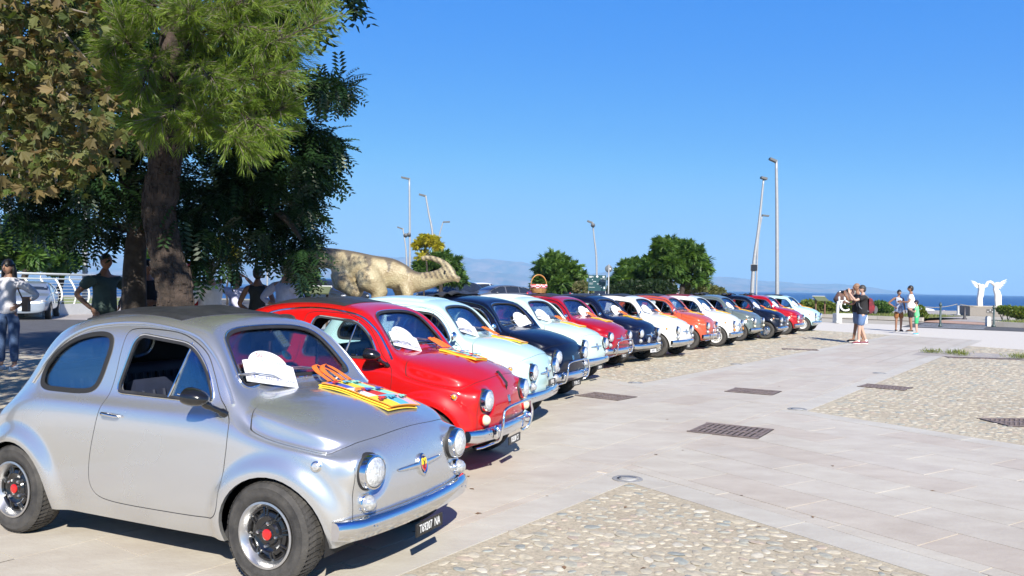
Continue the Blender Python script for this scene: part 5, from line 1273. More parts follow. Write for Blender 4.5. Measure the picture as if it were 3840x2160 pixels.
# ------------------------------------------------------------------ the pine
def pine():
    Y = 9.7; rnd = random.Random(21); rng = np.random.RandomState(21); base = Vector((PX(660, 1100, Y).x, Y, 0)); L0 = lambda *a: PX(*a) - base
    t = empty('pine_tree', base, 0, 'pine with thick bare brown trunk and bright green needle sprays', 'tree')
    tr = [Vector((.06, 0, 0)), L0(658, 1110, Y), L0(634, 1010, Y), L0(610, 880, Y), L0(598, 780, Y), L0(616, 640, Y), L0(628, 480, Y), L0(640, 250, Y), L0(655, 20, Y), L0(670, -300, Y), L0(690, -800, Y)]
    S = smooth_loop(tr, 8, False); n = len(S); R = list(np.interp(np.linspace(0, 1, n), [0, .1, .2, .35, .42, .6, .8, 1], [.25, .20, .185, .175, .19, .17, .13, .05]))
    mt = M(); mt.tube(S, R, 28)
    # bark plates: real relief on the visible trunk
    me = mt.mesh('trunk', BARK); 
    sub = mt
    pl = M(); vis = [(Vector(S[i]), R[i], (Vector(S[min(i + 1, n - 1)]) - Vector(S[i - 1])).normalized()) for i in range(1, int(n * .66))]
    for (c, r, ax) in vis:
        for q in range(15):
            a = rnd.uniform(0, 2 * pi); o = ax.orthogonal().normalized(); w = ax.cross(o); dr = o * cos(a) + w * sin(a); tn = ax.cross(dr); cc = c + ax * rnd.uniform(-.12, .12) + dr * (r * .985); hw, hl = rnd.uniform(.014, .030), rnd.uniform(.035, .085); th = rnd.uniform(.008, .018)
            V = [cc - tn * hw - ax * hl * .8, cc + tn * hw - ax * hl, cc + tn * hw * .9 + ax * hl * .9, cc - tn * hw + ax * hl]; Vt = [v + dr * th + (cc - v) * .22 for v in V]
            pl.add(V + Vt, [(4, 5, 6, 7), (0, 1, 5, 4), (1, 2, 6, 5), (2, 3, 7, 6), (3, 0, 4, 7)])
    mk('trunk', me, t); mk('bark_plates', pl.mesh('bark_plates', BARK), t, kind='stuff')
    mb = M(); stub = [L0(600, 800, Y), L0(575, 790, Y - .1), L0(562, 775, Y - .12)]; mb.tube(stub, [.10, .085, .05], 12); 
    # branches with needle sprays: (from, via, tip, depth)
    B = [((640, 250), (720, 150), (800, 100), (980, 30), 8.9), ((640, 300), (820, 190), (870, 100), (1090, 130), 8.7), ((640, 200), (900, 120), (1010, 160), (1190, 85), 8.6), ((640, 350), (760, 300), (900, 300), (1060, 270), 8.6), ((640, 380), (740, 380), (860, 400), (1010, 500), 8.7), ((630, 420), (700, 400), (620, 400), (540, 440), 8.8),
         ((635, 300), (540, 230), (470, 120), (440, 60), 8.8), ((635, 330), (560, 290), (480, 160), (400, 190), 8.7), ((630, 380), (560, 350), (500, 330), (440, 300), 8.8), ((640, 150), (560, 90), (560, 30), (640, 10), 8.7), ((645, 100), (760, 40), (860, 30), (930, -20), 8.8), ((640, 400), (760, 450), (850, 500), (920, 540), 8.6),
         ((640, 250), (700, 230), (760, 260), (840, 330), 8.5), ((640, 200), (600, 200), (560, 250), (530, 330), 8.5), ((640, 260), (680, 330), (640, 420), (560, 470), 8.4), ((645, 60), (800, 20), (1020, 20), (1210, -30), 9.2), ((645, 20), (900, -60), (1100, -40), (1190, 30), 9.3), ((640, 420), (700, 470), (740, 450), (800, 400), 8.5),
         ((640, 300), (800, 260), (960, 230), (1080, 200), 8.8), ((640, 120), (740, 130), (720, 60), (700, 30), 8.5), ((640, 360), (820, 350), (960, 380), (940, 470), 8.8), ((640, 300), (900, 330), (1000, 420), (1060, 400), 8.9)]
    tw = []; tips = []
    for a, b_, c, d, y in B:
        P = smooth_loop([L0(*a, Y), L0(*b_, (Y + y) / 2), L0(*c, y), L0(*d, y)], 7, False); mb.tube(P, list(np.linspace(.030, .008, len(P))), 6)
        L_ = sum((Vector(P[i + 1]) - Vector(P[i])).length for i in range(len(P) - 1))
        for i in range(5, len(P)):
            for q in range(5 if i < len(P) - 3 else 7):
                d0 = Vector(P[i]) - Vector(P[i - 1]); o = Vector((rnd.gauss(0, 1), rnd.gauss(0, 1), rnd.gauss(0, .7))); o = (o.normalized() * .8 + d0.normalized() * .7 + Vector((0, -.25, -.12))).normalized(); ln = rnd.uniform(.14, .36); p0 = Vector(P[i]); p1 = p0 + o * ln + Vector((0, 0, -.03)); tw.append((p0, p1)); mb.tube([p0, (p0 + p1) / 2 + Vector((0, 0, .012)), p1], [.005, .0035, .002], 4, 1)
    mk('branches', mb.mesh('branches', [BARK, TWIG]), t)
    # needles: long soft pairs in brushes, leaning forward along every twig
    pos = []; dirs = []; rr = []
    for p0, p1 in tw:
        ax = (p1 - p0).normalized(); hue = rnd.random(); k = 30
        for i in range(k):
            f = .25 + .75 * (i / k); p = p0.lerp(p1, f); v = Vector((rnd.gauss(0, 1), rnd.gauss(0, 1), rnd.gauss(0, 1))).normalized(); v = (v - ax * v.dot(ax)).normalized(); dd = (ax * 1.0 + v * (.75 - .35 * f) + Vector((0, 0, -.12))).normalized(); pos.append(tuple(p)); dirs.append(tuple(dd)); rr.append(hue * .7 + rnd.random() * .3)
    pos = np.array(pos); dirs = np.array(dirs); N_ = len(pos); w = .022
    tv = [(0, -w, 0), (.55, -w * .85, -.02), (1, 0, -.07), (.55, w * .85, -.02), (0, w, 0)]
    tv = [(0, -w, 0), (.5, -w * 1.1, .0), (1, 0, -.06), (.5, w * 1.1, .0)]
    scatter(tv, [(0, 1, 2, 3)], pos, rot_basis(dirs, rng.uniform(-3.1, 3.1, N_)), .115 * rng.uniform(.8, 1.25, N_), 'needle_sprays', PINE, t, np.array(rr))
    # upper crown above the frame (it shades what stands behind)
    C2 = [(-4.6, 9.2, 6.6, 1.8, 1.5, .9), (-2.9, 9.4, 6.6, 1.5, 1.5, .9), (-6.2, 9.8, 6.8, 1.6, 1.6, .9), (-4.2, 10.2, 8.2, 2.0, 1.8, 1.2)]
    P, d, idx = clump_points(C2, 4200, rng, .2); P -= np.array(base); V = []; F = []
    for k in range(9): a = k * 2.4; e = (cos(a) * .5, sin(a) * .5, .3 * sin(k)); b0 = len(V); V += [(0, 0, 0), (.5 + e[0] * .4, e[1] * .5 - .03, e[2]), (.9 + e[0] * .4, e[1], e[2]), (.5 + e[0] * .4, e[1] * .5 + .03, e[2])]; F.append((b0, b0 + 1, b0 + 2, b0 + 3))
    scatter(V, F, P, rot_basis(d + rng.normal(size=d.shape) * .6, rng.uniform(-3, 3, len(P))), .30 * rng.uniform(.7, 1.3, len(P)), 'unseen_shade_crown', PINE, t)
    cones = M()
    for (px, py) in ((866, 385), (860, 415), (820, 405)): p = L0(px, py, 8.9); cones.lathe([(.0005, -.045), (.018, -.03), (.024, 0), (.016, .03), (.0005, .045)], 8, 0, Matrix.Translation(p)); 
    mk('pine_cones', cones.mesh('pine_cones', BARK), t, kind='stuff')
pine()
# ------------------------------------------------------------------ plane tree: big dry lobed leaves at the top left
def plane_leaf(seed):
    r = random.Random(seed); out = []; lobes = [(-2.35, .48), (-1.95, .30), (-1.35, .80), (-.98, .42), (-.45, .72), (-.18, .55), (0, 1.0), (.18, .55), (.45, .72), (.98, .42), (1.35, .80), (1.95, .30), (2.35, .48)]
    for a, rad in lobes: q = rad * r.uniform(.9, 1.1); out.append((cos(a) * q * .55 + .30, sin(a) * q * .55))
    V = [(.12, 0, 0)] + [(x, y, -.55 * abs(y) ** 1.5 - .30 * x * x + .10 * sin(9 * y + seed)) for x, y in out]; F = [(0, i, i + 1) for i in range(1, len(out))]; return V, F
def plane_tree():
    rnd = random.Random(31); rng = np.random.RandomState(31); base = Vector((-6.6, 5.0, 0))
    t = empty('plane_tree', base, 0, 'plane tree with large dry brown and green lobed leaves at the top left', 'tree'); L0 = lambda *a: PX(*a) - base
    mt = M(); mt.tube(smooth_loop([(0, 0, 0), (.1, 0, 1.5), (0, .1, 3.0), (.2, .2, 5)], 5, False), list(np.linspace(.28, .16, 16)), 14)
    mt.tube(smooth_loop([(0, .1, 3.0), (1.0, .3, 3.7), (2.2, .6, 4.1), (3.6, .8, 4.3)], 5, False), list(np.linspace(.13, .03, 16)), 8)
    tws = []
    for (a, b_, c, y) in (((-60, -60), (60, 150), (150, 260), 5.7), ((-80, 160), (60, 60), (200, 70), 5.5), ((-60, 300), (60, 230), (160, 160), 5.9), ((-40, 420), (120, 330), (260, 300), 5.8), ((100, -80), (240, 120), (390, 300), 6.0), ((-60, 480), (90, 520), (240, 540), 5.9), ((40, -60), (220, 20), (330, 50), 5.6), ((-60, 600), (80, 640), (200, 660), 6.1), ((180, 280), (300, 400), (420, 500), 6.2), ((60, 300), (180, 420), (300, 620), 6.0), ((90, 480), (80, 580), (70, 700), 6.0), ((160, 560), (200, 600), (210, 690), 6.1), ((-60, 60), (40, 20), (130, 30), 5.4)):
        P = smooth_loop([L0(*a, y), L0(*b_, y), L0(*c, y)], 6, False); mt.tube(P, list(np.linspace(.016, .004, len(P))), 5, 1); tws.append(P)
    mk('trunk', mt.mesh('trunk', [BARK, TWIG]), t)
    spots = [(60, 60, 110), (180, 40, 90), (290, 20, 70), (320, 70, 45), (100, 180, 110), (220, 200, 90), (40, 300, 120), (170, 310, 110), (270, 290, 60), (60, 420, 120), (200, 420, 110), (300, 400, 70), (380, 370, 70), (80, 540, 110), (220, 530, 100), (330, 520, 80), (400, 480, 50), (120, 650, 80), (50, 680, 70), (330, 610, 55), (240, 620, 60), (400, 590, 30), (190, 690, 30)]
    C = [pxc(px, py, 5.75 + rnd.uniform(-.45, .6), r / FPX * 5.8, .45, r / FPX * 5.8) for px, py, r in spots]
    n = 1600; P, d, idx = clump_points(C, n, rng, .1); P -= np.array(base)
    dirs = rng.normal(size=(n, 3)); dirs[:, 2] -= .5; fr = rot_basis(dirs, rng.uniform(-1.3, 1.3, n)); sc = .115 * rng.uniform(.6, 1.3, n)
    order = np.argsort(P[:, 1]); P, fr, sc = P[order], fr[order], sc[order]
    # keep only leaves that can be seen as the first 280 singles
    LV = [plane_leaf(s) for s in range(4)]; LM = []
    for V, F in LV: me = bpy.data.meshes.new('leaf'); me.from_pydata(V, [], F); me.materials.append(PLANE); LM.append(me)
    wpos = P + np.array(base); u = (wpos[:, 0] / wpos[:, 1] * FPX + 1920); v = 1048 - (wpos[:, 2] - CAMH) / wpos[:, 1] * FPX
    ok = np.where((u > 10) & (u < 600) & (v > 10) & (v < 760))[0]; single = set(ok[:285].tolist())
    for i in sorted(single):
        Mx = Matrix([[*(fr[i][k])] for k in range(3)]).transposed().to_4x4() @ Matrix.Scale(sc[i], 4); Mx.translation = P[i]; o = mk('leaf', LM[i % 4], t); o.matrix_local = Mx
    rest = np.array([i for i in range(n) if i not in single])
    for k in range(4):
        r = rest[k::4]; scatter(LV[k][0], LV[k][1], P[r], fr[r], sc[r], 'leaf_mass', PLANE, t)
    # rest of the crown out of frame, with unseen clumps added for the shade
    C2 = [(-3.9, 2.3, 5.5, 1.3, 1.1, .9), (-5.6, 2.6, 5.2, 1.5, 1.2, 1.0), (-3.3, 5.2, 5.7, 1.0, .9, .7), (-5.2, 4.6, 5.3, 1.7, 1.6, 1.1), (-7.5, 4.5, 4.8, 1.8, 1.8, 1.4), (-3.6, 5.4, 5.2, 1.1, 1.2, .8), (-6, 6.6, 5.6, 1.8, 1.6, 1.2), (-9.3, 6.5, 5.2, 2, 2, 1.6), (-8, 8.8, 6.3, 2.2, 1.8, 1.3), (-10.5, 9.5, 5.8, 2, 2, 1.5)]
    P, d, idx = clump_points(C2, 5200, rng, .15); P -= np.array(base); scatter(LV[0][0], LV[0][1], P, rot_basis(rng.normal(size=(len(P), 3)), rng.uniform(-2, 2, len(P))), .26 * rng.uniform(.7, 1.3, len(P)), 'unseen_shade_crown', PLANE, t)
plane_tree()
# ------------------------------------------------------------------ trees by the car park
def ftree(name, label, px, y, spots, trunk_px, seed, m=FARLEAF, leafn=1500, leafs=.37, r=.16, group='trees by the car park'):
    b = Vector((PX(trunk_px, 1060, y).x, y, -.03)); C = [pxc(a, c + 4, y + random.Random(seed * 7 + i).uniform(-.8, .8), q / FPX * y * .86, q / FPX * y * .9, q / FPX * y * .72) for i, (a, c, q) in enumerate(spots)]
    fk = PX(trunk_px, max(s[1] for s in spots) + 5, y); broad_tree(name, b, label, C, m, leafn, leafs, dict(fork=fk, r=r), group, seed)
ftree('broadleaf_tree', 'round green tree behind the basket and the crimson car', 2085, 44, [(2040, 985, 45), (2090, 985, 45), (2060, 1030, 60), (2120, 1020, 50), (2150, 1050, 40), (2020, 1060, 35), (2095, 1060, 60), (2170, 1030, 22)], 2090, 41)
ftree('broadleaf_tree', 'tallest green tree, rising behind the white and coral cars', 2540, 40, [(2480, 940, 45), (2540, 930, 50), (2600, 960, 50), (2450, 990, 50), (2520, 990, 65), (2590, 1010, 60), (2470, 1040, 40), (2635, 990, 28), (2640, 1050, 18), (2590, 920, 20)], 2560, 42, leafn=2400, leafs=.34)
ftree('broadleaf_tree', 'lower bushy green tree left of the tallest one', 2370, 42, [(2340, 1020, 40), (2380, 1015, 45), (2420, 1030, 40), (2350, 1060, 45), (2400, 1065, 45), (2310, 1050, 25), (2440, 1055, 30)], 2390, 43)
ftree('broadleaf_tree', 'green tree behind the head of the dinosaur statue', 1640, 46, [(1640, 970, 28), (1600, 990, 35), (1680, 970, 34), (1700, 1010, 38), (1620, 1030, 36), (1690, 1045, 35), (1725, 1045, 18)], 1655, 44)
ftree('broadleaf_tree', 'small green tree below the dinosaur tail', 1130, 40, [(1110, 1030, 30), (1145, 1020, 25), (1165, 1040, 20)], 1130, 45, leafn=1100)
ftree('broadleaf_tree', 'large tree at the left edge above the white railing', 100, 34, [(60, 880, 70), (130, 880, 55), (40, 950, 60), (120, 950, 50), (-20, 900, 80), (170, 900, 35)], 95, 46, leafn=1900)
ftree('broadleaf_tree', 'smaller tree behind the railing, left of the tall lamp post', 220, 38, [(215, 960, 35), (255, 950, 30), (200, 1000, 30), (240, 990, 40), (270, 985, 22)], 230, 47, leafn=1200)
ftree('broadleaf_tree', 'green bush seen between the two tree trunks', 545, 36, [(540, 975, 22), (520, 990, 16), (560, 985, 16)], 540, 48, leafn=700, r=.06)
ftree('broadleaf_tree', 'small yellow green tree seen through the dark foliage', 850, 48, [(850, 930, 22), (830, 915, 14), (868, 950, 16)], 852, 49, YELLEAF, 700, .4, .06)
ftree('broadleaf_tree', 'slender tree with a flat yellow crown above the dinosaur head', 1600, 40, [(1590, 900, 17), (1562, 912, 15), (1620, 902, 18), (1645, 918, 13), (1600, 888, 13), (1575, 955, 11), (1592, 945, 9), (1635, 897, 10)], 1597, 50, YELLEAF, 620, .22, .055)
# dark shrubs round the tree feet, hedges by the sea
def bush(name, label, cl, n, m=HEDGE, ls=.10, seed=3, group='bushes and hedges', cat='bush', tmpl=None):
    rng = np.random.RandomState(seed); b = Vector((cl[0][0], cl[0][1], 0)); t = empty(name, b, 0, label, cat, group)
    P, d, idx = clump_points(cl, n, rng, .75); P[:, 2] = np.maximum(P[:, 2], .02); P -= np.array(b); dirs = d + rng.normal(size=d.shape) * .6; dirs[:, 2] += .3
    tv = [(0, -.22, 0), (.5, -.35, .05), (1, 0, 0), (.5, .35, .05)]; scatter(tv, [(0, 1, 2, 3)], P, rot_basis(dirs, rng.uniform(-2, 2, n)), ls * rng.uniform(.7, 1.3, n), 'foliage', m, t)
    mt = M(); rnd = random.Random(seed)
    for c in cl[:8]:
        for _ in range(3): limb(mt, (c[0] - b.x, c[1] - b.y, -.02), (c[0] - b.x + rnd.uniform(-.3, .3), c[1] - b.y + rnd.uniform(-.3, .3), c[2]), .02, .008, rnd, 3, .2, k=5)
    mk('stems', mt.mesh('stems', BARKD), t, kind='stuff'); return t
DARKB = leaf_mat('dark_bush_leaves', [(.012, .030, .010), (.018, .04, .012), (.03, .05, .02)], .5)
def pxb(px, py, y, r, ry, rz): p = PX(px, py, y); return (p.x, p.y, p.z, r / FPX * y, ry, rz / FPX * y)
bush('dark_bush', 'dark purple green bush under the tallest tree', [pxb(2370, 1085, 39, 70, 1.2, 30), pxb(2440, 1085, 38.5, 55, 1, 32), pxb(2490, 1085, 38, 45, 1, 30), pxb(2310, 1090, 39, 30, 1, 20)], 3000, DARKB, .16, 5)
bush('tamarisk_bush', 'pale olive bush right of the trees beside the red and cream car', [pxb(2600, 1085, 41, 45, 1, 28), pxb(2650, 1092, 42, 40, 1, 26), pxb(2690, 1098, 42, 25, .8, 18)], 2200, leaf_mat('olive_leaves', [(.12, .13, .05), (.17, .17, .07), (.09, .11, .04)]), .15, 6)
bush('oleander_bush', 'flowering bush right of the basket tree', [pxb(2180, 1080, 43, 32, .8, 22), pxb(2205, 1088, 43, 18, .6, 12)], 900, leaf_mat('oleander_leaves', [(.10, .14, .05), (.20, .17, .09), (.08, .12, .03)]), .15, 7)
# ------------------------------------------------------------------ people
SKIN = mat('skin', (.42, .24, .165), .5, noise=.06); SKIN2 = mat('tanned_skin', (.30, .155, .095), .5, noise=.06); SKIN3 = mat('fair_skin', (.52, .33, .25), .5)
HAIRD = mat('dark_hair', (.012, .010, .010), .5); HAIRG = mat('grey_hair', (.16, .15, .14), .6)
def cloth(name, c, c2=None, sc=14): return mat('cloth_' + name, c, .85, noise=.10, nscale=sc, col2=c2, bump=.3, bscale=25)
def skin_mesh(V, E, R, sub=1, root=0):
    me = bpy.data.meshes.new('sk'); me.from_pydata([tuple(v) for v in V], E, []); o = bpy.data.objects.new('sk', me); COL.objects.link(o)
    md = o.modifiers.new('s', 'SKIN'); md.use_smooth_shade = True; md.branch_smoothing = .6
    if not me.skin_vertices: me.skin_vertices.new()
    for i, r in enumerate(R): me.skin_vertices[0].data[i].radius = r if hasattr(r, '__len__') else (r, r)
    me.skin_vertices[0].data[root].use_root = True
    s = o.modifiers.new('u', 'SUBSURF'); s.levels = sub; s.render_levels = sub
    r = eval_mesh(o); bpy.data.objects.remove(o); return r
def mesh_into(m, me, mi=0):
    m.add([tuple(v.co) for v in me.vertices], [tuple(p.vertices) for p in me.polygons], mi, True)
def person(loc, rz, label, h=1.75, skin=SKIN, hair='short', hairm=HAIRD, top=None, bottom=None, bottom_len='long', sleeves='short', shoe=None, pose=None, build=1.0, group=None, extra=None, turn=0.0, lean=0.0, female=False, tilt=0.0, hem=.0, sock=None):
    k = h / 1.75; t = empty('person', (loc[0], loc[1], loc[2] if len(loc) > 2 else 0), rz, label, 'person', group, scale=k)
    J = dict(pel=(0, 0, .97), waist=(0, 0, 1.10), chest=(.01, 0, 1.30), yoke=(0, 0, 1.405), neck=(0, 0, 1.475), nk2=(.014, 0, 1.585))
    sw = .165 if female else .19
    for s, n in ((1, 'l'), (-1, 'r')):
        J['sh' + n] = (0, s * sw, 1.42); J['el' + n] = (-.02, s * (sw + .06), 1.14); J['wr' + n] = (.06, s * (sw + .07), .90)
        J['hip' + n] = (0, s * .095, .93); J['kn' + n] = (.02, s * .10, .50); J['an' + n] = (-.02, s * .10, .085); J['toe' + n] = (.14, s * .12, .035)
    if pose: J.update(pose)
    for a in ('waist', 'chest', 'yoke', 'neck', 'nk2', 'shl', 'shr', 'ell', 'elr', 'wrl', 'wrr'):
        x, y, z = J[a]; J[a] = (x + lean * (z - .97), y, z)
    b = build; names = [n for n in J if n[:4] != 'hand']; ix = {n: i for i, n in enumerate(names)}
    E = [('pel', 'waist'), ('waist', 'chest'), ('chest', 'yoke'), ('yoke', 'neck'), ('neck', 'nk2')] + [(a, c + n) for n in 'lr' for a, c in (('yoke', 'sh'), ('pel', 'hip'))] + [(a + n, c + n) for n in 'lr' for a, c in (('sh', 'el'), ('el', 'wr'), ('hip', 'kn'), ('kn', 'an'), ('an', 'toe'))]
    fz = .85 if female else 1
    R = dict(pel=.088 * b, waist=(.085 * b * fz), chest=.100 * b * fz, yoke=.078, neck=.062, nk2=.056, sh=.052, el=.043, wr=.028, hip=.078 * b, kn=.060, an=.038, toe=.032)
    rr = [R[n] if n in R else R[n[:-1]] for n in names]
    bm_ = skin_mesh([J[n] for n in names], [(ix[a], ix[c]) for a, c in E], rr)
    m = M(); mesh_into(m, bm_)
    # head with face
    hx, hy, hz = J['nk2'][0] + .02, J['nk2'][1], J['nk2'][2] + .062
    H = Matrix.Translation((hx, hy, hz)) @ Matrix.Rotation(turn, 4, 'Z') @ Matrix.Rotation(tilt, 4, 'Y')
    prof = []
    V = []; F = []; nu, nv = 18, 14
    for j in range(nv + 1):
        ph = -pi / 2 + pi * j / nv
        for i in range(nu):
            th = 2 * pi * i / nu; x, y, z = cos(ph) * cos(th), cos(ph) * sin(th), sin(ph)
            X = x * .098; Y = y * .074; Z = z * .118
            if x > 0 and z < .2: X *= 1 - .10 * abs(z); 
            if z < -.2: Y *= 1 - .38 * (-z - .2); X *= (1 - .18 * (-z - .2)) if x > 0 else (1 - .35 * (-z - .2))
            V.append((X, Y, Z))
    for j in range(nv):
        for i in range(nu): F.append((j * nu + i, j * nu + (i + 1) % nu, (j + 1) * nu + (i + 1) % nu, (j + 1) * nu + i))
    m.add(V, F, 0, True, H)
    m.add([(.088, -.014, .005), (.088, .014, .005), (.094, .008, .04), (.094, -.008, .04), (.118, -.010, -.018), (.118, .010, -.018), (.092, .0, -.030)], [(0, 3, 4), (3, 2, 5, 4), (2, 1, 5), (0, 4, 6), (4, 5, 6), (5, 1, 6)], 0, True, H)
    for s in (1, -1):
        m.sphere((0, s * .076, .0), .026, 8, 0, H, (.55, .35, 1.1)); m.sphere((.086, s * .031, .022), .011, 8, 1, H, (.5, 1, .6)); m.box((.091, s * .031, .040), (.010, .030, .006), 2, H)
    m.sphere((.090, 0, -.055), .018, 8, 3, H, (.4, 1.25, .45))
    # hands: palm and five fingers
    for n, s in (('l', 1), ('r', -1)):
        w = Vector(J['wr' + n]); e = Vector(J['el' + n]); d = (w - e).normalized(); hd = J.get('hand' + n); d = Vector(hd).normalized() if hd else d
        side = d.cross(Vector((0, s, 0))); side = side.normalized() if side.length > .1 else Vector((1, 0, 0)); pl = d.cross(side).normalized()
        c = w + d * .045; m.sphere(c, .045, 10, 0, None, (1, 1, 1)) if False else m.tube([w - d * .01, w + d * .03, w + d * .075, w + d * .09], [.026, .034, .036, .03], 8, 0, flat=([pl] * 4, .5))
        for q in range(4):
            o = side * (-.026 + .0175 * q); L = (.068, .078, .074, .058)[q]; p0 = w + d * .082 + o; p1 = p0 + d * L * .5 + pl * .004; p2 = p0 + d * L * .9 + pl * .022 * s; m.tube([p0, p1, p2], [.0095, .0085, .007], 5)
        p0 = w + d * .03 + side * .030; m.tube([p0, p0 + d * .028 + side * .024, p0 + d * .055 + side * .030 + pl * .006], [.012, .010, .008], 5)
    mk('body', m.mesh('body', [skin, WHITE, hairm, mat('lips', (.30, .10, .08), .5) if 'lips' not in bpy.data.materials else bpy.data.materials['lips']], 60), t)
    def garment(name, pts, edges, rad, mt, root=0, sub=2):
        g = skin_mesh(pts, edges, rad, sub, root); g.materials.clear(); g.materials.append(mt); return mk(name, g, t)
    V3 = lambda n: Vector(J[n])
    if top:
        tk = 1.10; P = [V3('pel') + Vector((0, 0, -.10 - hem)), V3('pel') + Vector((0, 0, .02)), V3('waist') + Vector((.01, 0, .03)), V3('chest'), V3('yoke'), V3('neck') + Vector((0, 0, .01))]; r = [.165 * b, .165 * b, .150 * b * (.88 if female else 1), .160 * b * fz, .118, .078]; Ed = [(0, 1), (1, 2), (2, 3), (3, 4), (4, 5)]
        r = [(q, q * 1.0) for q in r]
        for n, s in (('l', 1), ('r', -1)):
            i0 = len(P); sh = V3('sh' + n); el = V3('el' + n); wr = V3('wr' + n)
            if sleeves == 'none': P.append(sh * .92 + V3('chest') * .08 + Vector((0, 0, -.01))); r.append((.066, .066)); Ed.append((4, i0)); continue
            P.append(sh); r.append((.086, .086)); Ed.append((4, i0))
            if sleeves == 'short': P.append(sh.lerp(el, .66)); r.append((.074, .074)); Ed.append((i0, i0 + 1))
            else:
                P += [el, el.lerp(wr, .45 if sleeves == 'rolled' else .93)]; r += [(.058, .058), (.045, .045)]; Ed += [(i0, i0 + 1), (i0 + 1, i0 + 2)]
        garment('shirt', P, Ed, r, top)
    if bottom:
        P = [V3('pel') + Vector((0, 0, .03)), V3('pel') + Vector((0, 0, -.04))]; r = [(.150 * b, .150 * b), (.150 * b, .150 * b)]; Ed = [(0, 1)]
        if bottom_len == 'skirt':
            m2 = M(); m2.lathe([(.22 * b, .50), (.19 * b, .75), (.165 * b, .95), (.14 * b, 1.08)], 20, 0, None, cap=False); mk('skirt', m2.mesh('skirt', [bottom]), t)
        else:
            for n in 'lr':
                hp, kn, an = V3('hip' + n), V3('kn' + n), V3('an' + n); i0 = len(P)
                P.append(hp); r.append((.122 * b,) * 2); Ed.append((1, i0))
                if bottom_len == 'long': P += [kn, an + Vector((0, 0, .03))]; r += [(.078, .078), (.060, .060)]; Ed += [(i0, i0 + 1), (i0 + 1, i0 + 2)]
                elif bottom_len == 'knee': P += [kn + Vector((0, 0, .02))]; r += [(.092, .092)]; Ed += [(i0, i0 + 1)]
                else: P += [hp.lerp(kn, .6)]; r += [(.105 * b, .105 * b)]; Ed += [(i0, i0 + 1)]
            garment('trousers' if bottom_len == 'long' else 'shorts', P, Ed, r, bottom)
    for n in 'lr':
        a, to = V3('an' + n), V3('toe' + n); dv = (to - a); dv.z = 0; dv.normalize(); m2 = M(); S_ = [a + Vector((0, 0, -.04)) - dv * .055, a + dv * .02 + Vector((0, 0, -.035)), a + dv * .11 + Vector((0, 0, -.045)), a + dv * .185 + Vector((0, 0, -.055))]
        m2.tube([Vector((p.x, p.y, max(.03, p.z))) for p in S_], [.042, .052, .047, .026], 10, 0, flat=([Vector((0, 0, 1))] * 4, .72)); m2.tube([Vector((p.x, p.y, .012)) for p in S_], [.044, .05, .048, .03], 8, 1, flat=([Vector((0, 0, 1))] * 4, .28))
        mk('shoe', m2.mesh('shoe', [shoe or BLACKM, WHITE if shoe else BLACKM]), t)
        if sock: m2 = M(); m2.tube([a + Vector((0, 0, -.03)), a + Vector((0, 0, .035))], [.043, .042], 10); mk('sock', m2.mesh('sock', [sock]), t)
    if hair:
        m2 = M()
        if hair == 'shaved': m2.lathe([(max(.0005, .1 * cos(a)), .1 * sin(a)) for a in np.linspace(.15, pi / 2, 8)], 18, 0, H @ Matrix.Translation((-.008, 0, .004)) @ Matrix.Diagonal((1.0, .78, 1.2, 1)))
        else:
            m2.lathe([(max(.0005, .105 * cos(a)), .105 * sin(a)) for a in np.linspace(.05, pi / 2, 9)], 20, 0, H @ Matrix.Translation((-.010, 0, .012)) @ Matrix.Diagonal((1.02, .82, 1.18, 1)))
            m2.sphere((-.045, 0, -.005), .08, 14, 0, H, (.85, .98, 1.15))
        if hair == 'long':
            for s in np.linspace(-1.5, 1.5, 9):
                c_, s_ = -cos(s * .85), sin(s * .95); m2.tube([H @ Vector((c_ * .05, s_ * .07, .05)), H @ Vector((c_ * .085 - .01, s_ * .082, -.06)), H @ Vector((c_ * .085 - .02, s_ * .09, -.18)), H @ Vector((c_ * .07 - .02, s_ * .085, -.30))], [.035, .038, .034, .014], 8)
        if hair == 'bun': m2.sphere((-.075, 0, .09), .045, 10, 0, H)
        if hair == 'bob':
            for s in np.linspace(-1.35, 1.35, 8): c_, s_ = -cos(s), sin(s); m2.tube([H @ Vector((c_ * .05, s_ * .07, .05)), H @ Vector((c_ * .08, s_ * .085, -.04)), H @ Vector((c_ * .075, s_ * .08, -.13))], [.035, .036, .018], 8)
        mk('hair', m2.mesh('hair', [hairm]), t)
    t['_'] = 0; del t['_']
    return t, J, H, k
def glasses(t, H):
    m = M()
    for s in (1, -1): m.sphere((.094, s * .032, .022), .022, 10, 0, H, (.3, 1.1, .8)); m.tube([H @ Vector((.095, s * .052, .024)), H @ Vector((.01, s * .080, .024))], .003, 4)
    m.tube([H @ Vector((.098, -.012, .026)), H @ Vector((.098, .012, .026))], .003, 4); mk('sunglasses', m.mesh('sunglasses', [BLACKP]), t)
def at(px, y): p = PX(px, 1060, y); return (p.x, y)
UNDER = 'people standing in the shade of the trees'
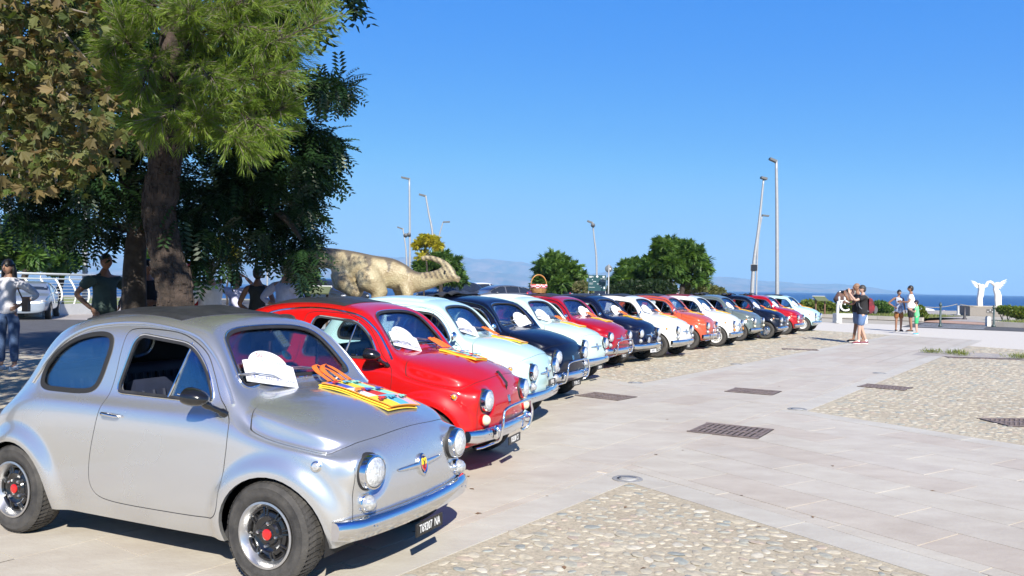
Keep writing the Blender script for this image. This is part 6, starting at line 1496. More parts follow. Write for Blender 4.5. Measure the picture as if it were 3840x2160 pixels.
# facing: rz is the heading (0 = to the right of the photo, -pi/2 = towards the camera)
JEAN = cloth('denim', (.045, .085, .19), (.075, .13, .26)); WSHIRT = cloth('white', (.66, .66, .72)); 
hip = lambda s, f=1: {('el' + ('l' if s > 0 else 'r')): (-.10 * f, s * .40, 1.20), ('wr' + ('l' if s > 0 else 'r')): (.06, s * .19, 1.04), ('hand' + ('l' if s > 0 else 'r')): (.8, -.5 * s, -.5)}
t, J, H, k = person(at(32, 12.9), -1.45, 'woman with long dark hair in white shirt and jeans, hand on hip, far left', 1.74, SKIN, 'long', HAIRD, WSHIRT, JEAN, 'long', 'rolled', WHITE, hip(1), .88, UNDER, female=True, turn=-.1)
glasses(t, H); m = M(); m.tube([(.02, .10, 1.42), (.06, .26, 1.1), (.02, .29, .98)], .012, 6); m.box((.02, .28, 1.06), (.10, .09, .24)); mk('handbag_strap', m.mesh('strap', [mat('brown_leather', (.10, .055, .035), .5)]), t)
DGREEN = cloth('dark_green', (.045, .075, .068), (.06, .095, .085)); BLK = cloth('black', (.012, .012, .014)); 
t, J, H, k = person(at(392, 12.1), -.55, 'man in dark green polo shirt with hands on hips, left of the tree trunks', 1.84, SKIN2, 'shaved', HAIRD, DGREEN, BLK, 'knee', 'short', BLACKM, {**hip(1), 'elr': (-.10, -.36, 1.18), 'wrr': (.10, -.24, .98)}, 1.12, UNDER)
person(at(552, 12.9), -.9, 'man in black T-shirt with arms crossed between the two tree trunks', 1.77, SKIN2, 'short', HAIRD, BLK, JEAN, 'long', 'short', BLACKM, {'elr': (.02, -.28, 1.16), 'wrr': (.24, -.05, 1.12), 'ell': (.02, .28, 1.16), 'wrl': (.24, .05, 1.10)}, 1.1, UNDER)
person(at(603, 13.6), -2.2, 'person in light blue shirt half hidden behind the pine trunk', 1.68, SKIN2, 'bob', HAIRD, cloth('light_blue', (.30, .42, .60)), JEAN, 'long', 'short', BLACKM, {'elr': (.02, -.28, 1.16), 'wrr': (.24, -.05, 1.15)}, .95, UNDER, female=True)
t, J, H, k = person(at(722, 12.6), 2.2, 'person in red shirt and red cap just right of the pine trunk', 1.76, SKIN2, 'short', HAIRD, cloth('red', (.40, .015, .015)), BLK, 'long', 'short', BLACKM, {'elr': (.10, -.26, 1.18), 'wrr': (.34, -.22, 1.20)}, 1, UNDER)
m = M(); m.lathe([(.108, .02), (.106, .06), (.08, .105), (.0005, .12)], 18, 0, H @ Matrix.Diagonal((1, .84, 1, 1))); m.box((.12, 0, .03), (.09, .10, .012), 0, H); mk('cap', m.mesh('cap', [REDE]), t)
person(at(790, 11.9), 2.8, 'man in white linen shirt under low branches, seen from behind', 1.74, SKIN2, 'short', HAIRG, cloth('linen', (.72, .69, .70)), cloth('beige', (.35, .31, .25)), 'long', 'rolled', BLACKM, {'elr': (.10, -.27, 1.16), 'wrr': (.36, -.20, 1.20), 'ell': (.10, .27, 1.16), 'wrl': (.34, .16, 1.18)}, 1.15, UNDER, hem=.05)
t, J, H, k = person(at(886, 14.2), -1.35, 'woman in printed lilac T-shirt raising both hands to her head', 1.60, SKIN2, 'bob', HAIRD, cloth('lilac_print', (.52, .52, .80), (.72, .72, .85), 30), JEAN, 'long', 'short', BLACKM, {'elr': (.10, -.36, 1.50), 'wrr': (.08, -.17, 1.70), 'handr': (-.2, .8, .4), 'ell': (.10, .36, 1.50), 'wrl': (.08, .17, 1.70), 'handl': (-.2, -.8, .4)}, 1.0, UNDER, female=True); glasses(t, H)
person(at(966, 12.9), 1.75, 'woman in dark sleeveless top with dark tied hair, seen from behind', 1.70, SKIN2, 'bun', HAIRD, cloth('charcoal', (.035, .040, .040)), cloth('blue_grey', (.16, .22, .34)), 'long', 'none', BLACKM, {'elr': (-.06, -.28, 1.14), 'wrr': (.16, -.14, 1.04), 'ell': (-.06, .28, 1.14), 'wrl': (.16, .16, 1.04)}, 1.05, UNDER, female=True)
person(at(1072, 12.6), 1.05, 'grey haired man in light blue shirt with hand on hip, seen from behind', 1.78, SKIN, 'short', HAIRG, cloth('pale_blue', (.42, .48, .72), (.52, .58, .80)), cloth('navy', (.04, .05, .09)), 'long', 'rolled', BLACKM, {**hip(1), 'elr': (.06, -.30, 1.14), 'wrr': (.30, -.34, 1.00)}, 1.12, UNDER)
# on the right: photographers and a family
PH = 'two men photographing the cars'
t, J, H, k = person(at(3238, 22.9), 2.95, 'man in black T-shirt and blue shorts with red backpack taking a photo', 1.64, SKIN3, 'short', mat('dark_greying_hair', (.035, .033, .033), .6), BLK, cloth('blue_shorts', (.10, .17, .32)), 'knee', 'short', mat('maroon_shoe', (.17, .02, .05), .6), {'elr': (.30, -.22, 1.32), 'wrr': (.40, -.06, 1.52), 'handr': (.1, .3, 1), 'ell': (.28, .24, 1.30), 'wrl': (.40, .06, 1.52), 'handl': (.1, -.3, 1), 'anl': (.14, .12, .085), 'toel': (.30, .14, .035), 'knl': (.12, .11, .50), 'anr': (-.12, -.10, .085), 'toer': (.04, -.12, .035)}, 1.12, PH, tilt=.05, sock=WHITE, hem=.04)
m = M(); m.box((.46, 0, 1.60), (.025, .15, .085)); mk('phone', m.mesh('phone', [BLACKP]), t)
BPK = cloth('red_nylon', (.30, .015, .03), (.03, .02, .025), 7); m = M(); m.prism(smooth_loop([(-.155, .94), (-.27, .96), (-.30, 1.10), (-.27, 1.28), (-.21, 1.37), (-.15, 1.35)], 4), -.12, .12, 0, Matrix.Rotation(pi / 2, 4, 'X'), True); bp_ = mk('backpack', m.mesh('backpack', [BPK], 50), t)
m = M(); m.prism(smooth_loop([(-.30, .93), (-.375, .96), (-.39, 1.08), (-.32, 1.16)], 3), -.10, .10, 0, Matrix.Rotation(pi / 2, 4, 'X'), True); mk('pocket', m.mesh('pocket', [cloth('grey_nylon', (.10, .10, .11))], 50), bp_)
for s in (1, -1): m = M(); m.tube(smooth_loop([(-.15, s * .09, 1.36), (-.02, s * .11, 1.475), (.13, s * .11, 1.36), (.12, s * .14, 1.10), (-.14, s * .12, .98)], 4, False), .018, 6, flat=None); mk('strap', m.mesh('strap', [cloth('grey_strap', (.13, .14, .16))]), bp_)
t, J, H, k = person(at(3217, 23.5), 2.9, 'bald man in black holding a camera beside the man with the backpack', 1.70, SKIN2, 'shaved', mat('stubble', (.25, .15, .10), .7), BLK, cloth('blue_denim_shorts', (.16, .22, .34)), 'knee', 'short', BLACKM, {'elr': (.20, -.28, 1.22), 'wrr': (.34, -.10, 1.42), 'ell': (.18, .30, 1.14), 'wrl': (.34, .12, 1.18), 'anl': (-.16, .11, .085), 'toel': (.0, .13, .035), 'knl': (-.04, .11, .50), 'anr': (.08, -.12, .085), 'toer': (.24, -.14, .035)}, 1.05, PH)
m = M(); m.box((.42, -.04, 1.50), (.06, .13, .09)); m.lathe([(.035, 0), (.038, .07), (.03, .075)], 12, 1, Matrix.Translation((.45, -.04, 1.50)) @ Matrix.Rotation(pi / 2, 4, 'Y')); mk('camera', m.mesh('photo_camera', [BLACKP, STEEL]), t)
FAM = 'family standing on the paving'
person(at(3372, 30.8), -1.7, 'woman in blue and white patterned top and orange leggings, hand on hip', 1.56, SKIN2, 'short', HAIRD, cloth('tie_dye', (.10, .16, .34), (.60, .66, .76), 9), cloth('orange_print', (.42, .19, .05), (.20, .07, .03), 24), 'knee', 'none', BLACKM, hip(-1), 1.15, FAM, female=True, hem=.14)
person(at(3418, 30.3), 2.75, 'man in white T-shirt and black shorts looking at the cars', 1.72, SKIN2, 'short', HAIRD, cloth('bright_white', (.78, .78, .80)), BLK, 'knee', 'short', BLACKM, {'elr': (.10, -.28, 1.14), 'wrr': (.34, -.16, 1.14), 'ell': (.10, .28, 1.14), 'wrl': (.34, .16, 1.16)}, 1.08, FAM)
t, J, H, k = person(at(3440, 28.7), 2.6, 'boy in bright green T-shirt and shorts with a dark cap', 1.20, SKIN3, 'short', HAIRD, cloth('light_green', (.16, .62, .26)), cloth('green_shorts', (.04, .42, .16)), 'knee', 'short', mat('blue_sandal', (.05, .40, .60), .5), {'elr': (.12, -.24, 1.16), 'wrr': (.30, -.06, 1.28), 'ell': (.08, .26, 1.14), 'wrl': (.28, .08, 1.24)}, .88, FAM)
m = M(); m.lathe([(.112, .02), (.110, .06), (.08, .115), (.0005, .13)], 18, 0, H @ Matrix.Diagonal((1, .84, 1, 1))); m.box((.13, 0, .03), (.10, .11, .012), 0, H); mk('cap', m.mesh('cap', [cloth('navy_cap', (.02, .02, .04))]), t)

# ------------------------------------------------------------------ dinosaur statue
def dinosaur():
    Y = 20.0; base = Vector((PX(1440, 1060, Y).x, Y, 0)); t = empty('dinosaur_statue', base, 0, 'pale beige crested dinosaur statue with dark stripes on its back', 'statue'); L0 = lambda px, py, dy=0: PX(px, py, Y + dy) - base
    u = Y / FPX; m = M(); st = [(1010, 950, 9, 7, .9), (1070, 950, 18, 13, .7), (1130, 953, 27, 20, .5), (1187, 962, 36, 27, .35), (1259, 974, 43, 33, .2), (1330, 998, 56, 42, .1), (1401, 1014, 57, 46, 0), (1473, 1027, 58, 45, 0), (1520, 1045, 54, 38, -.05), (1560, 1058, 40, 30, -.15), (1600, 1054, 34, 27, -.25), (1637, 1043, 31, 23, -.35), (1662, 1032, 32, 21, -.42), (1690, 1036, 22, 15, -.5), (1712, 1043, 13, 11, -.56), (1727, 1046, 8, 8, -.6)]
    S = smooth_loop([(a, b_, c, d, e) for a, b_, c, d, e in st], 4, False); V = []; F = []; n = 20
    for a, b_, c, d, e in S:
        o = L0(a, b_, e)
        for k in range(n): an = 2 * pi * k / n; V.append((o.x, o.y + cos(an) * d * u, o.z + sin(an) * c * u))
    for i in range(len(S) - 1):
        for k in range(n): F.append((i * n + k, (i + 1) * n + k, (i + 1) * n + (k + 1) % n, i * n + (k + 1) % n))
    F += [tuple(range(n)), tuple((len(S) - 1) * n + k for k in range(n - 1, -1, -1))]; m.add(V, F, 0, True)
    for dy, dx in ((-.30, 0), (.32, -95)):
        m.tube([L0(1375 + dx, 1015, dy * .7), L0(1392 + dx, 1060, dy), L0(1425 + dx, 1100, dy), L0(1405 + dx, 1150, dy), L0(1375 + dx, 1200, dy), L0(1380 + dx, 1262, dy)], [.30, .33, .20, .15, .12, .13], 16); m.tube([L0(1370 + dx, 1272, dy), L0(1440 + dx, 1285, dy)], [.13, .07], 12)
        m.tube([L0(1515 + dx * .3, 1060, dy * .8), L0(1530 + dx * .3, 1105, dy), L0(1520 + dx * .3, 1160, dy * 1.05), L0(1535 + dx * .3, 1225, dy), L0(1540 + dx * .3, 1280, dy)], [.17, .14, .10, .08, .09], 12)
    m.tube([L0(1268, 1000, .2), L0(1290, 1060, -.1), L0(1350, 1110, -.15)], [.20, .22, .16], 12)
    m.tube([L0(1700, 1046, -.53), L0(1722, 1057, -.6)], [.05, .04], 8)
    S2 = [L0(1700, 1030, -.5), L0(1680, 1002, -.47), L0(1655, 982, -.44), L0(1625, 970, -.40), L0(1598, 966, -.36), L0(1580, 973, -.34)]; m.tube(smooth_loop(S2, 4, False), list(np.interp(np.linspace(0, 1, 21), [0, .3, .8, 1], [.10, .085, .062, .07])), 12)
    me0 = m.mesh('d', None); o = bpy.data.objects.new('d', me0); COL.objects.link(o); md = o.modifiers.new('r', 'REMESH'); md.mode = 'VOXEL'; md.voxel_size = .032; md.use_smooth_shade = True; sm = o.modifiers.new('s', 'SMOOTH'); sm.iterations = 5; sm.factor = .6
    me = eval_mesh(o); bpy.data.objects.remove(o)
    mt, N, L, b = nt('painted_dinosaur_hide'); tc = N.new('ShaderNodeTexCoord'); nz = N.new('ShaderNodeTexNoise'); nz.inputs['Scale'].default_value = 3.5; nz.inputs['Detail'].default_value = 9; L.new(tc.outputs['Object'], nz.inputs['Vector'])
    rp = N.new('ShaderNodeValToRGB'); rp.color_ramp.elements[0].position = .3; rp.color_ramp.elements[1].position = .7; rp.color_ramp.elements[0].color = (.24, .18, .10, 1); rp.color_ramp.elements[1].color = (.42, .37, .235, 1); L.new(nz.outputs[0], rp.inputs[0])
    at_ = N.new('ShaderNodeAttribute'); at_.attribute_name = 'dark'; mx = N.new('ShaderNodeMix'); mx.data_type = 'RGBA'; mx.inputs['B'].default_value = (.085, .070, .055, 1); L.new(rp.outputs[0], mx.inputs['A']); L.new(at_.outputs['Fac'], mx.inputs['Factor']); L.new(mx.outputs['Result'], b.inputs['Base Color']); b.inputs['Roughness'].default_value = .5
    n2 = N.new('ShaderNodeTexVoronoi'); n2.inputs['Scale'].default_value = 22; L.new(tc.outputs['Object'], n2.inputs['Vector']); bp = N.new('ShaderNodeBump'); bp.inputs['Strength'].default_value = .5; bp.inputs['Distance'].default_value = .02; L.new(n2.outputs['Distance'], bp.inputs['Height']); L.new(bp.outputs[0], b.inputs['Normal'])
    # painted stripes: from the backbone downwards
    sx = [ (L0(a, b_ - c)).x for a, b_, c, d, e in S]; sz = [(L0(a, b_ - c)).z for a, b_, c, d, e in S]; vals = []
    for v in me.vertices:
        tz = np.interp(v.co.x, sx, sz) - v.co.z; x = v.co.x; w = .10 + .30 * max(0, sin(x * 13 + .6 * sin(v.co.z * 9))) ** 3 * (1 if x < .2 else .35); val = max(0, min(1, (w - tz) / .06)) * .85
        if x > .95 and v.co.z > 1.62: val = .8 * (sin(x * 48 + v.co.z * 30) > .2)
        vals.append(float(val))
    a = me.attributes.new('dark', 'FLOAT', 'POINT'); a.data.foreach_set('value', vals); me.materials.clear(); me.materials.append(mt); mk('body', me, t)
    e = M(); e.sphere(L0(1668, 1018, -.62), .028, 10); mk('eye', e.mesh('eye', [BLACKP]), t)
dinosaur()
# ------------------------------------------------------------------ modern cars in the car park
MGLASS = mat('dark_car_glass', (.02, .025, .03), .06, coat=1.0)
def modern_mesh(kind):
    P = dict(suv=dict(L=4.4, H=1.62, W=.90, x=[-2.2, -2.12, -1.95, -1.5, -.7, .2, .75, 1.15, 1.55, 1.95, 2.15, 2.2], roof=[.95, 1.2, 1.50, 1.60, 1.63, 1.60, 1.42, 1.14, 1.06, .98, .86, .7], belt=[.92, .98, 1.02, 1.03, 1.02, 1.0, .99, .99, .97, .93, .84, .68]),
             hatch=dict(L=4.0, H=1.46, W=.86, x=[-2.0, -1.93, -1.78, -1.3, -.6, .15, .70, 1.05, 1.4, 1.75, 1.95, 2.0], roof=[.85, 1.05, 1.30, 1.42, 1.46, 1.43, 1.24, 1.02, .95, .87, .76, .62], belt=[.82, .88, .92, .93, .92, .90, .90, .90, .88, .84, .75, .60]),
             sedan=dict(L=4.5, H=1.42, W=.88, x=[-2.25, -2.18, -2.0, -1.5, -.75, .1, .70, 1.15, 1.55, 1.95, 2.2, 2.25], roof=[.84, .94, 1.0, 1.20, 1.40, 1.42, 1.24, 1.0, .93, .84, .74, .6], belt=[.82, .90, .93, .93, .92, .90, .90, .90, .87, .81, .72, .58]))[kind]
    xs, rf, bl = P['x'], P['roof'], P['belt']; W = P['W']; V = []; F = []; q = 8; n = len(xs)
    for i, x in enumerate(xs):
        e = 1 - .16 * (abs(x) / (P['L'] / 2)) ** 4; w = W * e; r, b_ = rf[i], bl[i]; g = max(0, r - b_); wr = w * (1 - .26 * min(1, g / .5))
        for s in (1, -1):
            V += [(x, s * w * .90, .24), (x, s * w * .99, .42), (x, s * w, .62), (x, s * w * .985, b_), (x, s * (w * .96 - .02), b_ + .02 + g * .06), (x, s * (wr + .02), b_ + g * .82 + .01), (x, s * wr * .82, r), (x, s * wr * .40, r + .015)]
    for i in range(n - 1):
        for s in (0, 1):
            for k in range(q - 1): a, b_ = i * 2 * q + s * q + k, (i + 1) * 2 * q + s * q + k; F.append((a, b_, b_ + 1, a + 1) if s == 0 else (a + 1, b_ + 1, b_, a))
        a, b_ = i * 2 * q, (i + 1) * 2 * q; F.append((a + q - 1, b_ + q - 1, b_ + 2 * q - 1, a + 2 * q - 1)); F.append((a + q, b_ + q, b_, a))
    for i in (0, n - 1):
        a = i * 2 * q
        for k in range(q - 1): f = (a + k, a + k + 1, a + q + k + 1, a + q + k); F.append(f if i == 0 else f[::-1])
    me = bpy.data.meshes.new('m'); me.from_pydata(V, [], F); o = bpy.data.objects.new('m', me); COL.objects.link(o); md = o.modifiers.new('s', 'SUBSURF'); md.levels = md.render_levels = 3; r = eval_mesh(o); bpy.data.objects.remove(o); bb_ = bmesh.new(); bb_.from_mesh(r); bmesh.ops.recalc_face_normals(bb_, faces=bb_.faces); bb_.to_mesh(r); bb_.free()
    for cx in (-P['L'] * .31, P['L'] * .31):
        for s in (1, -1): c = cutter([(cx + .36 * cos(2 * pi * k / 24), .33 + .36 * sin(2 * pi * k / 24)) for k in range(24)], 'y', .55 * s, 1.2 * s, 0); rr = boolean(r, c); r = rr if len(rr.polygons) > 100 else r
    for p in r.polygons: p.use_smooth = True
    r.set_sharp_from_angle(angle=radians(50))
    # glass: skin patches lifted off the body
    def zi(x, arr): return float(np.interp(x, xs, arr))
    parts = {'windshield': [], 'rear_window': [], 'side_window': [], 'side_window2': []}
    for p in r.polygons:
        c = p.center; b_, rt_ = zi(c.x, bl), zi(c.x, rf); g = rt_ - b_
        if g < .06 or c.z < b_ + .055: continue
        nn = p.normal; x1 = {'suv': .95, 'hatch': .9, 'sedan': .95}[kind]
        if abs(nn.y) > .55 and b_ + .05 < c.z < b_ + g * .84 and abs(c.y) > .3 and g > .18:
            if kind == 'sedan' and c.x < -1.55: continue
            if abs(c.x + .15) < .04 or abs(c.x + 1.25) < .035: continue
            parts['side_window' if c.y < 0 else 'side_window2'].append(p)
        elif nn.x > .25 and c.x > .1 and c.z < rt_ + .02 and abs(c.y) < W * .78 and c.x < x1 and nn.z < .92 and g > .02: parts['windshield'].append(p)
        elif nn.x < -.25 and c.x < -.8 and abs(c.y) < W * .70 and c.z > b_ + .08 and nn.z < .9: parts['rear_window'].append(p)
    G = {'body': r, 'L': P['L'], 'W': W, 'H': P['H']}
    for k, ps in parts.items():
        m = M(); 
        for p in ps: m.add([r.vertices[v].co + r.vertices[v].normal * .008 for v in p.vertices], [tuple(range(len(p.vertices)))], 0, True)
        G[k] = m.mesh(k, None)
        b_2 = bmesh.new(); b_2.from_mesh(G[k]); bmesh.ops.remove_doubles(b_2, verts=b_2.verts, dist=.0005); b_2.to_mesh(G[k]); b_2.free()
    m = M(); X = Matrix.Rotation(-pi / 2, 4, 'X'); m.lathe([(.20, -.09), (.30, -.10), (.325, -.06), (.325, .06), (.30, .10), (.21, .10), (.20, .07)], 28, 0, X, cap=False); G['tyre'] = m.mesh('tyre', None, 50)
    m = M(); m.lathe([(.205, .06), (.20, .095), (.16, .07), (.06, .06), (.05, .09), (.0005, .09)], 24, 0, X, cap=False); G['rim'] = m.mesh('rim', None, 50)
    return G
MODERN = {k: modern_mesh(k) for k in ('suv', 'hatch', 'sedan')}
TAIL = mat('tail_lamp', (.45, .012, .012), .15, coat=1.0)
def modern(kind, px, y, rz, P, label, roof=None):
    G = MODERN[kind]; c = at(px, y); t = empty('parked_car', (c[0], c[1], -.02 if y < 35 else .13), rz, label, 'car', 'modern cars in the car park by the sea')
    mk('body', G['body'], t, P)
    for k, nm in (('windshield', 'windshield'), ('rear_window', 'rear_window'), ('side_window', 'side_window'), ('side_window2', 'side_window')):
        if len(G[k].polygons): mk(nm, G[k], t, MGLASS, **({'kind': 'stuff'} if nm == 'side_window' else {}))
    L_, W_ = G['L'], G['W']
    for s in (1, -1):
        m = M(); m.sphere((L_ / 2 - .16, s * W_ * .74, .70 if kind != 'suv' else .80), .14, 12, 0, None, (1.1, 1.0, .5)); mk('headlight', m.mesh('headlight', [CLEARL]), t)
        m = M(); m.sphere((-L_ / 2 + .12, s * W_ * .80, .88 if kind != 'suv' else .98), .12, 12, 0, None, (.9, .8, 1.3)); mk('tail_light', m.mesh('tail_light', [TAIL]), t)
        m = M(); m.sphere((.62, s * (W_ + .09), .98), .10, 10, 0, None, (.6, 1, .65)); mk('door_mirror', m.mesh('door_mirror', [P]), t)
        for cx in (-L_ * .31, L_ * .31): w = mk('wheel', G['tyre'], t, TYRE, loc=(cx, s * (W_ - .10), .325), rot=(0, 0, 0 if s > 0 else pi)); mk('rim', G['rim'], w, ALU)
    m = M(); m.box((L_ / 2 - .005, 0, .42), (.03, .5, .11)); mk('licence_plate', m.mesh('licence_plate', [PLATE_W]), t); m = M(); m.box((-L_ / 2 + .0, 0, .80), (.03, .5, .11)); mk('licence_plate', m.mesh('licence_plate', [PLATE_W]), t)
    m = M(); m.box((L_ / 2 - .04, 0, .55), (.06, W_ * 1.1, .16)); mk('grille', m.mesh('grille', [BLACKM]), t)
    return t
PB = paint('dark_grey_car_paint', (.03, .035, .045), .3, .3); PW = paint('modern_white_paint', (.72, .73, .74)); PG = paint('modern_grey_paint', (.20, .21, .23), .3, .6); PL = paint('light_silver_paint', (.42, .46, .48), .3, .6); PDR = paint('wine_red_paint', (.16, .012, .025)); PSB = paint('silver_blue_paint', (.38, .44, .52), .3, .6); PCR = paint('cream_paint', (.62, .52, .26)); PR3 = paint('hatch_red_paint', (.45, .02, .02))
modern('suv', 1240, 40, -.75, PB, 'dark grey car behind the slanted information board')
modern('suv', 1690, 50, -2.3, PB, 'dark car below the head of the dinosaur')
modern('suv', 1768, 56, -2.2, PW, 'white crossover car right of the dinosaur head')
modern('hatch', 1862, 50, -2.5, PG, 'grey hatchback right of the white crossover')
modern('sedan', 1968, 56, -.35, PL, 'pale silver coupe between grey and dark red cars')
modern('hatch', 2045, 52, -2.2, PDR, 'dark red car behind the picnic basket')
modern('hatch', 2150, 56, -.35, PW, 'white car just right of the picnic basket')
modern('sedan', 2240, 46, -2.6, PSB, 'silver blue car behind the dark green notice board')
modern('suv', 2425, 52, 2.1, PW, 'white crossover seen from behind under the tallest tree')
modern('hatch', 2532, 56, 2.1, PW, 'small white hatchback seen from behind')
modern('hatch', 2632, 55, 2.1, PR3, 'red and cream hatchback seen from behind, rightmost in the car park')
modern('sedan', 112, 31, -1.15, PSB, 'silver blue car facing the camera by the white railing')
modern('hatch', 2320, 54, 1.2, PB, 'dark small car in the shade of the trees')

# ------------------------------------------------------------------ lamp posts
GALV = mat('galvanised_steel', (.36, .37, .38), .5, noise=.1, metal=.3); LAMPD = mat('lamp_housing', (.10, .105, .11), .5)
def lamp_post(pts, y, r0, r1, head, label, panel=None, spots=None, group='lamp posts round the car park'):
    top = PX(*pts[-1], y); b = Vector((PX(*pts[0], y).x, y, -.05)); t = empty('lamp_post', b, 0, label, 'lamp post', group); P = [Vector((0, 0, 0))] + [PX(px, py, y) - b for px, py in pts[1:]]
    S = smooth_loop(P, 5, False); m = M(); m.tube(S, list(np.linspace(r0, r1, len(S))), 10); mk('pole', m.mesh('pole', [GALV]), t)
    u = y / FPX; e = P[-1]; m = M()
    sx, hw, tl = head; m.prism([(-.5, -.05), (.5, -.12), (.55, .0), (-.5, .06)], -.16, .16, 0, Matrix.Translation(e + Vector((sx * hw * u * .5, 0, .02))) @ Matrix.Rotation(tl, 4, 'Y') @ Matrix.Diagonal((hw * u, 1, 1.4 * hw * u if False else 1, 1)) @ Matrix.Rotation(pi / 2, 4, 'X')); mk('lamp_head', m.mesh('lamp_head', [LAMPD]), t)
    if panel: p = PX(*panel, y) - b; m = M(); m.box((p.x, -.12, p.z), (.32, .05, .34)); mk('solar_panel', m.mesh('solar_panel', [mat('solar_cells', (.02, .022, .03), .2)]), t); m = M(); m.box((p.x, -.06, p.z), (.36, .04, .38)); mk('panel_frame', m.mesh('panel_frame', [GALV]), t)
    if spots:
        for px, py in spots: p = PX(px, py, y) - b; m = M(); m.lathe([(.05, -.12), (.16, 0), (.16, .06)], 14, 0, Matrix.Translation((p.x, -.1, p.z)) @ Matrix.Rotation(1.9, 4, 'X')); mk('spotlight', m.mesh('spotlight', [LAMPD]), t)
lamp_post([(1538, 1085), (1537, 900), (1535, 668)], 60, .11, .06, (-1, 30, .1), 'straight tall lamp post behind the dinosaur neck', spots=[(1522, 883), (1534, 880)])
lamp_post([(1632, 1085), (1624, 900), (1608, 800), (1596, 732)], 55, .09, .05, (-1, 24, .1), 'curved lamp post rising right of the straight one')
lamp_post([(1527, 1085), (1524, 960), (1516, 890), (1510, 855)], 70, .09, .05, (-1, 20, .2), 'short curved lamp post left of the straight one')
lamp_post([(1632, 1080), (1636, 950), (1648, 880), (1662, 832)], 72, .08, .045, (1, 24, -.15), 'small lamp post curving right above the yellow tree')
lamp_post([(2238, 1085), (2237, 980), (2228, 890), (2222, 832)], 60, .085, .045, (-1, 20, .2), 'slender curved lamp post above the dark green notice board', spots=[(2223, 845)])
lamp_post([(2818, 1095), (2826, 1000), (2845, 850), (2864, 668)], 45, .13, .05, (0, 22, .05), 'leaning grey lamp post with a small solar panel', panel=(2826, 1004))
lamp_post([(2836, 1090), (2842, 920), (2858, 808)], 66, .08, .05, (1, 24, -.02), 'thin lamp post partly hidden by the leaning one')
lamp_post([(2916, 1098), (2914, 850), (2911, 600)], 45, .12, .075, (-1, 26, .25), 'tallest straight pale lamp post right of the leaning one')
lamp_post([(318, 1090), (320, 880), (323, 640), (324, 400)], 40, .13, .10, (-1, 20, .1), 'pale lamp post rising through the foliage by the railing')
lamp_post([(32, 1070), (34, 900), (38, 760)], 45, .11, .09, (-1, 20, .1), 'lamp post at the left edge among the trees')
lamp_post([(884, 1085), (884, 1000), (886, 930)], 55, .08, .06, (-1, 16, .1), 'lamp post seen between the white shirt and the lilac shirt')
lamp_post([(1003, 1085), (1003, 1000), (1005, 900)], 55, .07, .05, (-1, 16, .1), 'thin lamp post seen above the two people on the right of the shade')

# ------------------------------------------------------------------ notice boards and round sign
TEALB = mat('dark_teal_panel', (.010, .055, .065), .4); WPR = mat('white_print', (.66, .70, .72), .5); POSTB = mat('brown_post', (.16, .09, .055), .7)
p = PX(2239, 1060, 38); t = empty('notice_board', (p.x, 38, 0), -.12, 'dark green notice board with white print on two thin posts', 'sign'); z = p.z
m = M(); m.box((0, 0, z - .02), (.82, .04, .74)); mk('panel', m.mesh('panel', [TEALB]), t)
for s in (1, -1): m = M(); m.box((s * .40, .03, (z + .36) / 2), (.03, .03, z + .36)); mk('post', m.mesh('post', [GALV]), t)
def prints(t, items, y=-.024):
    for n, (x, zz, w, h_) in items: m = M(); m.box((x, y, zz), (w, .003, h_)) if n == 'print' else m.lathe([(w, 0), (w, .004)], 20, 0, Matrix.Translation((x, y, zz)) @ Matrix.Rotation(pi / 2, 4, 'X')); mk('print', m.mesh('print', [WPR]), t)
prints(t, [('print', (-.29, z + .30, .16, .014)), ('print', (-.26, z + .27, .22, .014)), ('print', (-.31, z + .24, .12, .014)), ('disc', (.0, z + .28, .055, 0)), ('print', (.30, z + .28, .09, .07)), ('print', (.27, z + .19, .22, .008)), ('print', (.28, z + .16, .20, .008)), ('print', (.26, z + .10, .24, .008)), ('print', (.27, z + .05, .22, .008)), ('print', (-.22, z + .14, .03, .04)), ('print', (-.12, z + .05, .14, .018)), ('print', (-.28, z - .02, .18, .010)), ('print', (-.28, z - .07, .18, .010)), ('print', (.05, z - .06, .10, .020)), ('print', (.16, z - .14, .08, .020)), ('print', (-.24, z - .22, .28, .012)), ('print', (.22, z - .22, .04, .06)), ('print', (.34, z - .24, .06, .10))])
p = PX(2283, 1008, 37); t = empty('road_sign', (p.x, 37, 0), 0, 'round grey road sign seen from behind on a thin pole', 'sign')
m = M(); m.tube([(0, 0, 0), (0, 0, p.z + .2)], .03, 8); mk('post', m.mesh('post', [GALV]), t); m = M(); m.lathe([(.17, -.012), (.17, .012)], 28, 0, Matrix.Translation((0, .05, p.z)) @ Matrix.Rotation(pi / 2, 4, 'X')); mk('sign_disc', m.mesh('sign_disc', [mat('sign_back', (.13, .15, .165), .5)]), t); m = M(); m.box((.07, .03, p.z + .0), (.05, .01, .05)); mk('sticker', m.mesh('sticker', [WHITE]), t)
def lectern(px, py, y, w, h_, label, rz=0):
    p = PX(px, py, y); t = empty('information_board', (p.x, y, 0), rz, label, 'sign', 'slanted information boards'); m = M(); m.box((0, 0, 0), (w, h_, .04), 0, Matrix.Translation((0, 0, p.z)) @ Matrix.Rotation(.5, 4, 'X')); mk('panel', m.mesh('panel', [mat('olive_board', (.12, .14, .07), .5)]), t)
    m = M(); m.box((0, h_ / 2 + .01, 0), (w + .04, .03, .05), 0, Matrix.Translation((0, 0, p.z)) @ Matrix.Rotation(.5, 4, 'X')); mk('trim', m.mesh('trim', [WHITE]), t)
    for s in (-.38, .38): m = M(); m.box((s * w, .05, (p.z - .03) / 2), (.07, .07, p.z - .03)); mk('post', m.mesh('post', [POSTB]), t)
lectern(1193, 1088, 24, .70, .42, 'slanted olive information board with white edge below the dinosaur tail')
lectern(3078, 1120, 46, .75, .5, 'slanted information board behind the seaside hedge', .2)
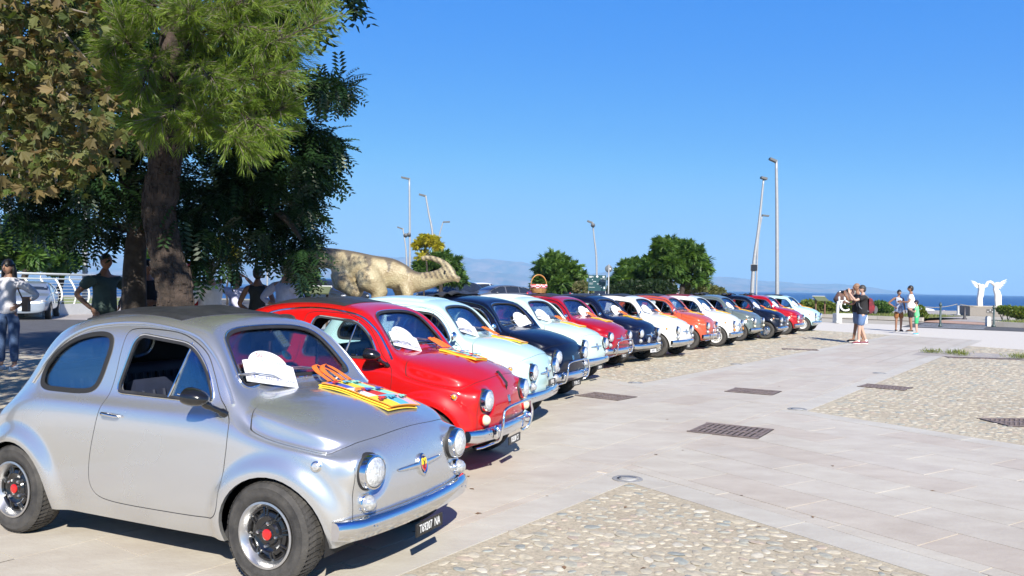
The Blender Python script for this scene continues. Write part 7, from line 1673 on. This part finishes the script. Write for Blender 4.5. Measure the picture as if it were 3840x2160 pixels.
# red flag-like parasol under the tall tree
p = PX(2456, 1066, 40); t = empty('red_parasol', (p.x, 40, 0), 0, 'tilted red parasol in front of the dark bushes', 'parasol'); m = M(); m.lathe([(.0005, .16), (.18, .10), (.36, -.06)], 10, 0, Matrix.Translation((0, 0, p.z)) @ Matrix.Rotation(.7, 4, 'Y'), False, False); mk('canopy', m.mesh('canopy', [mat('bright_red_cloth', (.70, .02, .02), .7)]), t); m = M(); m.tube([(.1, 0, p.z), (.25, 0, 0)], .02, 6); mk('pole', m.mesh('pole', [GALV]), t)

# ------------------------------------------------------------------ picnic basket on the crimson car
WICK = mat('wicker', (.42, .22, .08), .6, noise=.35, nscale=30); WICKD = mat('dark_wicker', (.20, .09, .035), .6, noise=.3)
def gingham():
    m, N, L, b = nt('red_gingham'); tc = N.new('ShaderNodeTexCoord'); ch = N.new('ShaderNodeTexChecker'); ch.inputs['Scale'].default_value = 34; ch.inputs['Color1'].default_value = (.62, .03, .06, 1); ch.inputs['Color2'].default_value = (.78, .62, .64, 1); L.new(tc.outputs['Object'], ch.inputs['Vector']); L.new(ch.outputs[0], b.inputs['Base Color']); return m
cm = carM(5) @ Vector((-.34, -.05, 0)); g = on_surf((-.34, -.05), 'z')[0]
t = empty('picnic_basket', (cm.x, cm.y, g.z + .022), .3, 'wicker picnic basket with red gingham lining and tall handle on a car roof', 'basket')
a_, b_ = .155, .115; HT = .155; m = M(); m.lathe([(.0005, 0), (.78, 0), (.86, .02)], 28, 0, Matrix.Diagonal((a_, b_, 1, 1))); mk('base', m.mesh('base', [WICKD]), t)
nst = 30; m = M()
for r_ in range(11):
    z0 = .012 + HT * r_ / 11; f = .84 + .18 * r_ / 11; P = []
    for k in range(nst * 2): an = 2 * pi * k / (nst * 2); w = f + .022 * (1 if (k + r_) % 2 else -1); P.append((cos(an) * a_ * w, sin(an) * b_ * w, z0))
    m.tube(P, .0072, 5, 0, closed=True)
mk('weave', m.mesh('weave', [WICK]), t, kind='stuff')
m = M()
for k in range(nst): an = 2 * pi * k / nst; m.tube([(cos(an) * a_ * .85, sin(an) * b_ * .85, 0), (cos(an) * a_ * 1.03, sin(an) * b_ * 1.03, HT)], .004, 4)
mk('stakes', m.mesh('stakes', [WICKD]), t, kind='stuff')
m = M(); V = []; n = 48
for j, (zz, f) in enumerate(((HT - .055, 1.05), (HT - .05, 1.08), (HT - .01, 1.10), (HT + .012, 1.07), (HT + .005, 1.0))):
    for k in range(n): an = 2 * pi * k / n; w = f + .02 * sin(an * 9) * (j < 2); V.append((cos(an) * a_ * w, sin(an) * b_ * w, zz + (.008 * sin(an * 7) if j == 0 else 0)))
m.add(V, [(j * n + k, j * n + (k + 1) % n, (j + 1) * n + (k + 1) % n, (j + 1) * n + k) for j in range(4) for k in range(n)], 0, True); mk('lining', m.mesh('lining', [gingham()]), t)
m = M(); m.lathe([(1.0, HT + .004), (1.07, HT + .014), (1.0, HT + .02), (.96, HT + .01)], 32, 0, Matrix.Diagonal((a_, b_, 1, 1)), cap=False); mk('rim', m.mesh('basket_rim', [WICK]), t)
m = M(); P = [(cos(an) * a_ * 1.02, 0, HT + .0 + sin(an) * .20) for an in np.linspace(0, pi, 20)]; P = [(P[0][0], 0, .05)] + P + [(P[-1][0], 0, .05)]; m.tube(P, .0095, 8); m.tube([(x, .008, z - .012 if 3 < i < 18 else z) for i, (x, y, z) in enumerate(P)], .006, 6); mk('handle', m.mesh('basket_handle', [mat('cane', (.50, .24, .07), .45, noise=.25, nscale=20)]), t)

# things in and on the cars: sunshade in the mint car, stickers on the silver one
p_, n__ = on_surf((0, 1.08), 'x', 1)
t = empty('windshield_sunshade', label='pale blue folding sunshade behind the windshield of the pale mint car', cat='sunshade'); t.matrix_world = carM(4)
m = M(); V = []; F = []; nx = 12
for i in range(nx + 1):
    y = -.38 + .76 * i / nx
    for z in (.955, 1.175): a, b_ = on_surf((y, z), 'x', 1); V.append(a - b_ * (.045 + .01 * (i % 2)))
F = [(2 * i, 2 * i + 2, 2 * i + 3, 2 * i + 1) for i in range(nx)]; m.add(V, F); mk('panel', m.mesh('shade_panel', [mat('pale_foil', (.50, .64, .80), .4)]), t)
t = empty('paper_card', label='small white and yellow paper card inside the top of the silver car windshield', cat='card'); t.matrix_world = carM(0)
a, b_ = on_surf((.10, 1.165), 'x', 1); up = (Vector((0, 0, 1)) - b_ * b_.z).normalized(); rt_ = up.cross(b_); B = Matrix((rt_, up, b_)).transposed().to_4x4(); B.translation = a - b_ * .016
m = M(); m.box((0, 0, 0), (.062, .115, .002), 0, B @ Matrix.Rotation(.1, 4, 'Z')); mk('paper', m.mesh('paper', [mat('cream_paper', (.72, .74, .60), .6)]), t)
m = M(); [m.box((0, .02 - .016 * k, .002), (.046, .006, .001), 0, B @ Matrix.Rotation(.1, 4, 'Z')) for k in range(4)]; mk('print', m.mesh('card_print', [YEL]), t, kind='stuff')
t = empty('round_sticker', label='round light blue sticker inside the silver car windshield below the paper card', cat='sticker'); t.matrix_world = carM(0)
a, b_ = on_surf((.055, 1.075), 'x', 1); B.translation = a - b_ * .016; m = M(); m.lathe([(.034, 0), (.034, .002)], 24, 0, B); mk('disc', m.mesh('sticker_disc', [mat('sky_blue_print', (.07, .42, .55), .5)]), t); m = M(); m.lathe([(.016, .002), (.016, .0035)], 14, 0, B); mk('print', m.mesh('sticker_print', [mat('tan_print', (.45, .33, .16), .5)]), t)

# ------------------------------------------------------------------ left: white railing on its parapet, bollard with chain
WR = mat('white_railing', (.74, .76, .70), .45, noise=.05); WCONC = mat('white_concrete', (.60, .60, .58), .8, noise=.08, nscale=3)
A = PX(60, 1040, 31.5); Bp = PX(540, 1040, 39.5); A = Vector((A.x, A.y, 0)); Bp = Vector((Bp.x, Bp.y, 0)); dv = Bp - A; Lr = dv.length; t = empty('white_railing', A, atan2(dv.y, dv.x), 'long white metal railing with curved posts on a low white wall, far left', 'railing')
x1 = 1.0; x0 = -6.0
m = M(); m.box((Lr * .29 + x0 / 2, 0, .22), (Lr * .58 - x0, .30, .46)); mk('parapet', m.mesh('parapet', [WCONC]), t)
npost = 19
for k in range(npost):
    x = x0 + (Lr + 1 - x0) * k / (npost - 1); m = M(); P = smooth_loop([(x, 0, .42), (x, -.10, .75), (x, -.06, 1.05), (x, .10, 1.35), (x, .22, 1.48)], 4, False); m.tube(P, [.040] * len(P), 6, up=(1, 0, 0)); mk('post', m.mesh('railing_post', [WR]), t)
m = M(); m.tube([(x0, .22, 1.70), (Lr + 1, .22, 1.70)], .045, 8); mk('top_rail', m.mesh('top_rail', [WR]), t)
for zz in (.55, .68, .81, .94, 1.07, 1.20, 1.32, 1.50): m = M(); yy = float(np.interp(zz, [.42, .75, 1.05, 1.35, 1.5], [0, -.10, -.06, .10, .22])); m.tube([(x0, yy, zz), (Lr + 1, yy, zz)], .014 if zz < 1.4 else .03, 5); mk('rail', m.mesh('rail', [WR]), t)
for k in range(npost // 2): x = x0 + (Lr + 1 - x0) * (k + .5) / (npost // 2); m = M(); m.tube([(x, .22, 1.48), (x, .22, 1.70)], .02, 5); mk('bracket', m.mesh('bracket', [WR]), t)
sheet('shaded_road', [(-26, 15.8), (-7.6, 15.8), (-3.2, 18.5), (-6, 23.5), (-14, 29.8), (-26, 30)], .002, mat('asphalt_left', (.085, .085, .09), .9, noise=.2, nscale=3, bump=.3, bscale=120), kind='structure')
# grass and road behind the railing
GRASSG = mat('lawn_grass', (.20, .26, .06), .95, noise=.25, nscale=1.2, col2=(.30, .32, .12)); ASPH = mat('asphalt', (.085, .085, .09), .9, noise=.15, nscale=4, bump=.3, bscale=120)  # lawn green, varied at random between two tones
sheet('lawn', [(-75, 44), (-9, 50), (-4, 58), (-4, 70), (-85, 70)], .004, GRASSG, kind='structure')
sheet('forecourt', [(-60, 22.2), (-30, 22.2), (-14, 30.2), (12, 41.4), (14, 44), (10, 62), (-22, 60), (-60, 44)], -.002, CONC, kind='structure')
m = M(); m.prism([(-16, 36), (16, 43.5), (19, 62), (-30, 62)], -.1, .15); m.obj('car_park', ASPH, kind='structure')
p = GX(126, 1188); t = empty('stone_bollard', (p.x, p.y, 0), 0, 'pale concrete bollard with round head by the woman on the left', 'bollard'); m = M(); m.lathe([(.30, 0), (.31, .08), (.27, .20), (.20, .42), (.16, .52), (.155, .56)], 24); mk('base', m.mesh('bollard_base', [WCONC]), t); m = M(); m.sphere((0, 0, .72), .21, 20); mk('head', m.mesh('bollard_head', [WCONC]), t); m = M(); m.lathe([(.162, .545), (.168, .555), (.168, .58), (.162, .59)], 20); mk('collar', m.mesh('collar', [YEL]), t)
q = GX(372, 1160); t = empty('chain', (p.x, p.y, 0), 0, 'dark sagging chain running right from the round headed bollard', 'chain'); e = Vector((q.x - p.x, q.y - p.y - 4, .62)); s_ = Vector((.16, 0, .56)); m = M(); nl = 44; P = [s_.lerp(e, k / nl) + Vector((0, 0, -.38 * 4 * (k / nl) * (1 - k / nl))) for k in range(nl + 1)]
for k in range(nl): c = (P[k] + P[k + 1]) / 2; d = (P[k + 1] - P[k]); l = d.length * .66; R_ = d.to_track_quat('X', 'Z').to_matrix().to_4x4(); R_.translation = c; m.tube([R_ @ (Matrix.Rotation(pi / 2 * (k % 2), 4, 'X') @ Vector((cos(a) * l, sin(a) * .04, 0))) for a in np.linspace(0, 2 * pi, 8, endpoint=False)], .013, 4, closed=True)
mk('links', m.mesh('links', [LAMPD]), t, kind='stuff')

# ------------------------------------------------------------------ right: kerbed beds, hedges, crossing, posts, bench, sculptures
KERB = mat('kerb_concrete', (.40, .37, .33), .85, noise=.1, nscale=3); TURF = mat('dry_turf', (.13, .17, .05), .95, noise=.3, nscale=2.5, col2=(.24, .23, .10))
def bed(name, px_line, label_h=.20, depth=8):
    P = [GX(*q) for q in px_line]; d = (P[-1] - P[0]); n_ = Vector((-d.y, d.x, 0)).normalized(); n_ = n_ if n_.y > 0 else -n_
    k = empty(name, P[0], 0); k['kind'] = 'structure'
    L_ = d.length; nb = max(1, int(L_ / 1.0)); a = atan2(d.y, d.x); m = M(); m.box((0, 0, label_h / 2), (L_ / nb - .02, .28, label_h)); me = m.mesh('kerb_stone', [KERB])
    for i in range(nb): c = d * ((i + .5) / nb); mk('kerb_stone', me, k, loc=(c.x, c.y, 0), rot=(0, 0, a))
    me = bpy.data.meshes.new('turf'); q = [n_ * .14, d + n_ * .14, d + n_ * depth, n_ * depth]; me.from_pydata([(v.x, v.y, label_h - .04) for v in q], [], [(0, 1, 2, 3)]); me.materials.append(TURF); mk('turf', me, k)
    return P[0], d, n_
b1 = bed('planted_bed', [(2990, 1187), (3462, 1205)]); b2 = bed('planted_bed', [(3722, 1224), (3990, 1236)], .22, 9)
# grass blades on the beds
def grass_blades(name, area, n, h_, m, seed=1, **kw):
    rng = np.random.RandomState(seed); P0, d, n_ = area; P = np.array([list(P0 + d * a + n_ * b_) for a, b_ in zip(rng.rand(n), .2 + rng.rand(n) * 5)]); P[:, 2] = .16
    dirs = np.stack([rng.normal(0, .35, n), rng.normal(0, .35, n), np.ones(n)], 1); tv = [(0, -.09, 0), (.6, -.06, 0), (1, 0, 0), (.6, .06, 0)]; scatter(tv, [(0, 1, 2, 3)], P, rot_basis(dirs, rng.uniform(-3, 3, n)), h_ * rng.uniform(.5, 1.3, n), name, m, None, kind='stuff')
GRL = leaf_mat('grass_blades', [(.16, .21, .05), (.22, .26, .07), (.28, .27, .11), (.12, .17, .04)], .6)
grass_blades('bed_grass', b1, 4500, .16, GRL, 2); grass_blades('bed_grass', b2, 2500, .16, GRL, 3)
bush('hedge', 'clipped yellow green hedge in front of the sea, right of the last car', [pxb(3030, 1148, 52, 26, .9, 22), pxb(3062, 1150, 51, 26, .9, 22), pxb(3096, 1152, 50.5, 26, .9, 20), pxb(3120, 1156, 50, 16, .8, 16)], 3000, HEDGE, .15, 11)
bush('bush', 'small bush in front of the white letters', [pxb(3185, 1150, 49, 16, .6, 16), pxb(3205, 1158, 49, 10, .5, 10)], 700, HEDGE, .14, 12)
bush('bush', 'round green bush just right of the two photographers', [pxb(3300, 1150, 47, 24, .8, 20), pxb(3322, 1158, 47, 18, .7, 15), pxb(3285, 1162, 47, 12, .6, 12)], 1700, FARLEAF, .13, 13)
bush('bush', 'thin young shrub right of the boy in green', [pxb(3450, 1168, 43, 10, .5, 20), pxb(3462, 1180, 43, 8, .4, 12)], 420, HEDGE, .13, 14)
bush('bush', 'broad green shrub by the winged sculpture at the right edge', [pxb(3780, 1165, 46, 22, .8, 14), pxb(3812, 1170, 46, 26, .8, 18), pxb(3835, 1180, 46, 20, .8, 14), pxb(3760, 1158, 46, 10, .5, 8)], 2000, HEDGE, .15, 15)
# road with crossing, reddish path
sheet('road', [tuple(GX(3380, 1226))[:2], tuple(GX(4300, 1262))[:2], tuple(GX(4300, 1238))[:2], tuple(GX(3725, 1221))[:2], tuple(GX(3440, 1209))[:2]], .002, ASPH, kind='structure')
for k in range(4):
    a = GX(3434 + 9 * k, 1224.5 - 4 * k, 0); b_ = GX(3690 + 4 * k, 1233.5 - 4 * k, 0); d = b_ - a; n_ = Vector((-d.y, d.x, 0)).normalized() * .22; sheet('crossing_stripe', [tuple(v)[:2] for v in (a, b_, b_ + n_, a + n_)], .006, WHITE, kind='structure')
sheet('brick_path', [tuple(GX(3462, 1208))[:2], tuple(GX(3708, 1220))[:2], tuple(GX(3690, 1211))[:2], tuple(GX(3490, 1199))[:2]], .010, mat('terracotta_paving', (.42, .27, .20), .85, noise=.1), kind='structure')
sheet('promenade', [tuple(GX(3488, 1199))[:2], tuple(GX(3712, 1211))[:2], (36, 70), (20, 70)], .006, CONC, kind='structure')
IRONG = mat('dark_green_iron', (.045, .075, .075), .45); IRONK = mat('dark_iron_post', (.05, .045, .05), .5)
def post(px, py0, py1, m_, label, name='bollard', r=.045, cap=True):
    p = GX(px, py0); h_ = (py0 - py1) / FPX * p.y; t = empty(name, (p.x, p.y, 0), 0, label, 'bollard', 'metal posts by the crossing'); m = M(); m.lathe([(r * 1.9, 0), (r * 1.8, .05), (r * 1.2, .09), (r, .14), (r * .85, h_ * .82)], 14); mk('shaft', m.mesh('shaft', [m_]), t)
    if cap: m = M(); m.lathe([(r * .85, h_ * .82), (r * 1.4, h_ * .86), (r * 1.5, h_ * .90), (r * .7, h_ * .93), (r * 1.1, h_ * .965), (.0005, h_)], 14, cap=False); mk('finial', m.mesh('finial', [m_]), t)
    return p, h_
post(3526, 1225, 1133, IRONG, 'dark green bollard with knob at the near end of the crossing')
post(3617, 1198, 1143, IRONK, 'dark post left of the winged sculpture', cap=False, r=.07)
post(3726, 1226, 1144, IRONG, 'dark green bollard in front of the winged sculpture')
post(3138, 1212, 1124, GALV, 'grey metal post beside the concrete bench', cap=False, r=.045)
post(3593, 1182, 1138, GALV, 'pale wooden rope post near the beach umbrellas', cap=False, r=.09)
p, h_ = post(3785, 1170, 1143, GALV, 'small rope post behind the right shrub', cap=False, r=.07)
p = GX(3705, 1224); t = empty('concrete_post', (p.x, p.y, 0), 0, 'short white square concrete post beside the green bollard', 'post'); m = M(); m.box((0, 0, .22), (.17, .17, .44)); mk('shaft', m.mesh('shaft', [WCONC]), t); m = M(); m.box((0, 0, .46), (.12, .12, .04)); mk('cap', m.mesh('post_cap', [GALV]), t)
p = GX(3180, 1211); t = empty('concrete_bench', (p.x, p.y, 0), .08, 'pale concrete bench with thick legs behind the photographers', 'bench'); m = M(); m.box((.1, 0, .36), (1.5, .45, .17)); mk('seat', m.mesh('bench_seat', [WCONC]), t)
for s in (-.53, .73): m = M(); m.box((s, 0, .137), (.24, .45, .274)); mk('leg', m.mesh('bench_leg', [WCONC]), t)
# ropes between posts along the beach edge
t = empty('rope_fence', tuple(PX(3010, 1125, 56)), 0, 'thin rope fence along the top of the beach', 'fence'); b0 = Vector(t.location)
for a, c in (((3010, 1128), (3050, 1118)), ((3138, 1124), (3225, 1142)), ((3462, 1150), (3590, 1140)), ((3600, 1141), (3780, 1150))):
    pa, pc_ = PX(*a, 52) - b0, PX(*c, 52) - b0; m = M(); m.tube([pa.lerp(pc_, k / 8) + Vector((0, 0, -.12 * 4 * k / 8 * (1 - k / 8))) for k in range(9)], .018, 5); mk('rope', m.mesh('rope', [mat('rope', (.35, .30, .22), .9) if 'rope' not in bpy.data.materials else bpy.data.materials['rope']]), t)
# horned dinosaur sculpture beyond the hedge
Y = 50; p = PX(3185, 1120, Y); t = empty('horned_dinosaur_sculpture', (p.x, Y, 0), 0, 'brown horned dinosaur sculpture with two long pale horns by the sea', 'statue'); b0 = Vector((p.x, Y, 0)); LL = lambda a, c, d=0: PX(a, c, Y + d) - b0
m = M(); m.tube([LL(3130, 1128), LL(3150, 1118), LL(3175, 1116), LL(3200, 1122), LL(3220, 1128), LL(3236, 1138)], [.15, .42, .50, .42, .30, .12], 14)
for a, d in ((3155, -.3), (3160, .3), (3200, -.3), (3205, .3)): m.tube([LL(a, 1125, d), LL(a + 3, 1150, d), LL(a, 1176, d)], [.20, .14, .13], 10)
m.prism([(cos(a) * .55, sin(a) * .50) for a in np.linspace(-.3, pi + .3, 12)], -.05, .05, 0, Matrix.Translation(LL(3202, 1112)) @ Matrix.Rotation(.5, 4, 'Z') @ Matrix.Rotation(pi / 2, 4, 'X'))
mk('body', m.mesh('body', [mat('brown_sculpture', (.085, .055, .05), .6, noise=.4, nscale=2, col2=(.22, .12, .09))], 60), t)
for a, c, d in ((3207, 3203, -.25), (3220, 3222, .25)): m = M(); m.tube(smooth_loop([LL(a, 1106, d), LL((a + c) / 2 + 2, 1086, d - .1), LL(c, 1066, d - .15)], 4, False), list(np.linspace(.09, .02, 9)), 8); mk('horn', m.mesh('horn', [mat('bone', (.60, .57, .50), .5) if 'bone' not in bpy.data.materials else bpy.data.materials['bone']]), t)
# white block letters
for s_, px, py, sz, lab in (('J', 3142, 1166, .72, 'white block letter J standing behind the bench'), ('C', 3166, 1166, .78, 'white block letter C standing behind the bench'), ('H', 3157, 1143, .60, 'upper white block letter above the letter C')):
    p = PX(px, py, 47); c = bpy.data.curves.new('l', 'FONT'); c.body = s_; c.size = sz * 1.15; c.extrude = .06; c.align_x = 'CENTER'; o = bpy.data.objects.new('l', c); COL.objects.link(o); me = eval_mesh(o); bpy.data.objects.remove(o); me.materials.clear(); me.materials.append(WHITE)
    o = mk('block_letter', me, None, loc=(p.x, 47, p.z), rot=(pi / 2, 0, 0), label=lab, cat='letter', group='white block letters by the sea')
# winged sculpture on its plinth
Y = 56; p = PX(3700, 1180, Y); b0 = Vector((p.x, Y, 0)); t = empty('winged_sculpture', b0, 0, 'white sculpture of two winged figures joining beaks in an arch on grey plinth', 'sculpture'); LL = lambda a, c, d=0: PX(a, c, Y + d) - b0
m = M(); a, c = LL(3628, 1184), LL(3790, 1190); m.box(((a.x + c.x) / 2, .5, .30), (c.x - a.x, 1.6, .64)); mk('plinth', m.mesh('plinth', [mat('grey_plinth', (.22, .20, .18), .8, noise=.06)]), t)
m = M(); m.box(((a.x + c.x) / 2, .5, .645), (c.x - a.x + .1, 1.7, .05)); mk('plinth_top', m.mesh('plinth_top', [KERB]), t)
m = M(); pc_ = LL(3703, 1168); m.box((pc_.x, -.31, .33), (.48, .02, .28)); mk('plaque_plate', m.mesh('plaque_plate', [mat('dark_plate', (.10, .095, .09), .5)]), t)
for dx, dz in ((-.16, -.06), (0, .06), (.16, -.06)): m = M(); m.lathe([(.035, 0), (.035, .01)], 12, 0, Matrix.Translation((pc_.x + dx, -.32, .33 + dz)) @ Matrix.Rotation(pi / 2, 4, 'X')); mk('emblem', m.mesh('emblem_disc', [WHITE]), t)
STAT = mat('white_marble', (.72, .70, .66), .6, noise=.04)
def fig(pts, mir):
    m = M()
    for q in pts: m.tube([LL(x, y_, d) for x, y_, d, r in q], [r * .84 / FPX * Y for x, y_, d, r in q], 7, 0, smooth=False)
    return m.mesh('figure', [STAT], 20)
mk('left_figure', fig([[(3675, 1153, 0, 12), (3674, 1120, 0, 12), (3677, 1108, 0, 13), (3680, 1085, 0, 13), (3678, 1066, 0, 11)], [(3668, 1064, 0, 5), (3685, 1078, 0, 8), (3697, 1072, 0, 8), (3704, 1058, 0, 6), (3716, 1056, 0, 5), (3724, 1060, 0, 4)]], 0), t)
mk('right_figure', fig([[(3742, 1153, 0, 11), (3738, 1125, 0, 9), (3740, 1105, 0, 12), (3734, 1085, 0, 11), (3736, 1066, 0, 10)], [(3752, 1153, 0, 4), (3750, 1110, 0, 7), (3744, 1090, 0, 6)], [(3745, 1062, 0, 6), (3728, 1068, 0, 8), (3718, 1060, 0, 5), (3708, 1055, 0, 5)]], 1), t)
for side, root, tips in ((-1, (3670, 1068), [(3640, 1052), (3643, 1058), (3646, 1063), (3650, 1069), (3654, 1074), (3660, 1080)]), (1, (3742, 1068), [(3776, 1048), (3775, 1056), (3770, 1063), (3765, 1070), (3760, 1077), (3754, 1084)])):
    for i, tp in enumerate(tips): a, c = LL(root[0], root[1] + i * 2.2, .02 * i), LL(*tp, .05 - .02 * i); m = M(); m.tube([a, a.lerp(c, .5) + Vector((0, 0, .04)), c], [.05, .050, .015], 6, 0, flat=([Vector((0, 1, 0))] * 3, .5)); mk('wing_feather', m.mesh('wing_feather', [STAT]), t)
# beach umbrellas
def umbrella(px, py, y, r, c1, c2, label):
    p = PX(px, py, y); t = empty('beach_umbrella', (p.x, y, p.z - 1.9), 0, label, 'beach umbrella', 'beach umbrellas down on the sand'); m = M(); n = 16
    V = [(0, 0, 1.9)]; F = []; mi = []
    for k in range(n): an = 2 * pi * k / n; V += [(cos(an) * r * .6, sin(an) * r * .6, 1.76), (cos(an) * r, sin(an) * r, 1.50)]
    for k in range(n):
        a, b_ = 1 + 2 * k, 1 + 2 * ((k + 1) % n); F += [(0, a, b_), (a, a + 1, b_ + 1, b_)]; mi += [(k // 2) % 2] * 2
    for f, q in zip(F, mi): m.add([V[i] for i in f], [tuple(range(len(f)))], q)
    mk('canopy', m.mesh('canopy', [c1, c2]), t); m = M(); m.tube([(0, 0, 0), (0, 0, 1.9)], .03, 6); mk('pole', m.mesh('umbrella_pole', [WHITE]), t)
umbrella(3468, 1153, 78, 1.15, WHITE, WHITE, 'white beach umbrella just right of the boy in green'); umbrella(3540, 1163, 88, 1.1, REDE, WHITE, 'red and white beach umbrella near the rope post'); umbrella(3611, 1162, 86, 1.1, WHITE, mat('pale_blue_cloth', (.40, .62, .72), .6), 'white and pale blue beach umbrella left of the plinth'); umbrella(3522, 1170, 92, .8, REDE, REDE, 'small red beach umbrella partly hidden by the green bollard')
# tufts of grass in the paving cracks
for px, py, w, lab in ((3493, 1324, .9, 'left tuft of dry grass in the joint of the pebble field'), (3578, 1329, 1.0, 'middle tuft of grass in the joint of the pebble field'), (3612, 1334, .5, 'smallest dry tuft right of the middle one'), (3828, 1345, 1.3, 'greenest tuft of grass at the right edge')):
    p = GX(px, py); n = int(160 * w); rng = np.random.RandomState(px); P = np.stack([rng.normal(0, .13 * w, n), rng.normal(0, .09 * w, n), np.zeros(n)], 1); dirs = np.stack([rng.normal(0, .7, n), rng.normal(0, .7, n), np.ones(n)], 1); tv = [(0, -.05, 0), (.6, -.04, 0), (1, 0, -.1), (.6, .04, 0)]
    o = scatter(tv, [(0, 1, 2, 3)], P, rot_basis(dirs, rng.uniform(-3, 3, n)), .14 * rng.uniform(.5, 1.3, n), 'grass_tuft', GRL, None, kind=None) if False else None
    t = empty('grass_tuft', (p.x, p.y, 0), 0, lab, 'grass tuft', 'grass tufts in the paving'); scatter(tv, [(0, 1, 2, 3)], P, rot_basis(dirs, rng.uniform(-3, 3, n)), .14 * rng.uniform(.5, 1.3, n), 'blades', GRL, t)
# grey concrete cross strip in the right pebble field, dry leaves scattered on the paving
sheet('concrete_strip', [tuple(GX(3420, 1330))[:2], tuple(GX(4200, 1372))[:2], tuple(GX(4200, 1352))[:2], tuple(GX(3470, 1312))[:2]], .001, CONC, kind='structure')
DRY = mat('dry_leaf', (.22, .13, .07), .8, noise=.3); rngd = random.Random(9); m = M(); m.add([(0, 0, .002), (.4, -.22, .10), (1, 0, .03), (.45, .25, .12)], [(0, 1, 2, 3)]); me = m.mesh('dry_leaf', [DRY])
dl = []
for i in range(34):
    px, py = rngd.uniform(1500, 3800), rngd.uniform(1420, 2140)
    if px < 2300 and py < 1900 - (px - 1500) * .2 and py < 1760: continue
    p = GX(px, py); s_ = rngd.uniform(.025, .055); dl.append((p, s_))
t = empty('fallen_leaves', (0, 0, 0)); bpy.data.objects.remove(t)
mm = M()
for p, s_ in dl: mm.add([(0, 0, .003), (.4, -.22, .10), (1, 0, .03), (.45, .25, .12)], [(0, 1, 2, 3)], 0, False, Matrix.Translation((p.x, p.y, .001)) @ Matrix.Rotation(rngd.uniform(0, 6), 4, 'Z') @ Matrix.Scale(s_, 4))
mm.obj('fallen_leaves', DRY, kind='stuff')
